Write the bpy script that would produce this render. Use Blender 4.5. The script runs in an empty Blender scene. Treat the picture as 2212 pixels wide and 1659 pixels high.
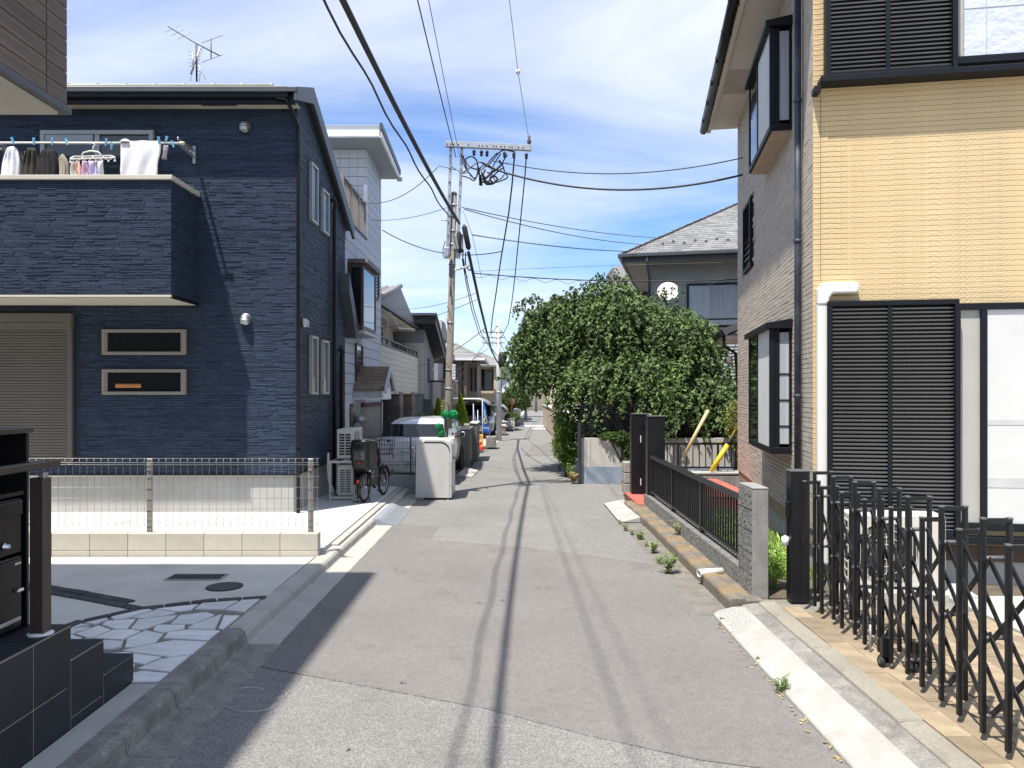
import bpy, math, random
from mathutils import Vector, Matrix
R = math.radians
random.seed(7)
S = bpy.context.scene
C = S.collection

# ------------------------------------------------------------------ camera, sky, sun, exposure
cam_data = bpy.data.cameras.new('camera')
cam = bpy.data.objects.new('camera', cam_data); C.objects.link(cam)
cam.location = (0, 0, 1.9); cam.rotation_euler = (R(90), 0, 0)
cam_data.sensor_width = 36; cam_data.lens = 27.03; cam_data.shift_y = 0.0084
cam_data.clip_start = 0.05; cam_data.clip_end = 2000
S.camera = cam

SUN = Vector((-0.262, -0.33, 1.0)).normalized()          # direction towards the sun
sun_el = math.asin(SUN.z); sun_az = math.atan2(SUN.x, SUN.y)
world = bpy.data.worlds.new('World'); S.world = world; world.use_nodes = True
nt = world.node_tree; nt.nodes.clear()
def nd(tree, typ, **kw):
    n = tree.nodes.new(typ)
    for k, v in kw.items(): setattr(n, k, v)
    return n
w_out = nd(nt, 'ShaderNodeOutputWorld'); w_bg = nd(nt, 'ShaderNodeBackground')
w_sky = nd(nt, 'ShaderNodeTexSky', sky_type='NISHITA', sun_disc=False, sun_elevation=sun_el, sun_rotation=sun_az,
           altitude=20, air_density=1.0, dust_density=0.6, ozone_density=2.2)
w_tc = nd(nt, 'ShaderNodeTexCoord'); w_sep = nd(nt, 'ShaderNodeSeparateXYZ')
nt.links.new(w_tc.outputs['Generated'], w_sep.inputs[0])
# project the view direction onto a high flat cloud layer, then thin wispy noise
w_add = nd(nt, 'ShaderNodeMath', operation='MAXIMUM'); w_add.inputs[1].default_value = 0.0
nt.links.new(w_sep.outputs['Z'], w_add.inputs[0])
w_add2 = nd(nt, 'ShaderNodeMath', operation='ADD'); w_add2.inputs[1].default_value = 0.13
nt.links.new(w_add.outputs[0], w_add2.inputs[0])
w_comb = nd(nt, 'ShaderNodeCombineXYZ')
for i, a in enumerate('XY'):
    d = nd(nt, 'ShaderNodeMath', operation='DIVIDE')
    nt.links.new(w_sep.outputs[a], d.inputs[0]); nt.links.new(w_add2.outputs[0], d.inputs[1])
    nt.links.new(d.outputs[0], w_comb.inputs[i])
w_map = nd(nt, 'ShaderNodeMapping'); w_map.inputs['Rotation'].default_value = (0, 0, R(38)); w_map.inputs['Scale'].default_value = (0.42, 0.80, 1)
w_map.inputs['Location'].default_value = (3.4, 1.2, 0)
nt.links.new(w_comb.outputs[0], w_map.inputs[0])
w_n = nd(nt, 'ShaderNodeTexNoise'); w_n.inputs['Scale'].default_value = 1.05; w_n.inputs['Detail'].default_value = 9; w_n.inputs['Roughness'].default_value = 0.56; w_n.inputs['Distortion'].default_value = 0.45
nt.links.new(w_map.outputs[0], w_n.inputs['Vector'])
w_ramp = nd(nt, 'ShaderNodeValToRGB'); w_ramp.color_ramp.elements[0].position = 0.35; w_ramp.color_ramp.elements[1].position = 0.72
w_ramp.color_ramp.elements[0].color = (0.02, 0.02, 0.02, 1); w_ramp.color_ramp.elements[1].color = (1, 1, 1, 1)
nt.links.new(w_n.outputs['Fac'], w_ramp.inputs[0])
w_mix = nd(nt, 'ShaderNodeMixRGB', blend_type='MIX'); w_mix.inputs[2].default_value = (10.6, 11.0, 11.6, 1)
w_gain = nd(nt, 'ShaderNodeMixRGB', blend_type='MULTIPLY'); w_gain.inputs[0].default_value = 1.0; w_gain.inputs[2].default_value = (1.3, 1.64, 2.15, 1)
nt.links.new(w_sky.outputs[0], w_gain.inputs[1])
nt.links.new(w_ramp.outputs[0], w_mix.inputs[0]); nt.links.new(w_gain.outputs[0], w_mix.inputs[1])
nt.links.new(w_mix.outputs[0], w_bg.inputs[0]); w_bg.inputs[1].default_value = 0.066
nt.links.new(w_bg.outputs[0], w_out.inputs[0])

sl = bpy.data.lights.new('sun', 'SUN'); sl.energy = 5.0; sl.angle = R(0.8); sl.color = (1.0, 0.95, 0.87)
sun = bpy.data.objects.new('sun', sl); C.objects.link(sun)
sun.rotation_euler = SUN.to_track_quat('Z', 'Y').to_euler()

S.view_settings.view_transform = 'Standard'; S.view_settings.look = 'None'
S.view_settings.exposure = 0.66; S.view_settings.gamma = 1.0; S.view_settings.use_curve_mapping = False
S.render.engine = 'CYCLES'
S.cycles.max_bounces = 6; S.cycles.diffuse_bounces = 3; S.cycles.glossy_bounces = 3; S.cycles.transparent_max_bounces = 8
S.cycles.use_denoising = True

# ------------------------------------------------------------------ helpers
F_, CX, CY, HC = 1661.0, 1106.0, 848.0, 1.9
def at(x, y, Y):
    """survey bearing (x, y) sighted at the real distance Y -> a point in metres"""
    return Vector(((x - CX) * Y / F_, Y, HC - (y - CY) * Y / F_))
def gr(x, y, z=0.0):
    Y = (HC - z) * F_ / (y - CY)
    return Vector(((x - CX) * Y / F_, Y, z))

def tag(o, label=None, cat=None, group=None, kind=None):
    if label: o['label'] = label
    if cat: o['category'] = cat
    if group: o['group'] = group
    if kind: o['kind'] = kind
    return o
def thing(name, label, cat, loc=(0, 0, 0), rz=0.0, group=None):
    o = bpy.data.objects.new(name, None); C.objects.link(o); o.empty_display_size = 0.1
    o.location = loc; o.rotation_euler = (0, 0, rz)
    return tag(o, label, cat, group)
def setting(name, loc=(0, 0, 0)):
    o = bpy.data.objects.new(name, None); C.objects.link(o); o.location = loc; o['kind'] = 'structure'; return o
def inst(src, parent=None, loc=None, rot=None, scale=None, name=None, mat=None):
    o = bpy.data.objects.new(name or src.name.split('.')[0], src.data); C.objects.link(o)
    o.parent = parent
    if loc is not None: o.location = loc
    if rot is not None: o.rotation_euler = rot
    if scale is not None: o.scale = scale
    for m in src.modifiers:
        if m.type == 'BEVEL':
            b = o.modifiers.new('bevel', 'BEVEL'); b.width = m.width; b.segments = m.segments; b.limit_method = 'ANGLE'
    return o
def copy_tree(o, parent=None):
    c = o.copy(); C.objects.link(c); c.parent = parent
    for ch in list(o.children): copy_tree(ch, c)
    return c

class MB:
    def __init__(s): s.v = []; s.f = []; s.sm = []
    def add(s, vs, fs, smooth=False):
        n = len(s.v); s.v += [tuple(p) for p in vs]
        for f in fs: s.f.append(tuple(i + n for i in f)); s.sm.append(smooth)
        return s
    def box(s, x0, x1, y0, y1, z0, z1):
        if x0 > x1: x0, x1 = x1, x0
        if y0 > y1: y0, y1 = y1, y0
        if z0 > z1: z0, z1 = z1, z0
        return s.add([(x0,y0,z0),(x1,y0,z0),(x1,y1,z0),(x0,y1,z0),(x0,y0,z1),(x1,y0,z1),(x1,y1,z1),(x0,y1,z1)],
                     [(3,2,1,0),(4,5,6,7),(0,1,5,4),(1,2,6,5),(2,3,7,6),(3,0,4,7)])
    def bar(s, a, b, w, h=None, up=(0, 0, 1)):
        """rectangular bar from a to b, w across, h along up"""
        a, b = Vector(a), Vector(b); h = h or w; d = (b - a).normalized(); u = Vector(up)
        if abs(d.dot(u)) > 0.98: u = Vector((0, 1, 0))
        sx = d.cross(u).normalized() * w / 2; sz = sx.cross(d).normalized() * h / 2
        vs = [p + i * sx + j * sz for p in (a, b) for (i, j) in ((-1,-1),(1,-1),(1,1),(-1,1))]
        return s.add(vs, [(3,2,1,0),(4,5,6,7),(0,1,5,4),(1,2,6,5),(2,3,7,6),(3,0,4,7)])
    def prism(s, poly, lo, hi, axis='z'):
        """poly: 2-D outline (counter-clockwise), extruded along axis from lo to hi"""
        def P(p, t): return (p[0], p[1], t) if axis == 'z' else ((t, p[0], p[1]) if axis == 'x' else (p[0], t, p[1]))
        n = len(poly); vs = [P(p, lo) for p in poly] + [P(p, hi) for p in poly]
        fs = [tuple(range(n))[::-1], tuple(range(n, 2 * n))] + [(i, (i + 1) % n, n + (i + 1) % n, n + i) for i in range(n)]
        if axis == 'y': fs = [f[::-1] for f in fs]
        return s.add(vs, fs)
    def tube(s, pts, r, n=6, caps=True, smooth=True):
        pts = [Vector(p) for p in pts]; m = len(pts); vs = []; fs = []
        rr = r if isinstance(r, (list, tuple)) else [r] * m
        prev = None
        for i, p in enumerate(pts):
            d = (pts[min(i + 1, m - 1)] - pts[max(i - 1, 0)])
            d = d.normalized() if d.length > 1e-9 else Vector((0, 0, 1))
            if prev is None:
                ref = Vector((0, 0, 1)) if abs(d.z) < 0.9 else Vector((1, 0, 0))
                e1 = d.cross(ref).normalized()
            else:
                e1 = (prev - d * prev.dot(d))
                e1 = e1.normalized() if e1.length > 1e-6 else d.orthogonal().normalized()
            prev = e1; e2 = d.cross(e1)
            for k in range(n):
                t = 2 * math.pi * k / n
                vs.append(p + (e1 * math.cos(t) + e2 * math.sin(t)) * rr[i])
        for i in range(m - 1):
            for k in range(n):
                fs.append((i*n+k, i*n+(k+1) % n, (i+1)*n+(k+1) % n, (i+1)*n+k))
        s.add(vs, fs, smooth)
        if caps:
            b = len(s.v) - len(vs)
            s.f.append(tuple(b + k for k in range(n))[::-1]); s.sm.append(False)
            s.f.append(tuple(b + (m-1)*n + k for k in range(n))); s.sm.append(False)
        return s
    def lathe(s, prof, n=16, M=None, smooth=True):
        """prof: list of (radius, height) revolved about z, then moved by M"""
        vs = []; fs = []
        for (r, z) in prof:
            for k in range(n):
                t = 2 * math.pi * k / n; vs.append(Vector((r * math.cos(t), r * math.sin(t), z)))
        for i in range(len(prof) - 1):
            for k in range(n): fs.append((i*n+k, i*n+(k+1) % n, (i+1)*n+(k+1) % n, (i+1)*n+k))
        fs.append(tuple(range(n))[::-1]); fs.append(tuple((len(prof)-1)*n + k for k in range(n)))
        if M is not None: vs = [M @ v for v in vs]
        return s.add(vs, fs, smooth)
    def torus(s, c, ax, Rr, r, n=24, m=8):
        """ring of radius Rr, tube r, round axis ax through c"""
        c = Vector(c); ax = Vector(ax).normalized(); e1 = ax.orthogonal().normalized(); e2 = ax.cross(e1); vs = []; fs = []
        for i in range(n):
            t = 2*math.pi*i/n; d = e1*math.cos(t) + e2*math.sin(t)
            for k in range(m):
                u = 2*math.pi*k/m; vs.append(c + d*(Rr + r*math.cos(u)) + ax*r*math.sin(u))
        for i in range(n):
            for k in range(m): fs.append((i*m+k, ((i+1) % n)*m+k, ((i+1) % n)*m+(k+1) % m, i*m+(k+1) % m))
        return s.add(vs, fs, True)
    def grid(s, P, nu, nv, smooth=True):
        vs = [P(i / nu, j / nv) for j in range(nv + 1) for i in range(nu + 1)]
        fs = [(j*(nu+1)+i, j*(nu+1)+i+1, (j+1)*(nu+1)+i+1, (j+1)*(nu+1)+i) for j in range(nv) for i in range(nu)]
        return s.add(vs, fs, smooth)
    def xf(s, M, start=0):
        for i in range(start, len(s.v)): s.v[i] = tuple(M @ Vector(s.v[i]))
        return s
    def build(s, name, mat, parent=None, bevel=0, seg=1, loc=None, rz=None, solid=0):
        me = bpy.data.meshes.new(name); me.from_pydata(s.v, [], s.f); me.update()
        me.polygons.foreach_set('use_smooth', s.sm)
        if mat is not None: me.materials.append(mat)
        o = bpy.data.objects.new(name, me); C.objects.link(o); o.parent = parent
        if loc is not None: o.location = loc
        if rz is not None: o.rotation_euler = (0, 0, rz)
        if solid:
            m = o.modifiers.new('thick', 'SOLIDIFY'); m.thickness = solid; m.offset = 0
        if bevel:
            b = o.modifiers.new('bevel', 'BEVEL'); b.width = bevel; b.segments = seg; b.limit_method = 'ANGLE'
        return o
def bx(name, mat, parent, x0, x1, y0, y1, z0, z1, bevel=0):
    return MB().box(x0, x1, y0, y1, z0, z1).build(name, mat, parent, bevel)

# ------------------------------------------------------------------ materials
def ramp2(t, c0, c1, p0=0.3, p1=0.7):
    r = nd(t, 'ShaderNodeValToRGB'); e = r.color_ramp.elements
    e[0].position = p0; e[0].color = (*c0, 1); e[1].position = p1; e[1].color = (*c1, 1); return r
def mat(name, col, rough=0.7, var=0.12, scale=3.0, bump=0.0, bscale=60.0, metal=0.0, spec=0.5, isl=0.0, rnd=0.0,
        stain=None, stain_amt=0.0, stain_scale=1.2, fine=0.0, fscale=250.0, coat=0.0, stretch=None, bdist=0.01):
    m = bpy.data.materials.new(name); m.use_nodes = True; t = m.node_tree; b = t.nodes['Principled BSDF']
    b.inputs['Roughness'].default_value = rough; b.inputs['Metallic'].default_value = metal
    b.inputs['Specular IOR Level'].default_value = spec; b.inputs['Coat Weight'].default_value = coat
    tc = nd(t, 'ShaderNodeTexCoord'); vec = tc.outputs['Object']
    if stretch:
        mp = nd(t, 'ShaderNodeMapping'); mp.inputs['Scale'].default_value = stretch; t.links.new(vec, mp.inputs[0]); vec = mp.outputs[0]
    def noise(sc, det=4, ro=0.55):
        n = nd(t, 'ShaderNodeTexNoise'); n.inputs['Scale'].default_value = sc; n.inputs['Detail'].default_value = det; n.inputs['Roughness'].default_value = ro
        t.links.new(vec, n.inputs['Vector']); return n
    n1 = noise(scale, 5)
    r = ramp2(t, [c * (1 - var) for c in col], [min(1, c * (1 + var)) for c in col]); t.links.new(n1.outputs['Fac'], r.inputs[0])
    cur = r.outputs[0]
    def value_mul(sock, amt):
        nonlocal cur
        mr = nd(t, 'ShaderNodeMapRange'); mr.inputs['To Min'].default_value = 1 - amt; mr.inputs['To Max'].default_value = 1 + amt
        t.links.new(sock, mr.inputs['Value'])
        x = nd(t, 'ShaderNodeMixRGB', blend_type='MULTIPLY'); x.inputs[0].default_value = 1
        cc = nd(t, 'ShaderNodeCombineXYZ')
        for i in range(3): t.links.new(mr.outputs[0], cc.inputs[i])
        t.links.new(cur, x.inputs[1]); t.links.new(cc.outputs[0], x.inputs[2]); cur = x.outputs[0]
    if isl:
        g = nd(t, 'ShaderNodeNewGeometry'); value_mul(g.outputs['Random Per Island'], isl)
    if rnd:
        g = nd(t, 'ShaderNodeObjectInfo'); value_mul(g.outputs['Random'], rnd)
    if fine:
        nf = noise(fscale, 2, 0.6); mr = nd(t, 'ShaderNodeMapRange'); mr.inputs['From Min'].default_value = 0.3; mr.inputs['From Max'].default_value = 0.7
        t.links.new(nf.outputs['Fac'], mr.inputs['Value']); value_mul(mr.outputs[0], fine)
    if stain is not None:
        ns = noise(stain_scale, 7, 0.62); rs = ramp2(t, (0, 0, 0), (1, 1, 1), 0.48, 0.68); t.links.new(ns.outputs['Fac'], rs.inputs[0])
        mm = nd(t, 'ShaderNodeMath', operation='MULTIPLY'); mm.inputs[1].default_value = stain_amt; t.links.new(rs.outputs[0], mm.inputs[0])
        x = nd(t, 'ShaderNodeMixRGB'); x.inputs[2].default_value = (*stain, 1); t.links.new(mm.outputs[0], x.inputs[0]); t.links.new(cur, x.inputs[1]); cur = x.outputs[0]
    t.links.new(cur, b.inputs['Base Color'])
    if bump:
        nb = noise(bscale, 4, 0.6); bp = nd(t, 'ShaderNodeBump'); bp.inputs['Strength'].default_value = bump; bp.inputs['Distance'].default_value = bdist
        t.links.new(nb.outputs['Fac'], bp.inputs['Height']); t.links.new(bp.outputs[0], b.inputs['Normal'])
    return m
def glass(name, col=(0.008, 0.010, 0.013), rough=0.03):
    m = mat(name, col, rough, 0.05, spec=0.6, bump=0.04, bscale=1.6, bdist=0.05); m.node_tree.nodes['Principled BSDF'].inputs['IOR'].default_value = 1.5; return m

def asphalt(name, lo, hi, gran, amt, bump):
    """bound aggregate: pale chips in a dark binder, wheel-worn lighter in broad patches"""
    m = bpy.data.materials.new(name); m.use_nodes = True; t = m.node_tree; b = t.nodes['Principled BSDF']
    b.inputs['Roughness'].default_value = 0.85; b.inputs['Specular IOR Level'].default_value = 0.3
    tc = nd(t, 'ShaderNodeTexCoord')
    v = nd(t, 'ShaderNodeTexVoronoi'); v.inputs['Scale'].default_value = gran; t.links.new(tc.outputs['Object'], v.inputs['Vector'])
    sp = nd(t, 'ShaderNodeSeparateColor'); t.links.new(v.outputs['Color'], sp.inputs[0])
    r = ramp2(t, lo, hi, 0.15, 0.95); t.links.new(sp.outputs[0], r.inputs[0])
    n = nd(t, 'ShaderNodeTexNoise'); n.inputs['Scale'].default_value = 0.7; n.inputs['Detail'].default_value = 8; n.inputs['Roughness'].default_value = 0.6
    t.links.new(tc.outputs['Object'], n.inputs['Vector'])
    mr = nd(t, 'ShaderNodeMapRange'); mr.inputs['From Min'].default_value = 0.3; mr.inputs['From Max'].default_value = 0.7; mr.inputs['To Min'].default_value = 1 - amt; mr.inputs['To Max'].default_value = 1 + amt
    t.links.new(n.outputs['Fac'], mr.inputs['Value'])
    x = nd(t, 'ShaderNodeVectorMath', operation='SCALE'); t.links.new(r.outputs[0], x.inputs[0]); t.links.new(mr.outputs[0], x.inputs['Scale'])
    n3 = nd(t, 'ShaderNodeTexNoise'); n3.inputs['Scale'].default_value = 14; n3.inputs['Detail'].default_value = 5
    t.links.new(tc.outputs['Object'], n3.inputs['Vector'])
    mr3 = nd(t, 'ShaderNodeMapRange'); mr3.inputs['From Min'].default_value = 0.3; mr3.inputs['From Max'].default_value = 0.7; mr3.inputs['To Min'].default_value = 0.93; mr3.inputs['To Max'].default_value = 1.07
    t.links.new(n3.outputs['Fac'], mr3.inputs['Value'])
    x3 = nd(t, 'ShaderNodeVectorMath', operation='SCALE'); t.links.new(x.outputs[0], x3.inputs[0]); t.links.new(mr3.outputs[0], x3.inputs['Scale'])
    cur = x3.outputs[0]
    def darken(fac, col, amt):
        nonlocal cur
        mm = nd(t, 'ShaderNodeMath', operation='MULTIPLY'); mm.inputs[1].default_value = amt; t.links.new(fac, mm.inputs[0])
        mx = nd(t, 'ShaderNodeMixRGB'); mx.inputs[2].default_value = (*col, 1); t.links.new(mm.outputs[0], mx.inputs[0]); t.links.new(cur, mx.inputs[1]); cur = mx.outputs[0]
    nw = nd(t, 'ShaderNodeTexNoise'); nw.inputs['Scale'].default_value = 2.2; nw.inputs['Detail'].default_value = 6; t.links.new(tc.outputs['Object'], nw.inputs['Vector'])
    vm = nd(t, 'ShaderNodeVectorMath', operation='MULTIPLY_ADD'); vm.inputs[1].default_value = (.55, .55, .55); t.links.new(nw.outputs['Color'], vm.inputs[0]); t.links.new(tc.outputs['Object'], vm.inputs[2])
    ve = nd(t, 'ShaderNodeTexVoronoi', feature='DISTANCE_TO_EDGE'); ve.inputs['Scale'].default_value = 0.42; t.links.new(vm.outputs[0], ve.inputs['Vector'])
    rc = ramp2(t, (1, 1, 1), (0, 0, 0), 0.0, 0.0042); t.links.new(ve.outputs['Distance'], rc.inputs[0])
    nm = nd(t, 'ShaderNodeTexNoise'); nm.inputs['Scale'].default_value = 0.5; t.links.new(tc.outputs['Object'], nm.inputs['Vector'])
    rm = ramp2(t, (0, 0, 0), (1, 1, 1), 0.47, 0.60); t.links.new(nm.outputs['Fac'], rm.inputs[0])
    mk = nd(t, 'ShaderNodeMath', operation='MULTIPLY'); t.links.new(rc.outputs[0], mk.inputs[0]); t.links.new(rm.outputs[0], mk.inputs[1])
    darken(mk.outputs[0], (0.06, 0.058, 0.055), 0.55)
    no = nd(t, 'ShaderNodeTexNoise'); no.inputs['Scale'].default_value = 1.7; no.inputs['Detail'].default_value = 7; no.inputs['Roughness'].default_value = 0.65; t.links.new(tc.outputs['Object'], no.inputs['Vector'])
    ro = ramp2(t, (0, 0, 0), (1, 1, 1), 0.56, 0.74); t.links.new(no.outputs['Fac'], ro.inputs[0]); darken(ro.outputs[0], (0.09, 0.086, 0.08), 0.38)
    t.links.new(cur, b.inputs['Base Color'])
    bp = nd(t, 'ShaderNodeBump'); bp.inputs['Strength'].default_value = bump; bp.inputs['Distance'].default_value = 0.004
    t.links.new(sp.outputs[1], bp.inputs['Height']); t.links.new(bp.outputs[0], b.inputs['Normal'])
    return m

M = {}
M['asphalt'] = asphalt('asphalt_coarse', (0.138, 0.134, 0.127), (0.275, 0.268, 0.255), 160, 0.10, 0.45)
M['asphalt_patch'] = asphalt('asphalt_patch', (0.142, 0.135, 0.128), (0.212, 0.203, 0.193), 190, 0.10, 0.3)
M['asphalt_dark'] = asphalt('asphalt_old', (0.08, 0.08, 0.08), (0.20, 0.20, 0.195), 110, 0.15, 0.5)
M['ground'] = mat('bare_ground', (0.22, 0.20, 0.17), 0.95, 0.2, 2, 0.4, 30)
M['conc'] = mat('concrete', (0.42, 0.41, 0.38), 0.85, 0.10, 2.5, 0.15, 90, stain=(0.28, 0.26, 0.22), stain_amt=0.35, fine=0.08)
M['conc_white'] = mat('pale_concrete_pad', (0.50, 0.505, 0.505), 0.8, 0.06, 1.2, 0.1, 60, stain=(0.48, 0.48, 0.47), stain_amt=0.4, stain_scale=0.6, fine=0.04)
M['conc_drive'] = mat('brushed_driveway_concrete', (0.57, 0.55, 0.50), 0.85, 0.08, 1.5, 0.12, 80, stain=(0.36, 0.34, 0.30), stain_amt=0.5, stain_scale=0.9, fine=0.06)
M['conc_old'] = mat('weathered_concrete', (0.23, 0.22, 0.20), 0.95, 0.25, 9, 0.6, 90, stain=(0.12, 0.115, 0.10), stain_amt=0.6, stain_scale=3.0, fine=0.32, fscale=90, bdist=0.006)
M['conc_kerb'] = mat('new_kerb_concrete', (0.40, 0.385, 0.345), 0.85, 0.10, 3, 0.25, 90, stain=(0.30, 0.25, 0.17), stain_amt=0.4, fine=0.08)
M['conc_slab'] = mat('white_kerb_ramp_concrete', (0.38, 0.37, 0.345), 0.85, 0.08, 2, 0.2, 80, stain=(0.25, 0.235, 0.20), stain_amt=0.6, stain_scale=2.4, fine=0.10, rnd=0.06)
M['kerb_dirty'] = mat('mossy_kerb', (0.16, 0.145, 0.12), 0.95, 0.25, 6, 0.6, 60, stain=(0.26, 0.17, 0.07), stain_amt=0.8, stain_scale=3, fine=0.25, fscale=110)
M['block_beige'] = mat('beige_concrete_block', (0.46, 0.43, 0.365), 0.9, 0.08, 6, 0.3, 120, stain=(0.40, 0.34, 0.24), stain_amt=0.5, stain_scale=2.5, rnd=0.05, fine=0.12, fscale=160)
M['block_grey'] = mat('rough_grey_block', (0.22, 0.22, 0.21), 0.95, 0.35, 22, 1.0, 45, stain=(0.10, 0.10, 0.095), stain_amt=0.6, stain_scale=14, fine=0.35, fscale=90, bdist=0.03)
M['block_smooth'] = mat('smooth_grey_render', (0.26, 0.255, 0.24), 0.9, 0.15, 8, 0.3, 60, stain=(0.15, 0.15, 0.14), stain_amt=0.5, stain_scale=6)
M['marble'] = mat('pale_flagstone', (0.66, 0.66, 0.65), 0.7, 0.12, 5, 0.25, 30, rnd=0.10, fine=0.05, stretch=(1, 2.5, 1))
M['sett'] = mat('dark_sett', (0.055, 0.053, 0.055), 0.85, 0.2, 10, 0.6, 60, rnd=0.25, fine=0.2)
M['grout'] = mat('grout', (0.20, 0.185, 0.155), 0.95, 0.15, 10, 0.3, 80)
M['tile_dark'] = mat('dark_slate_tile', (0.014, 0.017, 0.023), 0.48, 0.2, 5, 0.12, 40, rnd=0.12, fine=0.1)
M['grout_beige'] = mat('beige_grout', (0.33, 0.30, 0.25), 0.9, 0.1, 10)
M['paver'] = mat('sandy_paver', (0.285, 0.225, 0.15), 0.92, 0.25, 10, 0.6, 90, rnd=0.28, stain=(0.16, 0.125, 0.085), stain_amt=0.7, stain_scale=5, fine=0.25, fscale=120)
M['red_tile'] = mat('red_clay_tile', (0.45, 0.12, 0.09), 0.6, 0.1, 6, 0.1, 60, rnd=0.12)
M['siding_dark'] = mat('navy_stacked_siding', (0.034, 0.051, 0.084), 0.55, 0.10, 6, 0.2, 80, isl=0.17, fine=0.08, spec=0.3)
M['siding_back'] = mat('navy_siding_joint', (0.016, 0.024, 0.040), 0.8, 0.1, 8)
M['trim_black'] = mat('black_metal_trim', (0.008, 0.009, 0.011), 0.45, 0.15, 5, spec=0.3)
M['trim_grey'] = mat('slate_metal_trim', (0.062, 0.070, 0.080), 0.45, 0.08, 4)
M['soffit'] = mat('cream_soffit', (0.52, 0.49, 0.41), 0.8, 0.06, 3)
M['sash_beige'] = mat('champagne_sash', (0.33, 0.305, 0.26), 0.4, 0.06, 5, metal=0.3)
M['sash_grey'] = mat('silver_sash', (0.36, 0.37, 0.36), 0.4, 0.06, 5, metal=0.3)
M['coping'] = mat('cream_coping', (0.56, 0.53, 0.45), 0.5, 0.05, 4)
M['shutter_taupe'] = mat('taupe_roller_shutter', (0.13, 0.115, 0.095), 0.5, 0.06, 3)
M['glass'] = glass('window_glass')
M['glass_blue'] = glass('clear_pane', (0.035, 0.05, 0.06), 0.02)
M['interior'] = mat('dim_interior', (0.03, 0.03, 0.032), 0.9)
M['steel'] = mat('stainless_hood', (0.50, 0.50, 0.49), 0.48, 0.06, 4, metal=1.0)
M['galv'] = mat('galvanised_steel', (0.46, 0.47, 0.47), 0.45, 0.12, 8, metal=0.7, stain=(0.3, 0.28, 0.26), stain_amt=0.3)
M['wire'] = mat('beige_fence_wire', (0.36, 0.35, 0.31), 0.4, 0.05, 3, metal=0.35)
M['bronze'] = mat('bronze_aluminium', (0.075, 0.062, 0.052), 0.4, 0.08, 4, metal=0.4)
M['black_box'] = mat('black_painted_steel', (0.006, 0.0065, 0.008), 0.4, 0.15, 5)
M['panel_brown'] = mat('wood_grain_panel', (0.135, 0.106, 0.086), 0.75, 0.25, 2.2, 0.4, 30, rnd=0.16, stretch=(1, 0.6, 9), fine=0.12, fscale=40)
M['panel_joint'] = mat('brown_joint', (0.05, 0.04, 0.034), 0.9)
M['yellow_wall'] = mat('ochre_siding', (0.66, 0.50, 0.275), 0.85, 0.05, 1.5, 0.6, 55, rnd=0.02, fine=0.07, fscale=70, bdist=0.02, stretch=(1.0, 1.0, 1.1), stain=(0.54,0.42,0.27), stain_amt=0.35, stain_scale=1.1)
M['tan_brick'] = mat('tan_brick_siding', (0.47, 0.415, 0.34), 0.85, 0.05, 4, 0.3, 70, isl=0.10, fine=0.08)
M['tan_joint'] = mat('tan_joint', (0.30, 0.245, 0.17), 0.9)
M['louvre'] = mat('black_louvre', (0.15, 0.15, 0.15), 0.35, 0.06, 3, metal=0.2)
M['frame_black'] = mat('blue_black_frame', (0.006, 0.0075, 0.011), 0.5, 0.1, 4, spec=0.25)
M['pipe_dark'] = mat('slate_downpipe', (0.030, 0.040, 0.058), 0.42, 0.12, 5, stain=(0.16, 0.17, 0.18), stain_amt=0.5, stain_scale=3)
M['pvc_white'] = mat('white_plastic', (0.70, 0.69, 0.65), 0.45, 0.04, 4)
M['paper'] = mat('window_paper', (0.60, 0.60, 0.58), 0.8, 0.03, 3, 0.25, 3, bdist=0.02)
M['paper_beige'] = mat('aged_window_paper', (0.40, 0.395, 0.36), 0.8, 0.05, 3, 0.25, 3, bdist=0.02)
M['curtain'] = mat('pale_curtain_behind_glass', (0.36, 0.39, 0.43), 0.7, 0.22, 9, stretch=(2.5, 2.5, 0.1), coat=1.0)
M['wood_dark'] = mat('dark_wood', (0.085, 0.05, 0.032), 0.8, 0.25, 5, stretch=(1, 1, 8))
M['wood_eave'] = mat('white_eave_board', (0.60, 0.56, 0.50), 0.75, 0.05, 3)
M['gate_black'] = mat('black_gate_metal', (0.007, 0.0075, 0.009), 0.38, 0.1, 5, spec=0.45)
M['cap_grey'] = mat('grey_plastic_cap', (0.10, 0.10, 0.105), 0.5)
M['rubber'] = mat('rubber', (0.018, 0.018, 0.019), 0.7)
M['ac_ivory'] = mat('ivory_enamel', (0.56, 0.55, 0.49), 0.45, 0.04, 4)
M['ac_dark'] = mat('coil_dark', (0.02, 0.021, 0.022), 0.7)
M['box_white'] = mat('white_enamel_steel', (0.53, 0.52, 0.50), 0.4, 0.04, 3, stain=(0.42, 0.39, 0.34), stain_amt=0.35, stain_scale=3.5, stretch=(1,1,.3))
M['pole_conc'] = mat('spun_concrete_pole', (0.20, 0.185, 0.16), 0.88, 0.14, 5, 0.3, 70, stain=(0.17, 0.15, 0.12), stain_amt=0.5, stain_scale=3, fine=0.12, stretch=(1, 1, 0.35))
M['cable'] = mat('black_cable', (0.018, 0.018, 0.02), 0.6)
M['cable_grey'] = mat('grey_cable', (0.10, 0.10, 0.105), 0.6)
M['net_green'] = mat('green_net', (0.0, 0.27, 0.075), 0.7, 0.3, 20)
M['siding_blue'] = mat('pale_blue_siding', (0.47, 0.51, 0.58), 0.7, 0.05, 2, 0.08, 40, stain=(0.36, 0.37, 0.40), stain_amt=0.3, stretch=(1, 1, 0.4), rnd=0.03)
M['siding_white'] = mat('white_tile_siding', (0.56, 0.57, 0.59), 0.7, 0.05, 3, isl=0.04, rnd=0.03)
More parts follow.
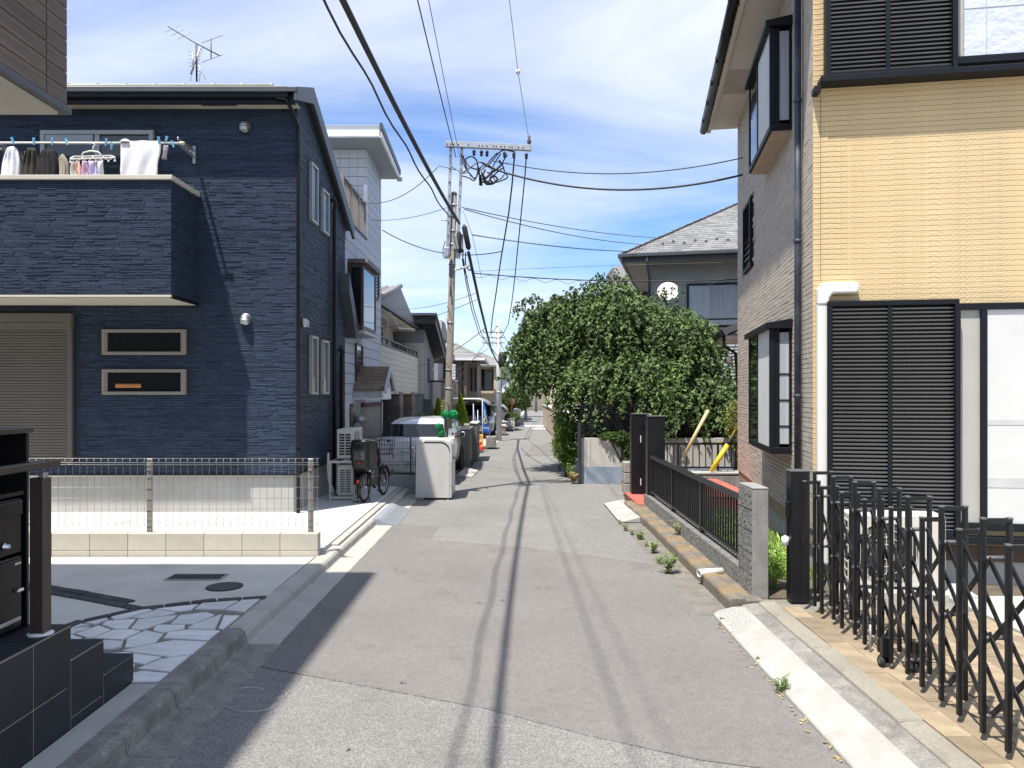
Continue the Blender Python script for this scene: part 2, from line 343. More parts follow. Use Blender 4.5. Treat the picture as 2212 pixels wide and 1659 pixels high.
M['siding_cream'] = mat('cream_board_siding', (0.55, 0.52, 0.46), 0.75, 0.05, 2, rnd=0.03)
M['joint_grey'] = mat('grey_joint', (0.17, 0.18, 0.20), 0.9)
M['brown_sash'] = mat('brown_sash', (0.045, 0.028, 0.022), 0.45, 0.1, 4)
M['shingle'] = mat('grey_shingle', (0.20, 0.20, 0.20), 0.9, 0.15, 8, 0.3, 50, isl=0.22, fine=0.1)
M['shingle_brown'] = mat('brown_shingle', (0.16, 0.12, 0.09), 0.9, 0.25, 8, 0.3, 50, isl=0.3, stain=(0.34, 0.28, 0.2), stain_amt=0.5, stain_scale=3)
M['kawara'] = mat('grey_roof_tile', (0.24, 0.235, 0.23), 0.6, 0.15, 6, rnd=0.12, isl=0.15)
M['grey_wall'] = mat('grey_render', (0.245, 0.25, 0.26), 0.85, 0.06, 2, 0.2, 60)
M['grey_dark_wall'] = mat('charcoal_tile', (0.075, 0.08, 0.088), 0.8, 0.1, 4, rnd=0.08, isl=0.15)
M['brown_brick'] = mat('taupe_brick', (0.18, 0.15, 0.125), 0.85, 0.12, 8, isl=0.25, fine=0.08)
M['tan_wall'] = mat('tan_tile', (0.42, 0.33, 0.25), 0.85, 0.1, 8, isl=0.2)
M['ivory_wall'] = mat('ivory_render', (0.58, 0.49, 0.34), 0.85, 0.05, 2)
M['white_wall'] = mat('white_garden_wall', (0.50, 0.48, 0.44), 0.9, 0.08, 2, 0.25, 50, stain=(0.36, 0.33, 0.29), stain_amt=0.6, stain_scale=2, stretch=(1, 1, 0.4))
M['blue_band'] = mat('blue_grey_paint', (0.24, 0.29, 0.36), 0.9, 0.12, 4, 0.2, 50, stain=(0.34, 0.36, 0.38), stain_amt=0.6, stain_scale=4)
M['car_white'] = mat('pearl_white_paint', (0.68, 0.68, 0.67), 0.25, 0.02, 2, coat=0.8)
M['car_silver'] = mat('silver_paint', (0.46, 0.47, 0.48), 0.28, 0.02, 2, metal=0.5, coat=0.8)
M['car_glass'] = glass('car_glass', (0.012, 0.014, 0.016), 0.03)
M['chrome'] = mat('chrome', (0.7, 0.7, 0.72), 0.15, 0.02, 2, metal=1.0)
M['red_lens'] = mat('red_lens', (0.45, 0.015, 0.012), 0.2, 0.05)
M['plate_white'] = mat('number_plate', (0.7, 0.7, 0.68), 0.5, 0.02)
M['ink_green'] = mat('plate_ink', (0.02, 0.09, 0.05), 0.6)
M['ink_dark'] = mat('dark_ink', (0.03, 0.04, 0.08), 0.6)
M['banner_blue'] = mat('blue_banner_cloth', (0.022, 0.115, 0.46), 0.75, 0.08, 4)
M['banner_yellow'] = mat('yellow_print', (0.72, 0.66, 0.06), 0.75)
M['print_white'] = mat('white_print', (0.75, 0.76, 0.78), 0.7)
M['orange'] = mat('orange_paint', (0.72, 0.20, 0.05), 0.55, 0.08)
M['sign_yellow'] = mat('sign_yellow', (0.72, 0.50, 0.12), 0.6)
M['sign_red'] = mat('sign_red', (0.66, 0.05, 0.03), 0.55)
M['yellow_guard'] = mat('yellow_guard', (0.78, 0.57, 0.03), 0.5, 0.06)
M['pale_guard'] = mat('faded_guard', (0.56, 0.49, 0.27), 0.6, 0.1, 6)
M['cloth_white'] = mat('white_cotton', (0.74, 0.74, 0.76), 0.9, 0.03, 4, 0.3, 8)
M['cloth_olive'] = mat('dark_olive_cotton', (0.040, 0.036, 0.026), 0.95, 0.15, 6)
M['cloth_black'] = mat('black_cotton', (0.014, 0.014, 0.017), 0.95, 0.15, 6)
M['cloth_khaki'] = mat('khaki_cotton', (0.34, 0.30, 0.23), 0.95, 0.12, 6)
M['cloth_pink'] = mat('pink_cotton', (0.62, 0.40, 0.52), 0.9, 0.1, 6)
M['cloth_lilac'] = mat('lilac_cotton', (0.50, 0.42, 0.68), 0.9, 0.1, 6)
M['cloth_peach'] = mat('peach_cotton', (0.72, 0.42, 0.30), 0.9, 0.1, 6)
M['peg_blue'] = mat('blue_peg_plastic', (0.10, 0.36, 0.58), 0.4, 0.05)
M['soil'] = mat('soil', (0.10, 0.08, 0.055), 1.0, 0.25, 8, 0.6, 40)
def leafmat(name, col, isl=0.35, trans=0.25):
    m = mat(name, col, 0.55, 0.25, 1.5, isl=isl, spec=0.35); t = m.node_tree; b = t.nodes['Principled BSDF']
    src = b.inputs['Base Color'].links[0].from_socket
    tr = nd(t, 'ShaderNodeBsdfTranslucent'); t.links.new(src, tr.inputs[0]); mx = nd(t, 'ShaderNodeMixShader'); mx.inputs[0].default_value = trans
    t.links.new(b.outputs[0], mx.inputs[1]); t.links.new(tr.outputs[0], mx.inputs[2]); t.links.new(mx.outputs[0], t.nodes['Material Output'].inputs[0]); return m
M['leaf'] = leafmat('cherry_leaf', (0.088, 0.142, 0.042), .6, .2)
M['leaf_dark'] = leafmat('hedge_leaf', (0.060, 0.11, 0.022))
M['leaf_lime'] = leafmat('conifer_leaf', (0.19, 0.27, 0.02))
M['leaf_weed'] = leafmat('weed_leaf', (0.17, 0.26, 0.06))
M['leaf_dry'] = leafmat('dry_leaf', (0.42, 0.34, 0.14))
M['bark'] = mat('bark', (0.085, 0.068, 0.055), 0.95, 0.25, 8, 0.8, 40)
# ------------------------------------------------------------------ ground, road, kerbs, pads
tag(MB().box(-300, 300, -80, 500, -0.5, -0.03).build('ground', M['ground']), kind='structure')
rows = [(-15,-2.1,2.35),(9,-2.1,2.35),(13.4,-2.1,2.45),(15.9,-2.1,2.6),(16.1,-1.9,2.6),(20,-1.6,1.9),(27,-1.0,2.0),(40,-0.4,2.4),(55,0.4,3.2),(67,1.0,4.1),(80,1.6,4.6),(100,2.6,5.6)]
mb = MB(); vs = []
for (y, a, b) in rows: vs += [(a, y, 0), (b, y, 0)]
mb.add(vs, [(2*i, 2*i+1, 2*i+3, 2*i+2) for i in range(len(rows)-1)])
tag(mb.build('road', M['asphalt']), kind='structure')
road = bpy.data.objects['road']
def sheet(name, m, pts, z, parent=None, kind='structure'):
    o = MB().add([(p[0], p[1], z) for p in pts], [tuple(range(len(pts)))]).build(name, m, parent)
    if parent is None: o['kind'] = kind
    return o
# smooth reinstated trench across the lane, and an older dark one further on
def wob(a, b, n, amp, seed):
    rr = random.Random(seed); return [(a[0]+(b[0]-a[0])*i/n, a[1]+(b[1]-a[1])*i/n + rr.uniform(-amp, amp)) for i in range(n+1)]
up = [gr(880,1132), gr(945,1139), gr(928,1167), gr(1119,1181), gr(1411,1220)]
lo = [gr(551,1439), gr(743,1474), gr(862,1496), gr(1059,1533), gr(1270,1589), gr(1521,1644)]
pts = [(-1.752, up[0].y)] + [(p.x, p.y) for p in up] + [(1.60, 8.15), (1.72, 6.6), (1.72, 3.75)] + [(p.x, p.y) for p in lo[::-1]] + [(-1.752, lo[0].y + 0.05)]
sheet('asphalt_patch', M['asphalt_patch'], pts[::-1], 0.004, road)
#,(1.6,8.2),(1.6,11.2),(1.42,11.0)], 0.004, road)
#,(-0.55,11.2),(-0.65,12.4),(-1.752,12.5)], 0.004, road)
sheet('asphalt_patch', M['asphalt_patch'], [(0.35,23.0),(1.30,23.2),(1.6,29.0),(0.75,28.0)], 0.004, road)
# tar seam along the trench, thin and slightly proud
for line in (lo, up[2:]):
    mb = MB(); mb.tube([(p.x, p.y, 0.0) for p in line], 0.006, 5); mb.build('tar_seam', M['asphalt_dark'], road)
# white road paint far down the lane
for (a, b, c, d) in [((1118,921),(1184,921),(1184,918.5),(1118,918.5)), ((1150,927),(1178,927),(1179,924.5),(1151,924.5))]:
    sheet('lane_marking', M['print_white'], [gr(*p)[:2] for p in (a, b, c, d)], 0.004, road)
# small tar drips and stones on the lane
rr = random.Random(3)
mb = MB()
for (x, y, s) in [(872,1476,.022),(1085,1298,.02),(1035,1303,.02),(752,1620,.012),(1250,1285,.008),(1165,1270,.008)]:
    p = gr(x, y); n = 9
    mb.add([(p.x + s*rr.uniform(.6,1.3)*math.cos(k*2*math.pi/n), p.y + s*1.3*rr.uniform(.6,1.3)*math.sin(k*2*math.pi/n), 0.0075) for k in range(n)], [tuple(range(n))])
mb.build('tar_spot', M['asphalt_dark'], road)
mb = MB()
for (cx,cy,rx,ry,a0,a1) in ((540,1512,62,26,.3,5.2),(590,1500,30,9,-.5,1.2)):
    mb.tube([Vector(gr(cx+rx*math.cos(t),cy+ry*math.sin(t)))+Vector((0,0,.002)) for t in [a0+(a1-a0)*k/30 for k in range(31)]], .004, 4)
mb.build('chalk_mark', M['conc'], road)

# left kerb: L-shaped gutter blocks, old dark ones first, newer pale ones from 5.8 m on
kerb_l = setting('kerb')
def kerb_block(L, h, wk, wg, r=0.03):
    prof = [(-wk,-0.06),(wg,-0.06),(wg,0.007),(0.03,0.006),(0.0,0.016),(-0.012,h-r),(-0.03,h-0.008),(-0.05,h),(-wk,h)]
    return MB().prism(prof, 0.0, L, 'y')
kb_old = kerb_block(0.594, 0.13, 0.16, 0.26).build('kerb_block', M['conc_old'], kerb_l, 0.006)
kb_old.location = (-2.0, 5.2, 0)
for i in range(1, 24): inst(kb_old, kerb_l, (-2.0 + 0.004*math.sin(i*2.1), 5.2 - 0.6*i, 0.002*math.sin(i*3.3)))
kb_new = kerb_block(0.594, 0.105, 0.178, 0.24).build('kerb_block', M['conc_kerb'], kerb_l, 0.006)
kb_new.location = (-1.99, 5.8, 0)
for i in range(1, 15): inst(kb_new, kerb_l, (-1.99 + 0.006*i, 5.8 + 0.6*i, 0.001*math.sin(i*3.3)))

# near house forecourt and the dark house's parking pad
drive = tag(MB().prism([(-14,-14),(-2.165,-14),(-2.165,8.42),(-14,8.42)], -0.4, 0.10).build('driveway', M['conc_drive']), kind='structure')
pad = setting('parking_pad')
for (x0, x1, y0, y1) in [(-14,-5.21,8.66,10.6),(-5.20,-2.125,8.66,10.6),(-14,-5.21,10.61,14.4),(-5.20,-2.125,10.61,14.4)]:
    bx('concrete_slab', M['conc_white'], pad, x0, x1, y0, y1, -0.4, 0.15, 0.004)
bx('edging_strip', M['conc_kerb'], pad, -2.12, -2.03, 9.0, 14.4, -0.3, 0.135, 0.006)
tag(MB().prism([(-45,14.45),(-1.62,14.45),(-1.5,16),(-1.30,18),(-0.88,27),(-0.3,40),(0.5,55),(1.05,67),(1.9,85),(2.4,99),(-45,99)], -0.3, 0.06).build('roadside_verge', M['conc']), kind='structure')
tag(MB().prism([(1.33,16.25),(45,16.25),(45,99),(5.2,99),(4.3,80),(3.75,67),(2.95,55),(2.1,40),(1.55,27),(1.36,20)], -0.3, 0.07).build('side_pavement', M['conc']), kind='structure')
tag(MB().prism([(2.27,6.75),(14,6.75),(14,16.0),(2.27,16.0)], -0.3, 0.095).build('garden_soil', M['soil']), kind='structure')
tag(MB().prism([(2.56,-14),(14,-14),(14,6.74),(2.1,6.74),(2.1,6.55),(2.24,6.5),(2.24,-14)], -0.3, 0.085).build('forecourt_base', M['grout']), kind='structure')

# crazy paving: irregular pale flags inside an arc of dark setts
reg = [(-3.42,4.74),(-2.172,4.74),(-2.172,6.66),(-2.62,6.53),(-3.05,6.32),(-3.34,5.95),(-3.44,5.4)]
def clip(poly, a, b, c):   # keep a*x+b*y<=c
    out = []
    for i in range(len(poly)):
        p, q = poly[i], poly[(i+1) % len(poly)]; fp = a*p[0]+b*p[1]-c; fq = a*q[0]+b*q[1]-c
        if fp <= 0: out.append(p)
        if fp*fq < 0: t = fp/(fp-fq); out.append((p[0]+(q[0]-p[0])*t, p[1]+(q[1]-p[1])*t))
    return out
def inset(poly, d):
    cx = sum(p[0] for p in poly)/len(poly); cy = sum(p[1] for p in poly)/len(poly); out = poly[:]
    res = poly[:]
    for i in range(len(poly)):
        p, q = poly[i], poly[(i+1) % len(poly)]; ex, ey = q[0]-p[0], q[1]-p[1]; L = math.hypot(ex, ey)
        if L < 1e-6: continue
        a, b = ey/L, -ex/L; c = a*p[0]+b*p[1]
        if a*cx+b*cy > c: a, b, c = -a, -b, -c
        res = clip(res, a, b, c-d)
        if len(res) < 3: return []
    return res
rr = random.Random(12); seeds = []
while len(seeds) < 36:
    p = (rr.uniform(-3.42,-2.17), rr.uniform(4.74,6.6))
    if all(math.hypot((p[0]-q[0])*.8, (p[1]-q[1])) > 0.125 for q in seeds): seeds.append(p)
flag = setting('crazy_paving')
bx('grout_bed', M['grout'], flag, -3.42, -2.172, 4.74, 6.0, 0.09, 0.104)
MB().prism([(-3.34,5.97),(-2.172,5.97),(-2.172,6.66),(-2.62,6.53),(-3.05,6.32)], 0.09, 0.1035).build('grout_bed', M['grout'], flag)
for sd in seeds:
    poly = reg[:]
    for q in seeds:
        if q is sd: continue
        a, b = q[0]-sd[0], q[1]-sd[1]; k_ = .5 + .13*math.sin(17*(sd[0]+q[0])+23*(sd[1]+q[1]))*(1 if sd < q else -1); m = (sd[0]+(q[0]-sd[0])*k_, sd[1]+(q[1]-sd[1])*k_); poly = clip(poly, a, b, a*m[0]+b*m[1])
        if len(poly) < 3: break
    if len(poly) < 3: continue
    poly = inset(poly, 0.009 + rr.random()*0.006)
    if len(poly) < 3: continue
    out = []
    for i in range(len(poly)):          # roughen the outline a little
        p, q = poly[i], poly[(i+1) % len(poly)]; out.append(p)
        if math.hypot(q[0]-p[0], q[1]-p[1]) > 0.12:
            cx, cy = sd; mx, my = (p[0]+q[0])/2, (p[1]+q[1])/2; k = rr.uniform(0.0, 0.035); out.append((mx+(cx-mx)*k, my+(cy-my)*k))
    MB().prism(out, 0.095, 0.113 + rr.uniform(0, 0.007)).build('flagstone', M['marble'], flag, 0.003)
sett_row = setting('sett_edging')
sett0 = MB().box(-0.098, 0.098, -0.045, 0.045, -0.02, 0.014).build('sett', M['sett'], sett_row, 0.006)
first = True
for path in ([(-3.50,5.45),(-3.40,5.98),(-3.09,6.38),(-2.64,6.60),(-2.18,6.73)], [(-7.2,7.55),(-5.2,7.22),(-4.4,7.03),(-3.75,6.72),(-3.16,6.42)], [(-7.2,7.66),(-5.2,7.33),(-4.37,7.14),(-3.71,6.82),(-3.20,6.56)]):
    segs = [(Vector(path[i]), Vector(path[i+1])) for i in range(len(path)-1)]; tot = sum((b-a).length for a, b in segs); d = 0.1
    while d < tot:
        e = d
        for a, b in segs:
            L = (b-a).length
            if e <= L:
                p = a + (b-a)*e/L; ang = math.atan2((b-a).y, (b-a).x); break
            e -= L
        if first: sett0.location = (p.x, p.y, 0.10); sett0.rotation_euler = (0,0,ang); first = False
        else: inst(sett0, sett_row, (p.x, p.y, 0.10 + rr.uniform(-.002,.002)), (0,0,ang + rr.uniform(-.03,.03)))
        d += 0.206
# manhole cover and drain grate in the forecourt
p = gr(485,1268,.1); mh = thing('manhole_cover', 'round black manhole cover in the concrete forecourt', 'manhole cover', (p.x,p.y,0.1))
MB().lathe([(0.165,0),(0.165,0.008),(0.15,0.010),(0.15,0.006),(0,0.006)], 28).build('rim', M['tile_dark'], mh)
mb = MB()
for i in range(-6, 7):
    w = math.sqrt(max(0.0, 0.145**2-(i*0.022)**2))
    mb.box(-w, w, i*0.022-0.004, i*0.022+0.004, 0.005, 0.0105); mb.box(i*0.022-0.004, i*0.022+0.004, -w, w, 0.005, 0.011)
mb.build('tread_ribs', M['cable_grey'], mh)
p = gr(425,1248,.1); dg = thing('drain_grate', 'blue grey rectangular drain grate beyond the round manhole cover', 'drain grate', (p.x,p.y,0.1))
MB().box(-.27,.27,-.12,-.105,0,.012).box(-.27,.27,.105,.12,0,.012).box(-.27,-.255,-.105,.105,0,.012).box(.255,.27,-.105,.105,0,.012).build('frame', M['galv'], dg)
bx('pit', M['ac_dark'], dg, -.255,.255,-.105,.105,0,.002)
g0 = bx('grate_bar', M['pipe_dark'], dg, -.255,.255,-.004,.004,.002,.010)
for i in range(-6, 7):
    if i: inst(g0, dg, (0, i*.016, 0))
g0.location = (0,0,0)

# low block wall with mesh fence
lw = thing('block_wall', 'low beige concrete block wall carrying the wire mesh fence', 'wall', (-2.13, 8.44, 0.0))
b0 = MB().box(-0.414, 0.0, 0.0, 0.12, 0.0, 0.186).build('block', M['block_beige'], lw, 0.005); first = True
for c in range(2):
    for i in range(18):
        loc = (-0.418*i, 0.0, -0.022 + 0.19*c)
        if first: b0.location = loc; first = False
        else: inst(b0, lw, loc)
bx('mortar', M['grout'], lw, -7.5, -0.003, 0.006, 0.114, -0.02, 0.352)
fence = thing('mesh_fence', 'beige wire mesh fence standing on the low beige block wall', 'fence', (-2.13, 8.50, 0.353))
z0, z1 = 0.07, 0.82
vb = MB(); 
def wire_profile(): return [(0,-.005,z1+.0),(0,-.03,z1-.045),(0,-.006,z1-.065),(0,-.006,z0+.075),(0,-.03,z0+.05),(0,-.005,z0+.02),(0,-.005,z0)]
v0 = vb.tube(wire_profile(), 0.0024, 5).build('vertical_wire', M['wire'], fence); first = True
for i in range(92):
    x = -0.02 - 0.0795*i
    if first: v0.location = (x,0,0); first = False
    else: inst(v0, fence, (x,0,0))
h0 = MB().tube([(-7.35,0,0),(0.0,0,0)], 0.0026, 5).build('horizontal_wire', M['wire'], fence); h0.location = (0,-.002,z1)
for (y, z) in [(-.028,z1-.045),(-.003,z1-.07),(-.003,.62),(-.003,.5),(-.003,.38),(-.003,.26),(-.003,.15),(-.028,z0+.05),(-.003,z0+.015)]: inst(h0, fence, (0,y,z))
p0 = MB().box(-.028,.028,-.016,.016,0,.815).build('post', M['sash_beige'], fence, .004); p0.location = (-0.10, .022, 0)
for x in (-1.885, -3.67, -5.45): inst(p0, fence, (x,.022,0))
for x in (-0.10,-1.885,-3.67): 
    MB().box(-.02,.02,-.008,.0,-.012,.012).build('clamp', M['galv'], fence, loc=(x,-.002,.70))
# ramp plates at the kerb by the parking pad
rp = thing('kerb_ramp', 'blue grey plastic kerb ramp at the edge of the white parking pad', 'ramp', (-1.99, 10.95, 0.0))
mb = MB()
prof = [(0.0,0.0),(0.36,0.0),(0.35,0.012),(0.14,0.075),(0.10,0.1),(0.0,0.104)]
mb.prism(prof, 0.0, 1.5, 'y').build('ramp_body', mat('ramp_plastic',(0.24,0.26,0.30),0.6,0.08,4,0.2,60,stain=(0.36,0.36,0.36),stain_amt=.4), rp, .004)
r0 = MB().bar((0.36,.75,.013),(0.10,.75,.105),1.49,0.006).build('tread_strip', M['galv'], rp)
r0.scale = (1,1,1); bpy.data.objects.remove(r0)
t0 = MB().bar((0,0.01,0),(0,1.49,0),.014,.006).build('tread_rib', M['galv'], rp); first = True
for k in range(7):
    f = (k+.5)/7; loc = (0.34-.2*f, 0, .016+.062*f)
    if first: t0.location = loc; first = False
    else: inst(t0, rp, loc)

# right hand side: gutter, mossy kerb, white ramp slabs, old concrete apron
gut = tag(MB().prism([(1.58,0.0),(1.872,0.0),(1.872,0.012),(1.60,0.006)], 6.55, 12.6, 'y').build('gutter', mat('gutter_concrete',(0.17,0.16,0.14),.95,.2,5,.5,60,stain=(.11,.10,.085),stain_amt=.6,stain_scale=2,fine=.2,fscale=100)), kind='structure')
kerb_r = setting('kerb')
kr = MB().prism([(0,-.05),(0.30,-.05),(0.30,.11),(.15,.112),(.135,.13),(.02,.13),(0,.11)], 0.0, 0.594, 'y').build('kerb_block', M['kerb_dirty'], kerb_r, .008)
for i in range(10):
    loc = (1.872 - .012*max(0,i-6), 6.62 + .6*i, .003*math.sin(i*2.7))
    if i == 0: kr.location = loc
    else: inst(kr, kerb_r, loc)
# kerb ramps: cast slabs, the first one with a dimpled rounded end
def slab_ramp(): return MB().prism([(0,0.0),(0.0,0.022),(.02,.034),(.245,.088),(.262,.088),(.262,0.0)], 0.0, 0.594, 'y')
sr = slab_ramp()
names = ['first', 'second', 'third', 'fourth', 'fifth', 'sixth']
base_me = None
for i in range(6):
    lab = ['white concrete kerb ramp slab with a dimpled end, nearest the rough block pillar', 'white concrete kerb ramp slab next after the dimpled one', 'white kerb ramp slab with grass sprouting at its near joint', 'clean white kerb ramp slab just on the near side of the grass tuft', 'nearest white kerb ramp slab, cut off by the bottom edge of the picture', 'white kerb ramp slab below the bottom edge'][i]
    t = thing('kerb_ramp', lab, 'ramp', (1.708, 6.02 - .6*i, 0.0), group='white kerb ramp slabs on the right')
    if i == 0:
        o = MB().prism([(0.0,0),(.262,0),(.262,.50),(.19,.585),(.06,.585),(0.0,.50)], 0.0, .022).build('slab', M['conc_slab'], t, .006)
        mb = MB().prism([(0,0.02),(.0,.026),(.02,.034),(.245,.088),(.262,.088),(.262,.02)], 0.0, .5, 'y')
        mb.add([(0,.5,.024),(.02,.5,.034),(.245,.5,.088),(.262,.5,.088),(.19,.585,.06),(.06,.585,.03),(.262,.5,.02),(.19,.585,.02),(.06,.585,.02),(0,.5,.02)],
               [(0,1,5),(1,2,4,5),(2,3,4),(3,6,7,4),(4,7,8,5),(5,8,9,0)])
        mb.build('sloped_top', M['conc_slab'], t, .004)
        d0 = MB().box(-.016,.016,-.020,.020,-.002,.004).build('dimple', M['conc_slab'], t, .003); first = True
        for a in range(5):
            for b in range(9):
                loc = (.045+.038*a+.012*(b % 2), .06+.05*b, .041+ (.038*a+.012*(b % 2))*.24)
                if first: d0.location = loc; d0.rotation_euler = (0,-.235,0); first = False
                else: inst(d0, t, loc, (0,-.235,0))
    elif base_me is None:
        base_me = sr.build('slab', M['conc_slab'], t, .006)
    else: inst(base_me, t)
apron = setting('concrete_apron')
MB().prism([(1.972,-.1),(2.10,-.1),(2.10,.094),(1.972,.078)], -12, 6.6, 'y').build('old_gutter', M['conc_old'], apron)
a0 = MB().prism([(2.104,-.1),(2.25,-.1),(2.25,.118),(2.12,.112),(2.104,.09)], 0, 1.19, 'y').build('edging_block', mat('edging',(0.27,0.25,0.205),0.92,0.2,5,.4,60,stain=(.15,.13,.10),stain_amt=.7,stain_scale=2.5,fine=.2,fscale=100), apron, .012)
for i in range(15):
    if i == 0: a0.location = (0,5.40,0)
    else: inst(a0, apron, (0.004*math.sin(i*2.2),5.40-1.2*i,.003*math.sin(i*1.7)))
# sandy pavers of the right hand forecourt
pv = setting('paver_forecourt')
pv0 = MB().box(0,.148,0,.297,-.05,.0).build('paver', M['paver'], pv, .004); first = True; rr = random.Random(5)
for r in range(13):
    for c in range(10):
        x = 2.256 + .152*c; y = 6.42 - .301*(r+1) + (.15 if c % 2 else 0)
        if y + .297 > 6.52: continue
        loc = (x, y, .112 + rr.uniform(-.003,.003))
        if first: pv0.location = loc; first = False
        else: inst(pv0, pv, loc)
ap = tag(MB().box(3.78, 12, -12, 6.7, -.1, .128).build('house_apron', M['conc']), kind='structure')
# ------------------------------------------------------------------ near brown house (upper storey overhangs the forecourt)
nh = thing('brown_house', 'brown wood-grain panelled house whose upper storey overhangs at the left edge', 'house', (-3.30, 5.70, 0.1))
# local: +x street side, y away from camera; far corner of the overhang at origin
bx('upper_wall', M['panel_joint'], nh, -8.0, -0.02, -9.0, -0.02, 3.92, 6.85)
H_ = 0.12
pn = MB().box(0,.022,-1.78,0,0,H_-.006).build('wall_panel', M['panel_brown'], nh, .003)
pe = MB().box(0,.022,-.245,0,0,H_-.006).build('wall_panel', M['panel_brown'], nh, .003)
fa = fb = True
for r in range(25):
    z = 3.93 + H_*r
    for c in range(6):
        if c == 0: 
            if fb: pe.location = (-.02,0,z); fb = False
            else: inst(pe, nh, (-.02,0,z))
        else:
            loc = (-.02, -.257-1.792*(c-1), z)
            if fa: pn.location = loc; fa = False
            else: inst(pn, nh, loc)
bp = MB().box(-1.78,0,0,.022,0,H_-.006).build('wall_panel', M['panel_brown'], nh, .003); first = True
for r in range(25):
    for c in range(4):
        loc = (-.021-1.79*c,-.02,3.93+H_*r)
        if first: bp.location = loc; first = False
        else: inst(bp, nh, loc)
bx('flashing', M['trim_grey'], nh, -8, .025, -9, .025, 3.865, 3.915, .004)
bx('soffit', M['soffit'], nh, -7.9, -.03, -8.9, -.06, 3.84, 3.864)
for y in (-1.1,-2.3,-3.5): bx('soffit_joint', M['shutter_taupe'], nh, -7.9,-.04,y-.003,y+.003,3.836,3.84)
bx('lower_wall', M['shutter_taupe'], nh, -8, -1.75, -9, -1.5, 0, 3.8)
bx('roof', M['trim_grey'], nh, -8.2, .04, -9.2, .06, 6.85, 6.92, .01)
bx('gutter', M['trim_black'], nh, -8.2, .03, .06, .12, 6.80, 6.88, .01)

# dark tiled entrance steps (seen from the side), landing, handrail, delivery boxes
st = thing('entrance_steps', 'dark slate tiled entrance steps at the lower left corner', 'steps', (-2.35, 4.78, 0.085))
# y runs back towards the camera: treads at -0..-.35 (.19), -.35..-.68 (.39), beyond (.575)
treads = [(-0.35,0.0,.19),(-0.68,-.35,.39),(-6.0,-.68,.575)]
for i,(ya,yb,h) in enumerate(treads): bx('step_core', M['grout_beige'], st, -2.2, -.003, ya-(.0 if i==2 else .03), yb-.003, -.1, h+.002)
def tile(x0,x1,y0,y1,z0,z1): return bx('tile', M['tile_dark'], st, x0,x1,y0,y1,z0,z1,.002)
g = .007
# side tiles (facing the street), 60 cm modules of the landing split at a level joint
tile(-.012,0,-.35+g/2,-g,-.05,.19-g)
tile(-.012,0,-.68+g/2,-.35-g/2,-.05,.075); tile(-.012,0,-.68+g/2,-.35-g/2,.08,.39-g)
y = -.68
for k in range(8):
    tile(-.012,0,y-.32+g/2,y-g/2,-.05,.25); tile(-.012,0,y-.32+g/2,y-g/2,.255,.575-g); y -= .32
# treads and risers
for k in range(4):
    x1 = -.0 - .6*k; x0 = x1-.6+g
    tile(x0,x1-(.0 if k else .0),-.35+.012,0,.19-g+.004,.19+.006); tile(x0,x1,-.68+.012,-.35,.39,.39+.006)
    tile(x0,x1,-.98,-.68,.575,.575+.006); tile(x0,x1,-1.58,-.985,.575,.575+.006); tile(x0,x1,-2.2,-1.585,.575,.581)
    tile(x0,x1-.012,-.35,-.35+.011,.197,.39-g); tile(x0,x1-.012,-.68,-.68+.011,.397,.575-g); tile(x0,x1-.012,-.011,0.0,-.05,.185)
strip = tag(MB().prism([(-2.345,-6),(-2.17,-6),(-2.17,4.73),(-2.345,4.73)], -.1, .108).build('footing_strip', M['conc']), kind='structure')
hr = thing('handrail', 'bronze aluminium handrail on one square post on the dark steps', 'handrail', (-2.41, 3.93, 0.666))
bx('post', M['bronze'], hr, -.036,.036,-.036,.036,0,.80,.004)
MB().lathe([(.062,0),(.062,.006),(.045,.012),(.03,.014)],16).build('base_sealant', M['pvc_white'], hr)
bx('bracket', M['galv'], hr, .0,.03,-.02,.02,.795,.83,.003)
MB().bar((.02,.10,.868),(.02,-3.0,.872),.055,.038).build('rail', M['bronze'], hr, .006)
dc = thing('mail_cabinet', 'black mail cabinet with open upper shelf at the left edge', 'cabinet', (-2.555, 4.07, .666))
bx('side_panel', M['black_box'], dc, -.42, 0, -.02, 0, 0, 1.02, .003)
bx('side_panel', M['black_box'], dc, -.42, -.002, -1.3, -1.28, 0, 1.02, .003)
bx('top_panel', M['bronze'], dc, -.44, .015, -1.32, .015, 1.022, 1.05, .004)
bx('back_panel', M['wood_dark'], dc, -.40, -.36, -1.28, -.02, .72, 1.02)
bx('shelf', M['black_box'], dc, -.40,-.01,-1.28,-.022,.70,.72)
mbx = bx('letter_box', M['black_box'], dc, -.36,-.012,-.62,-.045,.40,.685,.006)
bx('flap', M['black_box'], mbx, -.012,.002,-.61,-.055,.60,.675,.004)
MB().lathe([(.020,0),(.020,.012),(.012,.016),(.012,.03),(0,.031)],16,Matrix.Translation((-.012,-.19,.455)) @ Matrix.Rotation(R(90),4,'Y')).build('lock_knob', M['chrome'], mbx)
pbx = bx('parcel_box', M['black_box'], dc, -.36,-.012,-.62,-.045,.012,.385,.006)
bx('door', M['black_box'], pbx, -.012,-.002,-.605,-.06,.03,.37,.004)
bx('latch', M['chrome'], pbx, -.002,.022,-.125,-.075,.205,.222,.004)
bx('label', M['plate_white'], pbx, -.0018,.0,-.25,-.07,.055,.072); bx('label', M['plate_white'], pbx, -.0018,.0,-.115,-.068,.345,.355)
mb = MB()
for k in range(14): mb.box(0.0,.0008,-.24+.012*k,-.234+.012*k,.060,.066)
mb.build('label_text', M['ink_dark'], pbx)

# ------------------------------------------------------------------ navy house with the balcony
dh = thing('navy_house', 'dark navy two-storey house with stacked-stone siding and a boxy balcony', 'house', (-3.14, 11.2, 0.15))
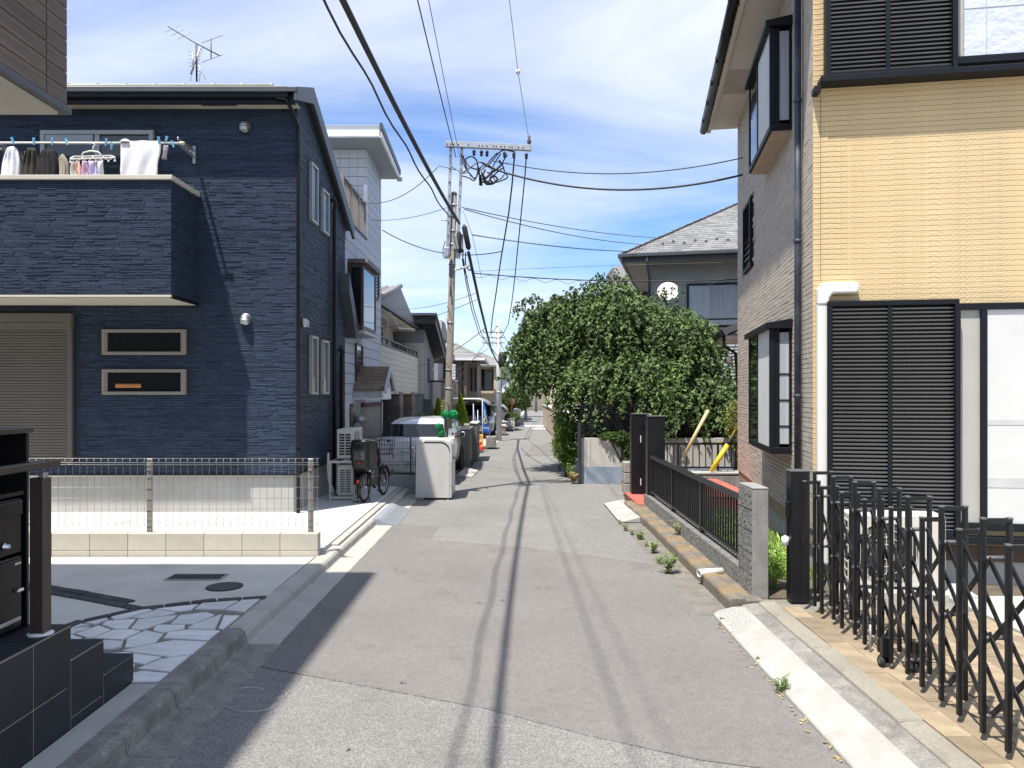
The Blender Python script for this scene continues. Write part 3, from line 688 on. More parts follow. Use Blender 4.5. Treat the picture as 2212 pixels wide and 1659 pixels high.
# local: front wall y=0, street corner x=0, street side wall runs to y=3.4
WF = 5.88      # soffit height
ridge_y, ridge_z = .57, 6.2
def wall_top(y): return 5.95 + .36*(y+.5) - .02 if y < ridge_y else 6.2 - .48*(y-ridge_y) - .02
core = MB().box(-7.5,-.012,.012,.4,.56,WF)
core.build('wall_core', M['siding_back'], dh)
MB().prism([(.0125,.56),(3.3,.56),(3.3,wall_top(3.3)),(ridge_y,wall_top(ridge_y)),(.0125,wall_top(.0125))], -.41, -.0125, 'x').build('side_wall_core', M['siding_back'], dh)
bx('foundation', M['conc'], dh, -7.5,-.05,.05,3.25,-.2,.56,.006)
bx('drip_flashing', M['trim_black'], dh, -7.5,.012,-.012,3.3,.548,.56)
def stones(mb, u0, u1, z0, z1, put, holes=(), seed=1, top=None):
    rr = random.Random(seed); z = z0
    while z < z1 - .006:
        h = rr.choice((.016,.019,.022,.026,.030)); h = min(h, z1 - z); u = u0
        while u < u1 - .004:
            L = rr.uniform(.08,.30); L = min(L, u1-u)
            if u1-(u+L) < .04: L = u1-u
            a, b = u, u+L; d = rr.choice((.003,.004,.006,.008,.011))
            cm, zm = (a+b)/2, z+h/2
            if (top is None or z+h < top(cm)-.002) and not any(h0 < b and a < h1 and k0 < z+h and z < k1 for (h0,h1,k0,k1) in holes):
                put(mb, a+.0012, b-.0012, z+.0012, z+h-.0012, d)
            u += L
        z += h
def put_front(y0):
    def f(mb,a,b,c,d,t):
        s = t*.42
        mb.add([(a,y0,c),(b,y0,c),(b,y0,d),(a,y0,d),(a+s,y0-t,c+s),(b-s,y0-t,c+s),(b-s,y0-t,d-s),(a+s,y0-t,d-s)],[(4,5,6,7),(0,1,5,4),(1,2,6,5),(2,3,7,6),(3,0,4,7)])
    return f
def put_side(x0):
    def f(mb,a,b,c,d,t):
        s = t*.42
        mb.add([(x0,a,c),(x0,b,c),(x0,b,d),(x0,a,d),(x0+t,a+s,c+s),(x0+t,b-s,c+s),(x0+t,b-s,d-s),(x0+t,a+s,d-s)],[(4,5,6,7),(0,1,5,4),(1,2,6,5),(2,3,7,6),(3,0,4,7)])
    return f
W1 = (-2.82,-1.60,2.30,2.67); W2 = (-2.82,-1.60,1.72,2.09); WB = (-3.71,-2.07,3.5,5.56); SH = (-7.5,-3.2,.70,2.92)
mb = MB(); stones(mb, -5.3, 0.012, .565, 3.2, put_front(.012), [W1,W2,SH,(-7.5,-1.42,3.02,3.2)], 1); stones(mb, -5.3, .012, 3.2, WF, put_front(.012), [WB,(-7.5,-1.43,3.0,3.15)], 2)
stones(mb, -7.5, -5.3, 4.6, WF, put_front(.012), [], 9)
o = mb.build('front_siding', M['siding_dark'], dh); o['kind'] = 'stuff'
SW = [(.72,1.12,4.42,5.34),(1.44,1.86,4.40,5.12),(.72,1.12,1.72,2.64),(1.44,1.86,1.72,2.62)]
mb = MB(); stones(mb, 0.0, 3.3, .565, 6.2, put_side(-.012), SW, 3, wall_top)
o = mb.build('side_siding', M['siding_dark'], dh); o['kind'] = 'stuff'
MB().box(-.004,.016,-.016,.006,.565,WF).build('corner_trim', M['siding_back'], dh)
# balcony
bal = bx('balcony', M['siding_back'], dh, -7.5,-1.44,-.888,-.77,3.06,4.60)
bx('balcony_side', M['siding_back'], bal, -1.56,-1.442,-.77,.0,3.06,4.60)
mb = MB(); stones(mb, -7.5,-1.428,3.07,4.595,put_front(-.888),[],4); stones(mb,-.888,.0,3.07,4.595,put_side(-1.44),[],5)
o = mb.build('balcony_siding', M['siding_dark'], bal); o['kind'] = 'stuff'
bx('balcony_coping', M['coping'], bal, -7.5,-1.40,-.935,-.74,4.60,4.66,.005); bx('balcony_coping', M['coping'], bal, -1.59,-1.402,-.74,.0,4.601,4.661,.005)
bx('balcony_floor', M['soffit'], bal, -7.5,-1.46,-.87,.0,3.02,3.058); bx('balcony_edge', M['coping'], bal, -7.5,-1.425,-.905,-.872,3.03,3.058,.003); bx('balcony_edge', M['trim_black'], bal,-1.458,-1.424,-.87,.0,3.02,3.057,.003)
# roller shutter
sh = bx('roller_shutter', M['shutter_taupe'], dh, -7.5,-3.24,-.075,.01,2.665,2.90,.006)
bx('guide_rail', M['shutter_taupe'], sh, -3.32,-3.25,-.045,.01,.70,2.664,.004)
s0 = MB().prism([(-.012,0),(-.022,.008),(-.022,.032),(-.012,.04),(.0,.04),(.0,0)],-7.5,-3.321,'x').build('slat', M['shutter_taupe'], sh); first = True
for k in range(47):
    loc = (0,0,.74+.041*k)
    if first: s0.location = loc; first = False
    else: inst(s0, sh, loc)
bx('box_seam', M['trim_black'], sh, -7.49,-3.36,-.0765,-.0752,2.76,2.766)
# windows
def window(parent, x0,x1,z0,z1,y,fr,gl,w=.045,dep=.05,mull=None,sill=False,out=-1,inner=True):
    """window lying in a wall that faces -y (out=-1)"""
    f = MB().box(x0,x1,y-dep,y+.02,z0,z0+w).box(x0,x1,y-dep,y+.02,z1-w,z1).box(x0,x0+w,y-dep,y+.02,z0+w,z1-w).box(x1-w,x1,y-dep,y+.02,z0+w,z1-w).build('window', fr, parent, .003)
    if mull:
        for m_ in mull: bx('mullion', fr, f, m_-w*.6,m_+w*.6,y-dep*.8,y+.018,z0+w,z1-w,.003)
    bx('pane', gl, f, x0+w,x1-w,y-dep*.35,y-dep*.35+.006,z0+w,z1-w)
    return f
for (a,b,c,d) in (W1,W2):
    w = window(dh,a+.0,b,c,d,.012,M['sash_beige'],M['glass'],.045,.05)
    bx('sash', M['sash_beige'], w, a+.046,a+.075,-.03,.0,c+.046,d-.046,.002); bx('sash', M['sash_beige'], w, b-.075,b-.046,-.03,.0,c+.046,d-.046,.002)
# curios on the sill behind the lower slit window
mb = MB()
for k in range(9): mb.lathe([(.028,0),(.030,.03),(.028,.055),(0,.06)],8,Matrix.Translation((W2[0]+.22+.04*k,-.004,W2[2]+.10)) @ Matrix.Diagonal((1,.2,1,1)))
w2o = [o for o in dh.children if o.name.startswith('window')][1]
mb.build('sill_toys', mat('amber_toy',(.5,.2,.05),.6), w2o, loc=(0,-.016,0))
w = window(dh,*WB[:2],WB[2],WB[3],.012,M['sash_grey'],M['glass_blue'],.06,.06,[-2.89])
bx('lintel_sash', M['sash_grey'], w, -3.65,-2.95,-.035,.0,5.40,5.499,.003)
# hooded vents
def hood(parent, loc, rz, s=1.0):
    h = MB(); r = .075*s; dp_ = .095*s
    h.grid(lambda u,v: (-r*math.cos(math.pi*u)*math.cos(v*math.pi/2), -dp_*math.sin(v*math.pi/2), r*math.sin(math.pi*u)*math.cos(v*math.pi/2)), 16, 8)
    h.grid(lambda u,v: (-r*math.cos(math.pi*u), -dp_*math.sin(math.pi*u), -.075*s*v), 16, 3)
    o = h.build('vent_hood', M['steel'], parent, loc=loc, rz=rz, solid=.004)
    MB().lathe([(.082*s,0),(.082*s,.012),(.05*s,.012)],18,Matrix.Rotation(R(90),4,'X')).build('flange', M['steel'], o)
    return o
hood(dh,(-.75,-.004,5.62),0); hood(dh,(-.735,-.004,2.82),0); hood(dh,(.004,.36,2.80),R(90),.9)
# slim side windows (facing the street)
for (a,b,c,d) in SW:
    f = MB().box(-.01,.045,a,b,c,c+.04).box(-.01,.045,a,b,d-.04,d).box(-.01,.045,a,a+.04,c+.04,d-.04).box(-.01,.045,b-.04,b,c+.04,d-.04).build('window', M['sash_grey'], dh, .003)
    bx('pane', M['glass_blue'], f, .012,.018,a+.04,b-.04,c+.04,d-.04)
# roof: short front slope, long rear slope, verge trim, gutter, snow guards
rf = MB().prism([(-.36,6.06),(-.36,6.0),(ridge_y,6.30),(3.6,4.86),(3.6,4.93),(ridge_y,6.40)][::-1],-7.7,.10,'x').build('roof', M['trim_grey'], dh)
MB().prism([(-.35,5.88),(-.35,6.07),(ridge_y,6.42),(3.62,4.96),(3.62,4.70),(ridge_y,6.17)][::-1],.06,.11,'x').build('verge_trim', M['trim_grey'], rf,.004)
bx('fascia', M['trim_black'], rf,-7.7,.06,-.27,-.22,5.86,6.04)
bx('soffit', M['soffit'], dh,-7.7,.05,-.22,.0,5.882,5.90)
for x in (-1.32,-4.9): bx('soffit_vent', M['shutter_taupe'], dh, x,x+.5,-.2,-.12,5.875,5.881)
MB().prism([(-.34,6.03),(-.33,6.065),(-.345,6.065),(-.36,6.02),(-.34,5.93),(-.27,5.92),(-.27,5.935),(-.33,5.945)],-7.7,-.03,'x').build('gutter', M['trim_black'], rf,.002)
MB().tube([(-7.7,-.348,6.068),(-.03,-.348,6.068)],.012,6).build('gutter_rim', M['coping'], rf)
gr0 = MB().tube([(-7.7,-.1,6.19),(-.30,-.1,6.19)],.016,6).build('snow_rail', M['coping'], rf)
k0 = MB().prism([(-.26,6.06),(-.14,6.12),(-.16,6.17),(-.22,6.14)],-.035,.035,'x').build('snow_guard', M['trim_black'], rf); first=True
for k in range(13):
    loc = (-.42-.62*k,.10,.03)
    if first: k0.location=loc; first=False
    else: inst(k0,rf,loc)
k1 = MB().prism([(.32,6.20),(.40,6.36),(.46,6.38),(.48,6.26)],-.02,.02,'x').build('seam_clip', M['trim_grey'], rf); first=True
for k in range(13):
    loc=(-.5-.44*k,0,.06)
    if first: k1.location=loc; first=False
    else: inst(k1,rf,loc)
# downpipes
mb=MB().tube([(-.20,-.31,5.93),(-.06,-.31,5.90),(-.02,-.24,5.82),(.035,-.04,5.62),(.035,-.03,5.4),(.035,-.03,.0)],.027,8); mb.build('downpipe', M['trim_black'], dh)
for z in (.9,2.4,4.0,5.2): bx('pipe_clip', M['trim_black'], dh, .0,.07,-.065,-.01,z,z+.02)
mb=MB().tube([(.03,2.05,5.06),(.06,2.1,5.10),(.075,2.17,5.04),(.05,2.18,4.9),(.045,2.18,.0)],.034,8); mb.build('downpipe', M['trim_black'], dh)
mb=MB().tube([(.03,2.66,2.5),(.06,2.68,2.56),(.075,2.72,2.5),(.06,2.72,2.4),(.05,2.72,.0)],.04,8); mb.build('downpipe', M['trim_black'], dh)
# rear lean-to roof seen edge on against the next house
MB().prism([(2.9,3.95),(3.75,3.05),(3.75,2.80),(3.55,2.80),(2.9,3.6)][::-1],-1.0,.16,'x').build('rear_lean_to', M['trim_grey'], dh,.01)

# television aerial on the navy house roof
ta = thing('roof_aerial', 'thin television aerial standing on the navy house roof', 'aerial', (-5.05, 12.2, 6.35))
def A(x,y): return at(x,y,12.2) - Vector((-5.05,12.2,6.35))
MB().tube([A(425,176),A(424,93)],.014,6).build('mast', M['brown_sash'], ta)
bm = MB().tube([A(363,57),A(424,94),A(474,120)],.010,6).build('boom', M['cable_grey'], ta)
e = MB()
for (x,y,dx,dy) in [(371,63,15,-7),(384,70,15,-7),(399,77,15,-7)]: e.tube([A(x-dx,y-dy),A(x+dx,y+dy)],.004,4)
e.build('element', M['galv'], bm)
e = MB().tube([A(456,83),A(456,126)],.009,5)
for y in (84,126): e.tube([A(436,y+8.5),A(481,y-8)],.0045,4)
e.build('driven_loop', M['cable_grey'], ta)
ub = MB().tube([A(412,160),A(433,102)],.012,5).build('small_boom', M['galv'], ta)
e = MB()
for k in range(11): f=k/10; x=418+15*f; y=143-40*f; e.tube([A(x-3-5*(1-f),y-1),A(x+8-2*f,y+2)],.004,4)
for k in range(7): y=111+8*k; e.tube([A(405+.6*k,y),A(431,y+3)],.004,4)
e.tube([A(416,113),A(418,150)],.012,5)
e.build('element', M['galv'], ub)
MB().tube([A(410,176),A(422,135)],.004,4).tube([A(445,172),A(428,142)],.004,4).tube([A(429,140),A(433,150),A(431,176)],.005,4).build('stay_wire', M['galv'], ta)

# ------------------------------------------------------------------ laundry on the balcony
YL = 10.62
lp = thing('laundry_pole', 'white laundry pole hung across the navy balcony on metal brackets', 'laundry pole', (0,0,0))
MB().tube([at(-120,308,YL),at(392,309,YL)],.016,8).build('pole', M['pvc_white'], lp)
MB().tube([at(388,309,YL),at(399,309,YL)],.022,8).build('end_cap', mat('cream_cap',(.6,.55,.4),.5), lp)
for (x,y) in ((384,304),(2,316)):
    a=at(x,y,YL); b=Vector((a.x,11.17,a.z-.06)); d=.07
    bk=MB().bar(a+Vector((0,0,.03)),b+Vector((0,0,.10)),.016,.03).bar(a+Vector((0,0,-.03)),b,.016,.03).build('bracket', M['galv'], lp)
    m2=MB()
    for k in range(5):
        t=k/5; p=a+(b-a)*t; q=a+(b-a)*(t+.2); m2.bar(p+Vector((0,0,.05)),q+Vector((0,0,-.01)),.01)
    m2.build('lattice', M['galv'], bk); MB().box(b.x-.02,b.x+.02,b.y-.01,b.y+.02,b.z-.09,b.z+.16).build('wall_plate', M['galv'], bk)
def cloth(name,label,cat,m,outline,Y,depth=.10,seed=1,group=None,fold=6):
    """hanging fabric: outline given by left/right edges at several heights, rounded over a hanger and folded"""
    rr=random.Random(seed); ph=rr.uniform(0,6)
    rows=outline; n=len(rows)
    def row(v):
        s=v*(n-1); i=min(int(s),n-2); f=s-i; a,b=rows[i],rows[i+1]
        return [a[k]+(b[k]-a[k])*f for k in range(3)]
    mb=MB()
    for side in (1,-1):
        def P(u,v):
            y,xl,xr=row(v); x=xl+(xr-xl)*u; p=at(x,y,Y)
            bul=math.sin(math.pi*u)**.6*(min(1,v*3+.15))
            p.y+= -side*depth*bul*.5 + .022*math.sin(u*fold*math.pi+ph+v*2)*min(1,v*2+.2)*(.6+.4*math.sin(5*v+ph)); p.x+=.006*math.sin(7*v+ph+u*3)
            return p
        mb.grid(P,18,12)
    o=mb.build(name,m,None,solid=.006); return tag(o,label,cat,group)
cloth('white_shirt','white shirt hanging leftmost on the balcony laundry pole','shirt',M['cloth_white'],[(317,20,32),(321,15,38),(336,11,42),(352,6,44),(375,2,44),(395,-1,44)],10.60,.10,1,None,7)
cloth('olive_shirt','dark olive shirt hanging between the white shirt and the black shirt','shirt',M['cloth_olive'],[(320,60,74),(325,56,80),(340,51,83),(358,45,84),(395,42,84)],10.60,.10,2,None,7)
cloth('black_shirt','black shirt hanging between the olive shirt and the khaki trousers','shirt',M['cloth_black'],[(322,95,114),(328,90,120),(345,84,126),(358,82,129),(395,86,129)],10.60,.10,3,None,8)
cloth('khaki_trousers','khaki trousers hanging left of the peg hanger on the balcony','trousers',M['cloth_khaki'],[(333,134,137),(342,130,143),(358,129,150),(395,128,153)],10.55,.10,4,None,7)
tw=cloth('white_towel','big white towel draped over the right end of the laundry pole','towel',M['cloth_white'],[(308,262,347),(318,262,347),(335,261,346),(352,261,343),(366,261,342),(390,261,340)],10.585,.03,5,None,4)
MB().grid(lambda u,v:(lambda p:(p.x,p.y-.022*math.cos(v*math.pi),p.z+.022*math.sin(v*math.pi)+.004*math.sin(u*14)))(at(262+85*u,308,10.61)),16,6).build('folded_top',M['cloth_white'],tw,solid=.005)
MB().grid(lambda u,v:(lambda p:(p.x,p.y-.05*math.cos(v*math.pi),p.z+.05*math.sin(v*math.pi)*(math.sin(u*math.pi)**.5)))(at(262+19*u,308,10.60)),8,6).build('bunched_corner',M['cloth_white'],tw,solid=.005)
ph=thing('peg_hanger','white plastic peg hanger carrying small pastel clothes','hanger',at(200,352,10.5))
o0=at(200,352,10.5)
def L(x,y,Y=10.5): return at(x,y,Y)-o0
fr=MB()
a,b,c,d=L(152,343,10.25),L(248,340,10.25),L(240,336,10.75),L(160,338,10.75)
for p,q in ((a,b),(b,c),(c,d),(d,a)): fr.bar(p,q,.022,.016)
for f in (.25,.5,.75): fr.bar(a+(b-a)*f,d+(c-d)*f,.012,.012)
fr.build('frame',M['pvc_white'],ph)
MB().tube([L(175,340),L(180,330),L(195,326),L(212,328),L(222,338)],.011,6).build('handle',M['pvc_white'],ph)
MB().tube([L(201,327),L(201,318),L(205,312),L(200,308)],.009,6).build('hook',M['pvc_white'],ph)
pg0=MB().box(-.006,.006,-.004,.004,-.05,0).box(-.012,-.004,-.004,.004,-.055,-.03).box(.004,.012,-.004,.004,-.055,-.03).build('peg',M['pvc_white'],ph); first=True
for k in range(16):
    f=(k%8)/7; p=(a+(b-a)*f) if k<8 else (d+(c-d)*f)
    if first: pg0.location=p; first=False
    else: inst(pg0,ph,p)
for i,(x0,x1,y1,mm,lab,nm,cat) in enumerate([(153,162,396,'cloth_white','narrow white cloth pegged at the left end of the peg hanger','white_cloth','cloth'),(161,175,396,'cloth_peach','peach coloured small garment pegged on the peg hanger','peach_garment','garment'),(175,190,396,'cloth_pink','pink small garment pegged on the peg hanger','pink_garment','garment'),(188,209,396,'cloth_lilac','lilac small garment pegged in the middle of the peg hanger','lilac_garment','garment'),(210,223,394,'cloth_white','white sock pegged right of the lilac garment','white_sock','sock')]):
    cloth(nm,lab,cat,M[mm],[(348,x0+3,x1-3),(356,x0+1,x1-1),(372,x0,x1),(y1,x0+1,x1)],10.42+.02*i,.05,20+i,'small garments on the peg hanger',3)
cloth('patterned_cloth','small mauve patterned cloth pegged near the right end of the laundry pole','cloth',mat('mauve',(.30,.27,.31),.9,.4,25),[(314,354,363),(344,351,360)],10.60,.02,33)
peg0=None
spots=[(30,303),(83,305),(131,305),(165,306),(265,313),(279,318),(393,309),(416-16,310),(412-2,318)]
spots=[(27.5,304),(73,305),(113,305),(144,306),(229,307),(241,315),(343,303),(359,302),(373,311)]
labs=['blue clothes peg above the white shirt','blue clothes peg above the olive shirt','blue clothes peg above the black shirt','blue clothes peg above the khaki trousers','pale blue clothes peg right of the peg hanger hook','blue clothes peg dangling under the pole between hanger and towel','blue clothes peg on the towel corner','blue clothes peg right of the towel','lowest blue clothes peg at the right end of the laundry pole']
for (x,y),lb in zip(spots,labs):
    t=thing('clothes_peg',lb,'clothes peg',at(x,y,10.56),random.uniform(-.6,.6),'blue clothes pegs on the laundry pole')
    t.rotation_euler=(0,random.uniform(-.4,.4),random.uniform(-.5,.5))
    if peg0 is None:
        ja=MB().bar((-.012,0,.05),(.006,0,-.05),.020,.014).build('jaw',M['peg_blue'],t,.003); jb=MB().bar((.012,0,.05),(-.006,0,-.05),.016,.014).build('jaw',M['peg_blue'],t,.003)
        sp=MB().torus((0,0,.0),(0,1,0),.016,.004,12,5).build('spring',M['galv'],t); peg0=(ja,jb,sp)
    else:
        for q in peg0: inst(q,t)
# ------------------------------------------------------------------ air conditioners, bicycle, rubbish store
def ac_unit(name, label, loc, rz, W=.80, D=.28, Hh=.60, side_rows=7, group='air conditioner outdoor units'):
    """fan grille on local -y, coil louvres on local -x"""
    t = thing(name, label, 'air conditioner', loc, rz, group)
    bx('casing', M['ac_ivory'], t, -W/2, W/2, 0, D, .02, Hh, .012)
    bx('foot', M['ac_dark'], t, -W*.32-.03, -W*.32+.03, -.01, D+.01, 0, .02); bx('foot', M['ac_dark'], t, W*.32-.03, W*.32+.03, -.01, D+.01, 0, .02)
    fx = -W*.12; r = min(Hh*.42, W*.33)
    MB().lathe([(r,0),(r,.004),(0,.004)],28,Matrix.Translation((fx,-.001,Hh*.5)) @ Matrix.Rotation(R(90),4,'X')).build('fan_opening', M['ac_dark'], t)
    mb = MB()
    for k in range(4): mb.torus((fx,-.012,Hh*.5),(0,1,0),r*(k+1)/4,.003,28,4)
    for k in range(-8,9):
        h = math.sqrt(max(0,1-(k/8.5)**2))*r
        mb.box(fx+k*r/8.5-.002, fx+k*r/8.5+.002, -.014,-.009,Hh*.5-h,Hh*.5+h)
    mb.build('fan_guard', M['ac_ivory'], t)
    bl = MB()
    for k in range(3):
        a = k*2.09
        for s in (0,): bl.add([(fx+.03*math.cos(a),-.004,Hh*.5+.03*math.sin(a)),(fx+r*.9*math.cos(a),-.004,Hh*.5+r*.9*math.sin(a)),(fx+r*.85*math.cos(a+.7),-.007,Hh*.5+r*.85*math.sin(a+.7)),(fx+.03*math.cos(a+.9),-.006,Hh*.5+.03*math.sin(a+.9))],[(0,1,2,3)])
    bl.build('fan_blade', M['cable_grey'], t)
    bx('coil', M['ac_dark'], t, -W/2-.002,-W/2, .04, D-.04, .07, Hh-.07)
    s0 = None
    for k in range(side_rows+1):
        z = .07+(Hh-.14)*k/side_rows
        if s0 is None: s0 = bx('louvre_bar', M['ac_ivory'], t, -W/2-.009,-W/2-.002,.035,D-.035,-.006,.006); s0.location=(0,0,z)
        else: inst(s0,t,(0,0,z))
    for y in (.035,D/2,D-.035): bx('louvre_upright', M['ac_ivory'], t, -W/2-.0085,-W/2-.002,y-.006,y+.006,.064,Hh-.064)
    return t
ac_unit('outdoor_unit','ivory air conditioner unit on top of the steel rack beside the navy house',(-2.60,12.98,.80),R(90),.78,.27,.50,8)
ac_unit('outdoor_unit','ivory air conditioner unit standing inside the steel rack beside the navy house',(-2.60,12.96,.19),R(90),.74,.26,.52,13)
rk = thing('unit_rack','cream slotted steel rack carrying two air conditioner units','rack',(-2.98,12.52,.15))
po = bx('post',M['ac_ivory'],rk,0,.03,0,.03,0,.64,.002)
for (x,y) in ((.385,0),(0,.84),(.385,.84)): inst(po,rk,(x,y,0))
for z in (.02,.60):
    for y in (-.002,.842): MB().bar((.03,y+.015,z+.02),(.385,y+.015,z+.02),.03,.035).build('cross_rail',M['ac_ivory'],rk)
    for x in (.015,.40): MB().bar((x,.03,z+.018),(x,.84,z+.018),.03,.03).build('side_rail',M['ac_ivory'],rk)
mb=MB()
for x in (.009,.394):
    for k in range(10): mb.box(x,x+.012,-.0012,-.0004,.06+.056*k,.075+.056*k)
mb.build('slots',M['ac_dark'],rk)
mb=MB().tube([(-.07,.25,.75),(-.07,.22,.5),(-.05,.2,.3),(.03,.2,.1)],.022,8).build('coolant_pipe',M['pvc_white'],rk)
# bicycle with rear child seat
bd = Vector((.16,.85)); bk = thing('bicycle','black bicycle with a black rear child seat parked by the steel rack','bicycle',(-2.36,12.30,.15),math.atan2(bd.y,bd.x))
RW=.245
def wheel(x,nm='wheel',rot=0):
    w=MB().torus((x,0,RW),(0,1,0),RW-.022,.022,28,8).build(nm,M['rubber'],bk)
    MB().torus((x,0,RW),(0,1,0),RW-.046,.009,28,6).build('rim',M['galv'],w)
    sp=MB()
    for k in range(20):
        a=k*math.pi/10; sp.tube([(x+.02*math.cos(a),(.02 if k%2 else -.02),RW+.02*math.sin(a)),(x+(RW-.05)*math.cos(a+.12),0,RW+(RW-.05)*math.sin(a+.12))],.0016,3,False)
    sp.build('spokes',M['galv'],w); MB().tube([(x,-.05,RW),(x,.05,RW)],.022,10).build('hub',M['galv'],w)
    return w
wheel(0); wf=wheel(.87)
mb=MB().tube([(0,.05,RW),(.33,.03,.27)],.013).tube([(0,-.05,RW),(.33,-.03,.27)],.013).tube([(.33,0,.27),(.20,0,.74)],.018).tube([(.33,0,.27),(.50,0,.33),(.68,0,.60)],.026).tube([(.68,0,.56),(.64,0,.80)],.022).tube([(.20,0,.66),(0,.05,RW)],.011).tube([(.20,0,.66),(0,-.05,RW)],.011)
mb.build('frame',M['black_box'],bk)
MB().tube([(.67,.0,.60),(.70,.045,.55),(.87,.05,RW)],.013).tube([(.70,-.045,.55),(.87,-.05,RW)],.013).build('fork',M['black_box'],bk)
MB().tube([(.64,0,.80),(.61,0,.93),(.60,.10,.95),(.52,.24,.97),(.42,.27,.96)],.012).tube([(.60,0,.94),(.60,-.10,.95),(.52,-.24,.97),(.42,-.27,.96)],.012).build('handlebar',M['galv'],bk)
for s in (1,-1):
    MB().tube([(.43,.27*s,.96),(.33,.275*s,.955)],.019,8).build('grip',M['rubber'],bk); MB().tube([(.45,.26*s,.95),(.40,.31*s,.94),(.34,.31*s,.935)],.006,5).build('brake_lever',M['galv'],bk)
MB().tube([(.50,-.25,.97),(.50,-.28,1.02)],.005).build('mirror_stalk',M['galv'],bk)
bx('display',mat('lcd',(.3,.4,.25),.4),bk,.55,.61,-.04,.04,.965,.985,.004)
# mudguard, light, child seat
def arc(P0,r,a0,a1,w,n=12,x=0):
    m=MB(); 
    m.grid(lambda u,v:(x+r*math.cos(a0+(a1-a0)*u),w*(v-.5),RW+r*math.sin(a0+(a1-a0)*u)),n,2); return m
arc(0,RW+.018,R(20),R(215),.055).build('mudguard',M['black_box'],bk,solid=.003); arc(0,RW+.018,R(10),R(120),.055,12,.87).build('mudguard',M['black_box'],bk,solid=.003)
bx('rear_light',M['red_lens'],bk,-RW-.045,-RW-.02,-.02,.02,.33,.385,.006)
cs=thing('x','x','x'); bpy.data.objects.remove(cs)
def shell(zs,parent,nm,m):
    mb=MB(); n=len(zs)
    ring=[]
    for (z,x0,x1,hw,c) in zs: ring.append([(x0,-hw+c,z),(x0,hw-c,z),(x0+c,hw,z),(x1,hw,z),(x1,hw-.03,z),(x0+c+.02,hw-.035,z),(x0+c+.02,-hw+.035,z),(x1,-hw+.03,z),(x1,-hw,z),(x0+c,-hw,z)])
    vs=[p for r_ in ring for p in r_]; k=10
    fs=[(i*k+j,i*k+(j+1)%k,(i+1)*k+(j+1)%k,(i+1)*k+j) for i in range(n-1) for j in range(k)]+[tuple(range(k))[::-1],tuple((n-1)*k+j for j in range(k))]
    return mb.add(vs,fs).build(nm,m,parent,.008,2)
cs=shell([(.50,-.14,.16,.12,.03),(.55,-.19,.20,.14,.04),(.72,-.225,.16,.155,.04),(.86,-.24,.08,.157,.04),(.98,-.235,.0,.15,.045),(1.005,-.22,-.06,.125,.05)],bk,'child_seat',M['black_box'])
bx('seat_pan',M['black_box'],cs,-.14,.20,-.12,.12,.54,.585,.01)
mb=MB()
for a in range(7):
    for b in range(6): mb.box(-.236+.0*b,-.229,-.085+.025*a,-.067+.025*a,.70+.028*b,.72+.028*b)
mb.build('back_vents',M['cable_grey'],cs)
bx('back_reflector',M['red_lens'],cs,-.238,-.21,-.025,.02,.625,.655,.004); bx('maker_label',M['cable_grey'],cs,-.246,-.236,-.04,.04,.945,.955)
for s in (1,-1): fg=bx('foot_guard',M['black_box'],cs,-.10,.20,s*.14-.012,s*.14+.012,.28,.56,.01); 
for s in (1,-1):
    mm=MB()
    for k in range(4): mm.lathe([(.010,0),(.010,.004)],8,Matrix.Translation((-.06+.05*(k%2),s*.153,.42+.06*(k//2))) @ Matrix.Rotation(R(-90*s),4,'X'))
    mm.build('reflector_dots',M['plate_white'],cs)
bx('registration_plate',M['plate_white'],bk,-.115,-.105,-.15,-.07,.50,.525,.002)
MB().tube([(.20,0,.74),(.195,0,.80)],.014).build('seat_post',M['galv'],bk)
sd=MB().lathe([(.02,0),(.09,.01),(.10,.03),(.07,.045),(0,.05)],12,Matrix.Translation((.22,0,.79)) @ Matrix.Diagonal((1.3,.9,1,1))).build('saddle',M['rubber'],bk)
bx('battery',M['black_box'],bk,.20,.30,-.045,.045,.30,.66,.01)
MB().lathe([(.085,-.012),(.09,0),(.085,.012)],20,Matrix.Translation((.33,-.05,.27)) @ Matrix.Rotation(R(90),4,'X')).build('chain_guard',M['black_box'],bk)
MB().tube([(.33,-.05,.27),(.36,-.09,.14)],.009).tube([(.33,.05,.27),(.30,.09,.40)],.009).build('crank',M['galv'],bk)
bx('pedal',M['rubber'],bk,.32,.40,-.16,-.09,.13,.15,.004); bx('pedal',M['rubber'],bk,.26,.34,.09,.16,.39,.41,.004)
MB().tube([(0,.06,RW),(-.04,.10,.02),(-.10,.16,.006),(.02,.17,.006)],.008).tube([(0,-.06,RW),(-.04,-.10,.02),(-.10,-.16,.006),(.02,-.17,.006)],.008).tube([(-.06,-.12,.008),(-.06,.12,.008)],.007).build('kickstand',M['black_box'],bk)
mb=MB()
for z,w in ((.70,.13),(.78,.145),(.86,.16),(.94,.175)):
    c=.86; p=[(c-w*.75,-w,z),(c+w*.75,-w,z),(c+w*.75,w,z),(c-w*.75,w,z),(c-w*.75,-w,z)]; mb.tube(p,.0035,4)
for k in range(8):
    t=-1+2*k/7
    for s in (1,-1):
        mb.tube([(.86+.13*.75*t,s*.13,.70),(.86+.175*.75*t,s*.175,.94)],.0025,3); mb.tube([(.86+s*.13*.75,.13*t,.70),(.86+s*.175*.75,.175*t,.94)],.0025,3)
for k in range(7): mb.tube([(.86-.09,-.13+.26*k/6,.70),(.86+.09,-.13+.26*k/6,.70)],.0025,3)
mb.build('basket',M['black_box'],bk)
bx('basket_reflector',M['red_lens'],bk,.93,.95,-.16,-.14,.62,.72,.004)

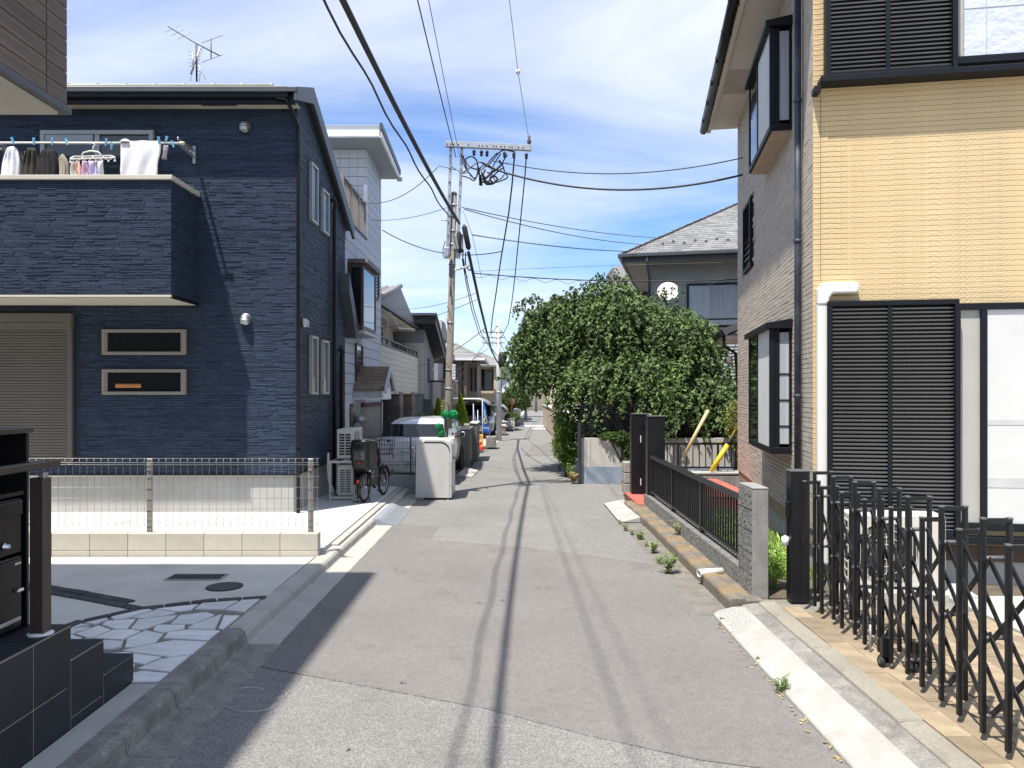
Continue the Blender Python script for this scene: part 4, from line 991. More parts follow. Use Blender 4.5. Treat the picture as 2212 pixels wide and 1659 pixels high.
# rubbish storage box at the road edge
gb = thing('rubbish_box','off-white steel rubbish storage box with rounded front standing in the road','storage box',(-1.71,13.60,.0))
Wb,Db,Hb=.645,.85,1.06
prof=[(0,.035),(Wb-.03,.035),(Wb-.03,.80)]
rc=.17
for k in range(9):
    a=R(90*k/8); prof.append((Wb-.03-rc+rc*math.cos(a),Hb-.01-rc+rc*math.sin(a)))
prof+= [(.015,Hb-.02)]
MB().prism(prof,0,Db,'y').build('body',M['box_white'],gb,.006)
lid=[]; 
for k in range(9):
    a=R(90*k/8); lid.append((Wb-rc-.012+(rc+.012)*math.cos(a),Hb-rc+(rc+.004)*math.sin(a)))
outer=[(Wb,.66)]+lid+[(.16,Hb+.006)]; inner=[(.16,Hb-.03)]+[(x-.03*(1 if x>Wb-rc else .0)-.0,z-.032) for (x,z) in lid[::-1]]+[(Wb-.035,.66)]
MB().prism(outer+inner,-.012,Db+.012,'y').build('curved_lid',M['box_white'],gb,.003)
MB().prism([(p[0]-.028 if i<len(outer)-1 else p[0],p[1]-.040) for i,p in enumerate(outer[1:])]+[(p[0]-.042,p[1]-.052) for p in outer[:0:-1]],-.004,-.001,'y').build('lid_gap',M['ac_dark'],gb)
bx('lower_door',M['box_white'],gb,Wb-.03,Wb-.004,-.010,Db+.01,.04,.655,.005)
bx('door_edge',M['galv'],gb,Wb-.045,Wb-.031,-.006,-.001,.04,.80)
bx('handle',M['ac_dark'],gb,Wb-.002,Wb+.02,.3,.5,.70,.73,.006); bx('latch',M['galv'],gb,Wb-.03,Wb-.005,-.02,-.011,.27,.29,.003)
MB().prism([(.0,1.0),(.155,1.01),(.155,1.035),(.005,1.03)],-.005,-.002,'y').build('top_trim',M['soffit'],gb)
for (x,y) in ((.05,.04),(.05,Db-.05)): bx('foot',M['tan_wall'],gb,x-.03,x+.09,y-.02,y+.05,0,.034)
for y in (.03,Db-.03): MB().lathe([(.022,0),(.022,.006),(.008,.01),(.008,.035)],10).build('levelling_foot',M['galv'],gb,loc=(Wb-.07,y,0))
# second low wall, grey blocks, with dark mesh fence
lw2 = thing('grey_block_wall','low grey block wall behind the bicycle','wall',(-3.05,14.42,.1))
b0=MB().box(0,.416,0,.12,0,.188).build('block',mat('grey_block',(.30,.30,.29),.9,.1,5,.2,80,rnd=.06,stain=(.2,.19,.17),stain_amt=.4),lw2,.004); first=True
for c in range(2):
    for i in range(4):
        loc=(.42*i+(.0),0,.19*c-.13)
        if first: b0.location=loc; first=False
        else: inst(b0,lw2,loc)
bx('mortar',M['grout'],lw2,0,1.67,.006,.114,-.13,.244)
f2=thing('wire_fence','dark wire mesh fence behind the bicycle and the rubbish box','fence',(-3.05,14.47,.345))
v0=MB().tube([(0,0,0),(0,0,.72)],.0028,4).build('vertical_wire',M['cable_grey'],f2); first=True
for i in range(34):
    if first: v0.location=(.01,0,.02); first=False
    else: inst(v0,f2,(.01+.049*i,0,.02))
h0=MB().tube([(0,0,0),(1.66,0,0)],.003,4).build('horizontal_wire',M['cable_grey'],f2)
for i,z in enumerate((.04,.14,.26,.38,.50,.62,.70,.73)):
    if i==0: h0.location=(0,0,z)
    else: inst(h0,f2,(0,0,z))
pp=MB().box(-.015,.015,-.015,.015,0,.74).build('post',M['bronze'],f2); pp.location=(1.14,.02,0); inst(pp,f2,(.02,.02,0))

# ------------------------------------------------------------------ cars
def car(name,label,loc,rz,paint,st,glass_top,glass_side,W,wheels,rw=.27,rear=True,group=None,scale=1.0):
    """st: stations along the length from the tail: (s, z_low, z_belt, z_roof, half_width)"""
    t=thing(name,label,'car',loc,rz,group); t.scale=(scale,)*3
    def ring(s):
        (x,zl,zb,zr,w)=s; wr=w*(.80 if zr-zb>.2 else .93)
        half=[(0,zl),(w*.80,zl),(w*.97,zl+.10),(w,zl+(zb-zl)*.55),(w*.985,zb),(wr,zb+(zr-zb)*.90),(wr*.72,zr),(0,zr+.012)]
        return [(x,-y,z) for (y,z) in half]+[(x,y,z) for (y,z) in half[-2:0:-1]]
    k=14; vs=[]; fs=[]
    for s in st: vs+=ring(s)
    for i in range(len(st)-1):
        for j in range(k): fs.append((i*k+j,(i+1)*k+j,(i+1)*k+(j+1)%k,i*k+(j+1)%k))
    n=len(st); fs.append(tuple(range(k))); fs.append(tuple((n-1)*k+j for j in range(k))[::-1])
    b=MB().add(vs,fs,True).build('body',paint,t); m=b.modifiers.new('sub','SUBSURF'); m.levels=2; m.render_levels=2
    def rp(i,f,j):   # point on loft between stations i,i+1
        a=Vector(ring(st[i])[j]); c=Vector(ring(st[i+1])[j]); return a+(c-a)*f
    def patch(i,f0,f1,j0,j1,nm,off,g0=.08,g1=.92,mirror=False):
        q=[]
        for f,g in ((f0,g0),(f1,g0),(f1,g1),(f0,g1)):
            p=rp(i,f,j0); r=rp(i,f,j1); q.append(p+(r-p)*g)
        nn=(q[1]-q[0]).cross(q[3]-q[0]).normalized(); c=sum(q,Vector())/4
        if nn.dot(c-Vector((c.x,0,.6)))<0: nn=-nn
        q=[p+nn*off for p in q]
        return MB().add(q,[(0,1,2,3)]).build(nm,M['car_glass'],t,solid=.004)
    for (i,f0,f1) in glass_top:
        q=[]
        for f in (f0,f1):
            for j in (5,9): q.append(rp(i,f,j))
        nn=(q[2]-q[0]).cross(q[1]-q[0]).normalized()
        if nn.z<0: nn=-nn
        q=[p+nn*.028+Vector((0,-p.y*.03,0)) for p in q]
        MB().add([q[0],q[1],q[3],q[2]],[(0,1,2,3)]).build('windscreen',M['car_glass'],t,solid=.006)
    for (i,f0,f1) in glass_side:
        patch(i,f0,f1,4,5,'side_window',.012); patch(i,f0,f1,10,9,'side_window',.012)
    for x in wheels:
        for sgn in (1,-1):
            y=sgn*(W-.085)
            w=MB().lathe([(rw*.62,-.085),(rw*.96,-.08),(rw,-.05),(rw,.05),(rw*.96,.08),(rw*.62,.085)],24,Matrix.Translation((x,y,rw)) @ Matrix.Rotation(R(90),4,'X')).build('wheel',M['rubber'],t)
            MB().lathe([(rw*.62,-.06),(rw*.60,.0),(rw*.2,.03),(rw*.62,.07)],14,Matrix.Translation((x,y+sgn*.01,rw)) @ Matrix.Rotation(R(90),4,'X'),False).build('rim',M['galv'],w)
            MB().torus((x,sgn*(W+.002),rw),(0,1,0),rw+.025,.02,20,6).build('wheel_arch',M['rubber'],t)
    return t
van_st=[(0,.30,.66,.72,.62),(.03,.22,.80,.86,.70),(.10,.19,.83,.92,.73),(.42,.17,.84,1.25,.74),(1.2,.17,.84,1.32,.74),(2.1,.17,.83,1.29,.74),(2.75,.17,.80,.88,.73),(3.3,.19,.70,.76,.70),(3.55,.26,.55,.60,.60)]
vn=car('parked_car','white hatchback with its tail towards the camera behind the wire fence',(-2.02,15.6,.06),R(88.5),M['car_white'],van_st,[(2,.06,.86),(5,.12,.9)],[(3,.1,.98),(4,.04,.96)],.74,(.62,2.85))
bx('number_plate',M['plate_white'],vn,-.045,-.03,-.17,.17,.44,.61,.004)
def txt(s,size,loc,rot,m,parent,name='lettering'):
    cu=bpy.data.curves.new(name,'FONT'); cu.body=s; cu.size=size; cu.align_x='CENTER'; cu.align_y='CENTER'; cu.extrude=.0008
    tmp=bpy.data.objects.new('tmp',cu); C.objects.link(tmp); dg_=bpy.context.evaluated_depsgraph_get(); me=bpy.data.meshes.new_from_object(tmp.evaluated_get(dg_)); bpy.data.objects.remove(tmp)
    me.materials.append(m); o=bpy.data.objects.new(name,me); C.objects.link(o); o.parent=parent; o.location=loc; o.rotation_euler=rot; return o
txt('\u00b7 43',.13,(-.047,0,.505),(R(90),0,R(-90)),M['ink_green'],vn)
for s in (1,-1): bx('tail_light',M['chrome'],vn,.0,.10,s*.68-.035,s*.68+.035,.62,.84,.012)
MB().lathe([(.045,0),(.045,.012)],16,Matrix.Translation((-.028,0,.70)) @ Matrix.Rotation(R(-90),4,'Y')).build('badge',M['chrome'],vn)
bx('tailgate_trim',M['chrome'],vn,-.035,-.02,-.25,.25,.635,.655,.004); bx('bumper_gap',M['ac_dark'],vn,-.02,-.012,-.60,.60,.375,.382)
bx('wiper',M['rubber'],vn,.10,.12,-.25,.2,.935,.95,.003)
for s in (1,-1): 
    mr=bx('door_mirror',M['car_white'],vn,2.0,2.12,s*.80-.08*(s<0)-.0,s*.80+.08*(s>0),.82,.95,.025); bx('mirror_glass',M['car_glass'],mr,1.992,1.999,s*.80-.07*(s<0),s*.80+.07*(s>0),.835,.935)
    MB().bar((2.06,s*.70,.83),(2.06,s*.82,.86),.05,.03).build('mirror_arm',M['rubber'],mr)
bx('reflected_sunshade',M['paper'],vn,.30,.31,-.40,.45,.93,1.12)
sed_st=[(0,.3,.6,.66,.6),(.05,.2,.70,.78,.68),(.5,.17,.72,.82,.72),(1.1,.17,.74,1.12,.72),(1.9,.17,.74,1.18,.72),(2.4,.17,.73,1.12,.72),(3.1,.17,.70,.78,.72),(3.8,.2,.62,.68,.66),(3.95,.28,.5,.55,.58)]
car('parked_car','white saloon car half hidden behind the first power pole',(-2.3,20.4,.06),R(88),M['car_white'],sed_st,[(2,.1,.9),(5,.1,.9)],[(3,.1,.95),(4,.05,.9)],.72,(.7,3.1))
mv_st=[(0,.28,.50,.56,.60),(.08,.2,.62,.68,.70),(.55,.17,.74,.80,.74),(.62,.17,.76,.84,.75),(1.25,.17,.80,1.42,.75),(2.2,.17,.82,1.46,.75),(3.6,.17,.82,1.40,.74),(3.9,.22,.8,.9,.7)]
mv=car('minivan','silver minivan facing the camera beside the second power pole',(-1.42,30.9,.06),R(92),M['car_silver'],mv_st,[(3,.06,.88)],[(4,.05,.95),(5,.05,.95)],.75,(.65,3.1),.28)
bx('grille',M['ac_dark'],mv,-.02,.04,-.45,.45,.52,.60,.01); bx('grille_bar',M['chrome'],mv,-.03,.03,-.5,.5,.605,.635,.006)
for s in (1,-1): bx('headlight',M['chrome'],mv,.0,.2,s*.58-.1,s*.58+.1,.58,.70,.02); bx('door_mirror',M['car_silver'],mv,1.0,1.1,s*.78-.07,s*.78+.07,.84,.98,.02)
bx('number_plate',M['plate_white'],mv,-.045,-.03,-.16,.16,.33,.47,.004)
# ------------------------------------------------------------------ utility pole 1 with cross arm and its gear
YP=14.6
pole=thing('utility_pole','near concrete power pole with a steel cross arm and tangled cables','utility pole',(0,0,0))
MB().tube([(-1.225,YP,-.2),(-1.213,YP,1.4),(-1.10,YP,5.66)],[.080,.075,.054],20).build('shaft',M['pole_conc'],pole)
MB().lathe([(.06,0),(.05,.04),(.02,.055),(0,.057)],16,Matrix.Translation((-1.10,YP,5.66))).build('cap',M['pole_conc'],pole)
def ring(y,h,r,m,nm='band'):
    p=at(968+13*(900-y)/480,y,YP); MB().lathe([(r,0),(r+.006,.004),(r+.006,h-.004),(r,h)],18,Matrix.Translation((p.x,YP,p.z))).build(nm,m,pole)
for y,h,r in [(445,.03,.070),(470,.05,.071),(500,.02,.072),(530,.03,.073),(572,.02,.075),(698,.018,.083),(800,.02,.088),(840,.022,.090),(905,.02,.093)]: ring(y,h,r*.87,M['galv'])
ca=MB().bar(at(962,311,14.42),at(1148,320,14.42),.085,.105).build('cross_arm',M['galv'],pole,.004)
mb=MB()
for x in (966,974,980,990,1012,1035,1042,1052,1066,1072,1082,1090,1100,1106,1120,1130):
    p=at(x,311+9*(x-962)/186,14.42-.044); mb.box(p.x-.012,p.x+.012,p.y-.002,p.y+.0005,p.z-.012,p.z+.012)
mb.build('bolt_holes',M['ac_dark'],ca)
for (x0,x1) in ((974,967),(998,989)):
    rz_=MB().bar(at(x0,315,14.50),at(x1,535,14.52),.055,.045,up=(0,1,0)).build('riser',M['galv'],pole,.003)
    mb=MB()
    for k in range(7):
        f=.1+.13*k; p=at(x0,315,14.47)+(at(x1,535,14.49)-at(x0,315,14.47))*f; mb.box(p.x-.009,p.x+.009,p.y-.008,p.y+.0,p.z-.014,p.z+.014)
    mb.build('bolt_holes',M['ac_dark'],rz_)
for (x,y,dx) in ((966,476,-12),(997,492,12),(996,368,14)): p=at(x,y,14.5); MB().tube([p,p+Vector((dx*.009,0,0))],.012,6).build('step_bolt',M['galv'],pole)
for x,y in ((965,548),(989,548)): p=at(x,y,14.45); MB().box(p.x-.045,p.x+.045,p.y-.03,p.y+.03,p.z-.09,p.z+.12).build('terminal_bracket',M['galv'],pole,.01)
# insulators hanging below the cross arm
for x in (1024,1040,1052,1090,1110,1137):
    p=at(x,323+8*(x-1024)/120,14.42); MB().lathe([(.012,0),(.03,-.02),(.034,-.05),(.022,-.07),(.034,-.09),(.012,-.12)],10,Matrix.Translation(p)).build('insulator',M['black_box'],pole)
p=at(1143,305,14.42); MB().lathe([(.03,-.05),(.045,0),(.02,.05),(.03,.08),(0,.12)],10,Matrix.Translation(p)).build('insulator',M['cap_grey'],pole)
# splice closures
c0=at(1002,485,14.25); c1=at(1013,540,14.32)
MB().tube([c0,c0+(c1-c0)*.12,c0+(c1-c0)*.9,c1],[.02,.05,.05,.02],12).build('splice_closure',M['cable'],pole)
MB().tube([at(990,500,14.3),at(991,503,14.3),at(995,543,14.34),at(996,547,14.34)],[.02,.042,.042,.02],12).build('splice_closure',M['cable'],pole)
p=at(990,523,14.36); MB().box(p.x-.10,p.x+.09,p.y-.06,p.y+.06,p.z-.14,p.z+.14).build('junction_box',mat('grey_box',(.28,.29,.29),.5,.1),pole,.01)
# spaghetti of drop wires under the arm
rr=random.Random(21)
def loop(pts,r,m,n=20,parent=pole,name='drop_wire'):
    """smooth curve through sighted points (Catmull-Rom)"""
    P=[Vector(p) for p in pts]; P=[P[0]*2-P[1]]+P+[P[-1]*2-P[-2]]; out=[]
    for i in range(1,len(P)-2):
        for k in range(n):
            t=k/n; a,b,c,d=P[i-1:i+3]; out.append(.5*((2*b)+(c-a)*t+(2*a-5*b+4*c-d)*t*t+(3*b-a-3*c+d)*t**3))
    out.append(P[-2]); return MB().tube(out,r,5).build(name,m,parent)
def A2(l,Y=14.35): return [at(x,y,Y+rr.uniform(-.15,.15)) for x,y in l]
loop(A2([(1074,330),(1060,345),(1046,362),(1030,372)]),.012,M['cable'])
loop(A2([(1082,332),(1070,350),(1062,368),(1056,390),(1040,385),(1034,368)]),.012,M['cable'])
loop(A2([(1096,334),(1086,352),(1090,370),(1096,383),(1078,392),(1060,395),(1046,388),(1040,370)]),.013,M['cable'])
loop(A2([(1112,328),(1090,324),(1078,330),(1066,344),(1052,360)]),.013,M['cable'])
loop(A2([(1000,335),(1010,368),(1024,385),(1032,372),(1030,348),(1018,338),(1006,345),(1014,360),(1030,366)]),.014,M['cable'])
loop(A2([(998,380),(1012,384),(1024,390),(1030,380),(1036,365),(1046,355)]),.012,M['cable'])
loop(A2([(1034,362),(1036,382),(1038,398),(1044,392),(1052,398),(1066,396),(1074,386),(1066,380),(1058,388),(1068,396)]),.018,M['cable'])
loop(A2([(1040,378),(1050,384),(1060,374),(1072,366),(1082,356),(1078,346)]),.022,M['cable'])
loop(A2([(1044,390),(1054,394),(1062,384),(1076,370),(1088,362)]),.014,M['cable'])
loop(A2([(998,375),(1016,362),(1034,350),(1050,358),(1066,366)]),.012,M['cable_grey'])
loop(A2([(996,330),(1004,360),(1018,378),(1026,388)]),.010,M['cable'])
loop(A2([(1034,372),(1040,388),(1036,398),(1042,400)]),.016,M['cable']); loop(A2([(1048,366),(1044,380),(1050,390),(1056,398)]),.016,M['cable']); loop(A2([(1052,372),(1064,378),(1070,390),(1084,384),(1092,372)]),.012,M['cable'])
loop(A2([(972,358),(985,366),(1000,374),(1012,372)]),.009,M['cable_grey'])
loop(A2([(962,520),(957,540),(959,556),(968,552),(976,540)]),.008,M['cable_grey']); loop(A2([(1001,540),(1000,560),(1004,585),(1010,600)]),.012,M['cable']); loop(A2([(1006,545),(1006,570),(1014,584),(1020,575)]),.012,M['cable']); loop(A2([(985,520),(980,550),(976,580),(972,640)],14.5),.010,M['cable'])
# street name plate, paper notice, rusty steps
pl=at(980.5,803,14.48); sp_=MB().box(pl.x-.028,pl.x+.028,pl.y-.006,pl.y,pl.z-.14,pl.z+.14).build('name_plate',M['print_white'],pole,.003)
mb=MB()
for k in range(4):
    z=pl.z+.10-.062*k
    for (a,b,c,d) in ((-.016,.016,.012,.016),(-.016,.016,-.004,0),(-.018,.018,-.020,-.016),(-.003,.003,-.02,.02),(-.016,-.011,-.02,.012),(.011,.016,-.02,.012)): mb.box(pl.x+a,pl.x+b,pl.y-.0075,pl.y-.0062,z+c,z+d)
mb.build('plate_characters',M['ink_dark'],sp_)
pl=at(975,937,14.49); nt_=MB().box(pl.x-.055,pl.x+.055,pl.y-.004,pl.y,pl.z-.10,pl.z+.10).build('paper_notice',M['print_white'],pole)
MB().add([(pl.x+.005,pl.y-.006,pl.z),(pl.x+.03,pl.y-.006,pl.z-.045),(pl.x+.055,pl.y-.006,pl.z),(pl.x+.03,pl.y-.006,pl.z+.045)],[(0,1,2,3)]).build('diamond_mark',mat('maroon',(.16,.012,.02),.7),nt_)
for (x,y,x2,y2) in ((963,688,970,706),(966,783,971,800),(966,660,971,676)): MB().tube([at(x,y,14.49),at(x2,y2,14.50)],.006,5).build('step_rod',mat('rust',(.12,.05,.025),.9),pole)
MB().tube([at(965,868,14.45),at(970,882,14.46),at(968,895,14.45)],.008,5).tube([at(971,874,14.45),at(969,884,14.46)],.006,5).build('wire_tie',M['cable'],pole)
MB().bar(at(983,583,14.40),at(1013,575,14.10),.05,.03).build('lamp_arm',M['pvc_white'],pole,.006)
# green crow nets tied to the pole
def net(name,label,blobs,Y,seed):
    t=thing(name,label,'net',(0,0,0)); rr=random.Random(seed)
    for (x,y,rx,ry) in blobs:
        c=at(x,y,Y); sx,sz=rx*Y/F_,ry*Y/F_; ph=[rr.uniform(0,6) for _ in range(4)]
        def P(u,v):
            th=2*math.pi*u; f=math.pi*v; w=.86+.16*math.sin(5*th+ph[0]+3*f)+.12*math.sin(9*f+ph[1]+2*th)+.12*math.sin(13*th+7*f+ph[2])+.10*math.sin(21*f-8*th+ph[3])
            return c+Vector((sx*w*math.sin(f)*math.cos(th),.09*w*math.sin(f)*math.sin(th),sz*w*math.cos(f)))
        b=MB().grid(P,40,26).build('bundle',M['net_green'],t)
        s=MB()
        for k in range(46):
            a=rr.uniform(0,6.28); f=rr.uniform(.4,2.7); pts=[]
            for q in range(6):
                aa=a+q*.35; ff=f+.15*math.sin(q*2+a); pts.append(c+Vector((sx*1.2*math.sin(ff)*math.cos(aa),.115*math.sin(ff)*math.sin(aa),sz*1.2*math.cos(ff))))
            s.tube(pts,.004,3)
        s.build('loose_strands',M['net_green'],b)
    return t
net('crow_net','bunched green crow net tied round the pole like a bow',[(963,896,9,8),(980,896,9,9)],14.47,1)
net('crow_net','green crow net hanging in two lumps left of the pole above the rubbish box',[(948,922,6.5,6.5),(953,936,6,8)],14.40,2)

# ------------------------------------------------------------------ overhead cables
def sag(a,b,s,n=24): return [a+(b-a)*(k/n)-Vector((0,0,s*4*(k/n)*(1-k/n))) for k in range(n+1)]
def wire(name,label,pts,r,m=M['cable'],twist=0):
    mb=MB()
    if twist:
        for ph_ in (0,math.pi):
            out=[]; d=0; 
            fine=[]
            for i in range(len(pts)-1):
                for k in range(6): fine.append(pts[i]+(pts[i+1]-pts[i])*k/6)
            fine.append(pts[-1])
            for i,p in enumerate(fine): out.append(p+Vector((math.cos(i*1.1+ph_),math.sin(i*1.1+ph_)*.5,math.sin(i*1.1+ph_)))*twist)
            mb.tube(out,r,4)
    else: mb.tube(pts,r,6)
    return tag(mb.build(name,m),label,'cable','overhead cables')
WP=at(985,470,14.4)
wire('trunk_cable','thickest black overhead cable running from the near pole towards the viewer',sag(at(992,482,14.35),Vector((-1.78,-9,5.9)),.55),.029)
# helically lashed cable left of it
pts=sag(at(970,470,14.45),Vector((-2.05,-9,6.0)),.50,60)
wire('lashed_cable','wavy lashed cable left of the thickest overhead cable',[p+Vector((.014*math.sin(i*1.15),0,.014*math.cos(i*1.15))) for i,p in enumerate(pts)],.012)
wire('service_cable','thin cable reaching the left end of the cross arm from above',sag(at(985,340,14.4),Vector((-1.15,-9,7.6)),.35),.008)
wire('service_cable','thinnest cable reaching the cross arm between the two risers',sag(at(993,340,14.4),Vector((-.9,-9,7.9)),.35),.005,M['cable_grey'])
# guy with ball insulator above the right end of the arm
e=at(1143,306,14.4); e2=at(1093,-60,10.2)
gw=wire('guy_wire','single wire with a ball insulator rising from the right end of the cross arm',[e,at(1119,155,12.3),e2],.006,M['galv']); 
p=at(1119,155,12.3); MB().lathe([(0,-.04),(.03,-.03),(.042,0),(.03,.03),(0,.04)],12,Matrix.Translation(p)).build('ball_insulator',M['pvc_white'],gw)
# wires crossing to the right
wire('service_cable','thin cable sagging from the cable tangle to the tan house, upper of two',[at(1064,348,14.3)]+sag(at(1090,352,14.3),at(1640,332,12.6),.26),.009)
wire('trunk_cable','thick cable sagging from the cable tangle to the tan house',[at(1040,350,14.3)]+sag(at(1075,368,14.3),at(1640,368,12.6),.34),.017)
wire('drop_wire','upper grey wire from pole to the grey roofed house',sag(at(998,448,14.5),at(1428,514,20.95),.10),.009,M['cable_grey'])
wire('drop_wire','lower grey wire from pole to the grey roofed house',sag(at(1003,452,14.5),at(1402,529,20.6),.12),.009,M['cable_grey'])
wire('twisted_wire','twisted wire running from beside the pole to the gutter of the grey roofed house',sag(at(1020,507,14.6),at(1362,543,19.8),.06),.006,M['cable'],.012)
wire('messenger_cable','level lashed cable crossing above the tree to the tan house',sag(at(1024,590,15.5),at(1640,601,14.2),.10),.011)
pts=sag(at(1024,592,15.5),at(1640,603,14.2),.10,140)
wire('lashing_wire','loose spiral wire hanging under the level cable above the tree',[p-Vector((0,0,.03+.035*math.sin(i*.55))) for i,p in enumerate(pts)],.004)
wire('drop_wire','thin wire rising to the right across the grey roofed house window',sag(at(1024,586,15.5),at(1640,565,14.2),-.02),.004,M['cable_grey'])
wire('service_cable','cable sagging left from beside the pole to the corner of the pale blue house',sag(at(826,497,18.7),at(1084,543,16.9),.28),.011)
wire('drop_wire','grey wire curving left from the near pole to the pale blue house balcony',[at(772,432,15.4)]+sag(at(790,438,15.6),at(948,358,14.4),.22)+[at(985,367,14.4)],.008,M['cable_grey'])
wire('drop_wire','faint wire running left from the middle of the near pole',sag(at(790,474,18.0),at(966,448,14.5),.10),.006,M['cable_grey'])
# runs from the near pole on to the second pole
P2=at(1076,705,30.2)
wire('trunk_cable','thick cable bundle falling from the near pole to the second pole',[at(1012,545,14.32),at(1024,600,15.6),at(1036,655,17.5),at(1050,712,20.5),at(1062,758,25),at(1075,783,30)],.030)
for k,(dx,lb) in enumerate(((-10,'loose thin cable left of the bundle falling to the second pole'),(-18,'leftmost thin cable falling from the near pole to the second pole'))):
    wire('service_cable',lb,[at(1004+dx*.3,560,14.4),at(1014+dx*.4,610,15.6),at(1030+dx*.6,670,17.5),at(1046+dx*.6,722,21),at(1075,770,30)],.010)
wire('service_cable','crooked double cable hanging from the cross arm, left of two',[at(1112,330,14.4),at(1106,400,15.0),at(1099,460,15.6),at(1092,500,16.1),at(1082,560,17.2),at(1072,630,19.2),at(1064,682,21.5),at(1060,720,25)],.015)
wire('service_cable','dark cable hanging from the right end of the cross arm',[at(1137,335,14.4),at(1134,380,14.8),at(1128,440,15.4),at(1120,520,16.3),at(1112,600,18.2),at(1106,650,20),at(1098,700,24),at(1082,730,30)],.012)
rr=random.Random(4)
wire('drop_wire','thin wire slanting from under the pole terminal to the twisted wire',[at(1000,455,14.5),at(1020,507,14.6),at(1032,560,15.2),at(1040,600,16)],.005,M['cable_grey'])
wire('drop_wire','wire slanting down from the near pole to the cream house balcony',sag(at(1049,708,20.3),at(905,790,27),.15),.010,M['cable_grey']); wire('drop_wire','wire slanting from the second pole to the brown brick house',sag(at(1076,700,30.2),at(985,820,33),.10),.010,M['cable_grey'])
wire('drop_wire','pair wire passing behind the near pole to the cream house',sag(at(1034,645,17.2),at(800,712,19.2),.12),.007,M['cable_grey'])
wire('drop_wire','upper thin wire reaching the cream house from the cable bundle',sag(at(1031,632,16.8),at(860,668,22),.10),.006,M['cable_grey'])
wire('drop_wire','far level wire left of the second pole',sag(at(950,820,34),at(1076,735,30.3),.10),.009,M['cable_grey']); wire('drop_wire','far wire leaving the second pole to the right, upper',sag(at(1080,712,30.3),at(1135,770,55),.3),.012); wire('drop_wire','far wire leaving the second pole to the right, lower',sag(at(1080,740,30.3),at(1136,800,55),.4),.014)

# second, third and fourth poles
def pole2(label,x,ybase,ytop,rb,rt,m,arms):
    b=gr(x,ybase); Y=b.y; t=thing('utility_pole',label,'utility pole',(b.x,b.y,0),group='far utility poles')
    h=HC-(ytop-CY)*Y/F_
    MB().tube([(0,0,-.1),(-.02,0,h)],[rb,rt],14).build('shaft',m,t)
    for (yy,w) in arms:
        z=HC-(yy-CY)*Y/F_; MB().bar((-w*.7,0,z),(w*.25,-.1,z),.03,.03).build('cross_arm',M['cable_grey'],t)
        for k in range(3): MB().lathe([(.012,0),(.024,.02),(.012,.06)],8).build('insulator',M['cable'],t,loc=(-w*.7+w*.4*k,-.03,z+.01))
    return t,Y,h
t,Y,h=pole2('pale grey second power pole beside the silver minivan',1078,952,690,.115,.085,mat('pale_pole',(.45,.46,.47),.6,.08,4),[(718,.9),(730,.9),(741,.9)])
MB().bar((.05,0,2.9),(.75,-.1,3.15),.05,.05).build('lamp_arm',M['pvc_white'],t); MB().lathe([(.12,0),(.13,.02),(.12,.04)],14).build('band',M['galv'],t,loc=(0,0,1.9)); MB().lathe([(.13,0),(.17,.15),(.15,.5),(.1,.6)],14).build('cable_box',M['cable'],t,loc=(.12,-.05,2.9))
pole2('thin pale third power pole beyond the beige garden wall',1136,906,800,.12,.09,mat('pale_pole',(.45,.46,.47),.6,.08,4),[(815,.5)])
pole2('farthest grey power pole near the end of the lane',1158,890,790,.13,.10,M['pole_conc'],[(800,.7)])
# ------------------------------------------------------------------ houses along the left side
def boards(parent,m,nm,x0,x1,y0,y1,z0,z1,pitch,gap=.012,holes=None):
    """stacked horizontal boards filling a thin box (the wall's outer face)"""
    b=MB().box(x0,x1,y0,y1,0,pitch-gap).build(nm,m,parent); n=int((z1-z0)/pitch+.5)
    for k in range(n):
        if k==0: b.location=(0,0,z0)
        else: inst(b,parent,(0,0,z0+pitch*k))
def swin(parent,x,ya,yb,za,zb,fr,gl,w=.05,dep=.05,bars=0,mull=()):
    """window in a wall that faces +x"""
    f=MB().box(x-.02,x+dep,ya,yb,za,za+w).box(x-.02,x+dep,ya,yb,zb-w,zb).box(x-.02,x+dep,ya,ya+w,za+w,zb-w).box(x-.02,x+dep,yb-w,yb,za+w,zb-w).build('window',fr,parent)
    bx('pane',gl,f,x+.012,x+.018,ya+w,yb-w,za+w,zb-w)
    for k in range(bars):
        z=za+w+(zb-za-2*w)*(k+1)/(bars+1); MB().bar((x+.03,ya+w,z),(x+.03,yb-w,z),.02,.012).build('louvre_blade',fr,f)
    return f
# pale blue three-storey house
wh=thing('pale_blue_house','tall pale blue boarded house with a roof terrace and a brown bay window','house',(-3.2,14.6,.06))
bx('wall_core',M['joint_grey'],wh,-5,-.03,.03,4.17,-.1,5.2)
boards(wh,M['siding_blue'],'siding_board',-.03,0,.0,4.2,1.62,5.2,.2)
boards(wh,M['siding_white'],'siding_board',-5,-.031,.0,.03,0,5.2,.2,.008)
bx('upper_core',M['joint_grey'],wh,-5,-.03,2.33,4.17,5.2,7.2)
boards(wh,M['siding_blue'],'siding_board',-.03,.0,2.3,4.2,5.2,7.2,.2)
tl=MB().box(0,.188,0,.012,0,.188).build('wall_tile',M['siding_white'],wh); first=True
for r in range(10):
    for c in range(11):
        loc=(-.19-.195*c,2.318,5.2+.2*r)
        if first: tl.location=loc; first=False
        else: inst(tl,wh,loc)
MB().lathe([(.09,0),(.09,.05),(.07,.07)],16,Matrix.Translation((-.75,2.316,6.75)) @ Matrix.Rotation(R(90),4,'X')).build('round_vent',M['pvc_white'],wh)
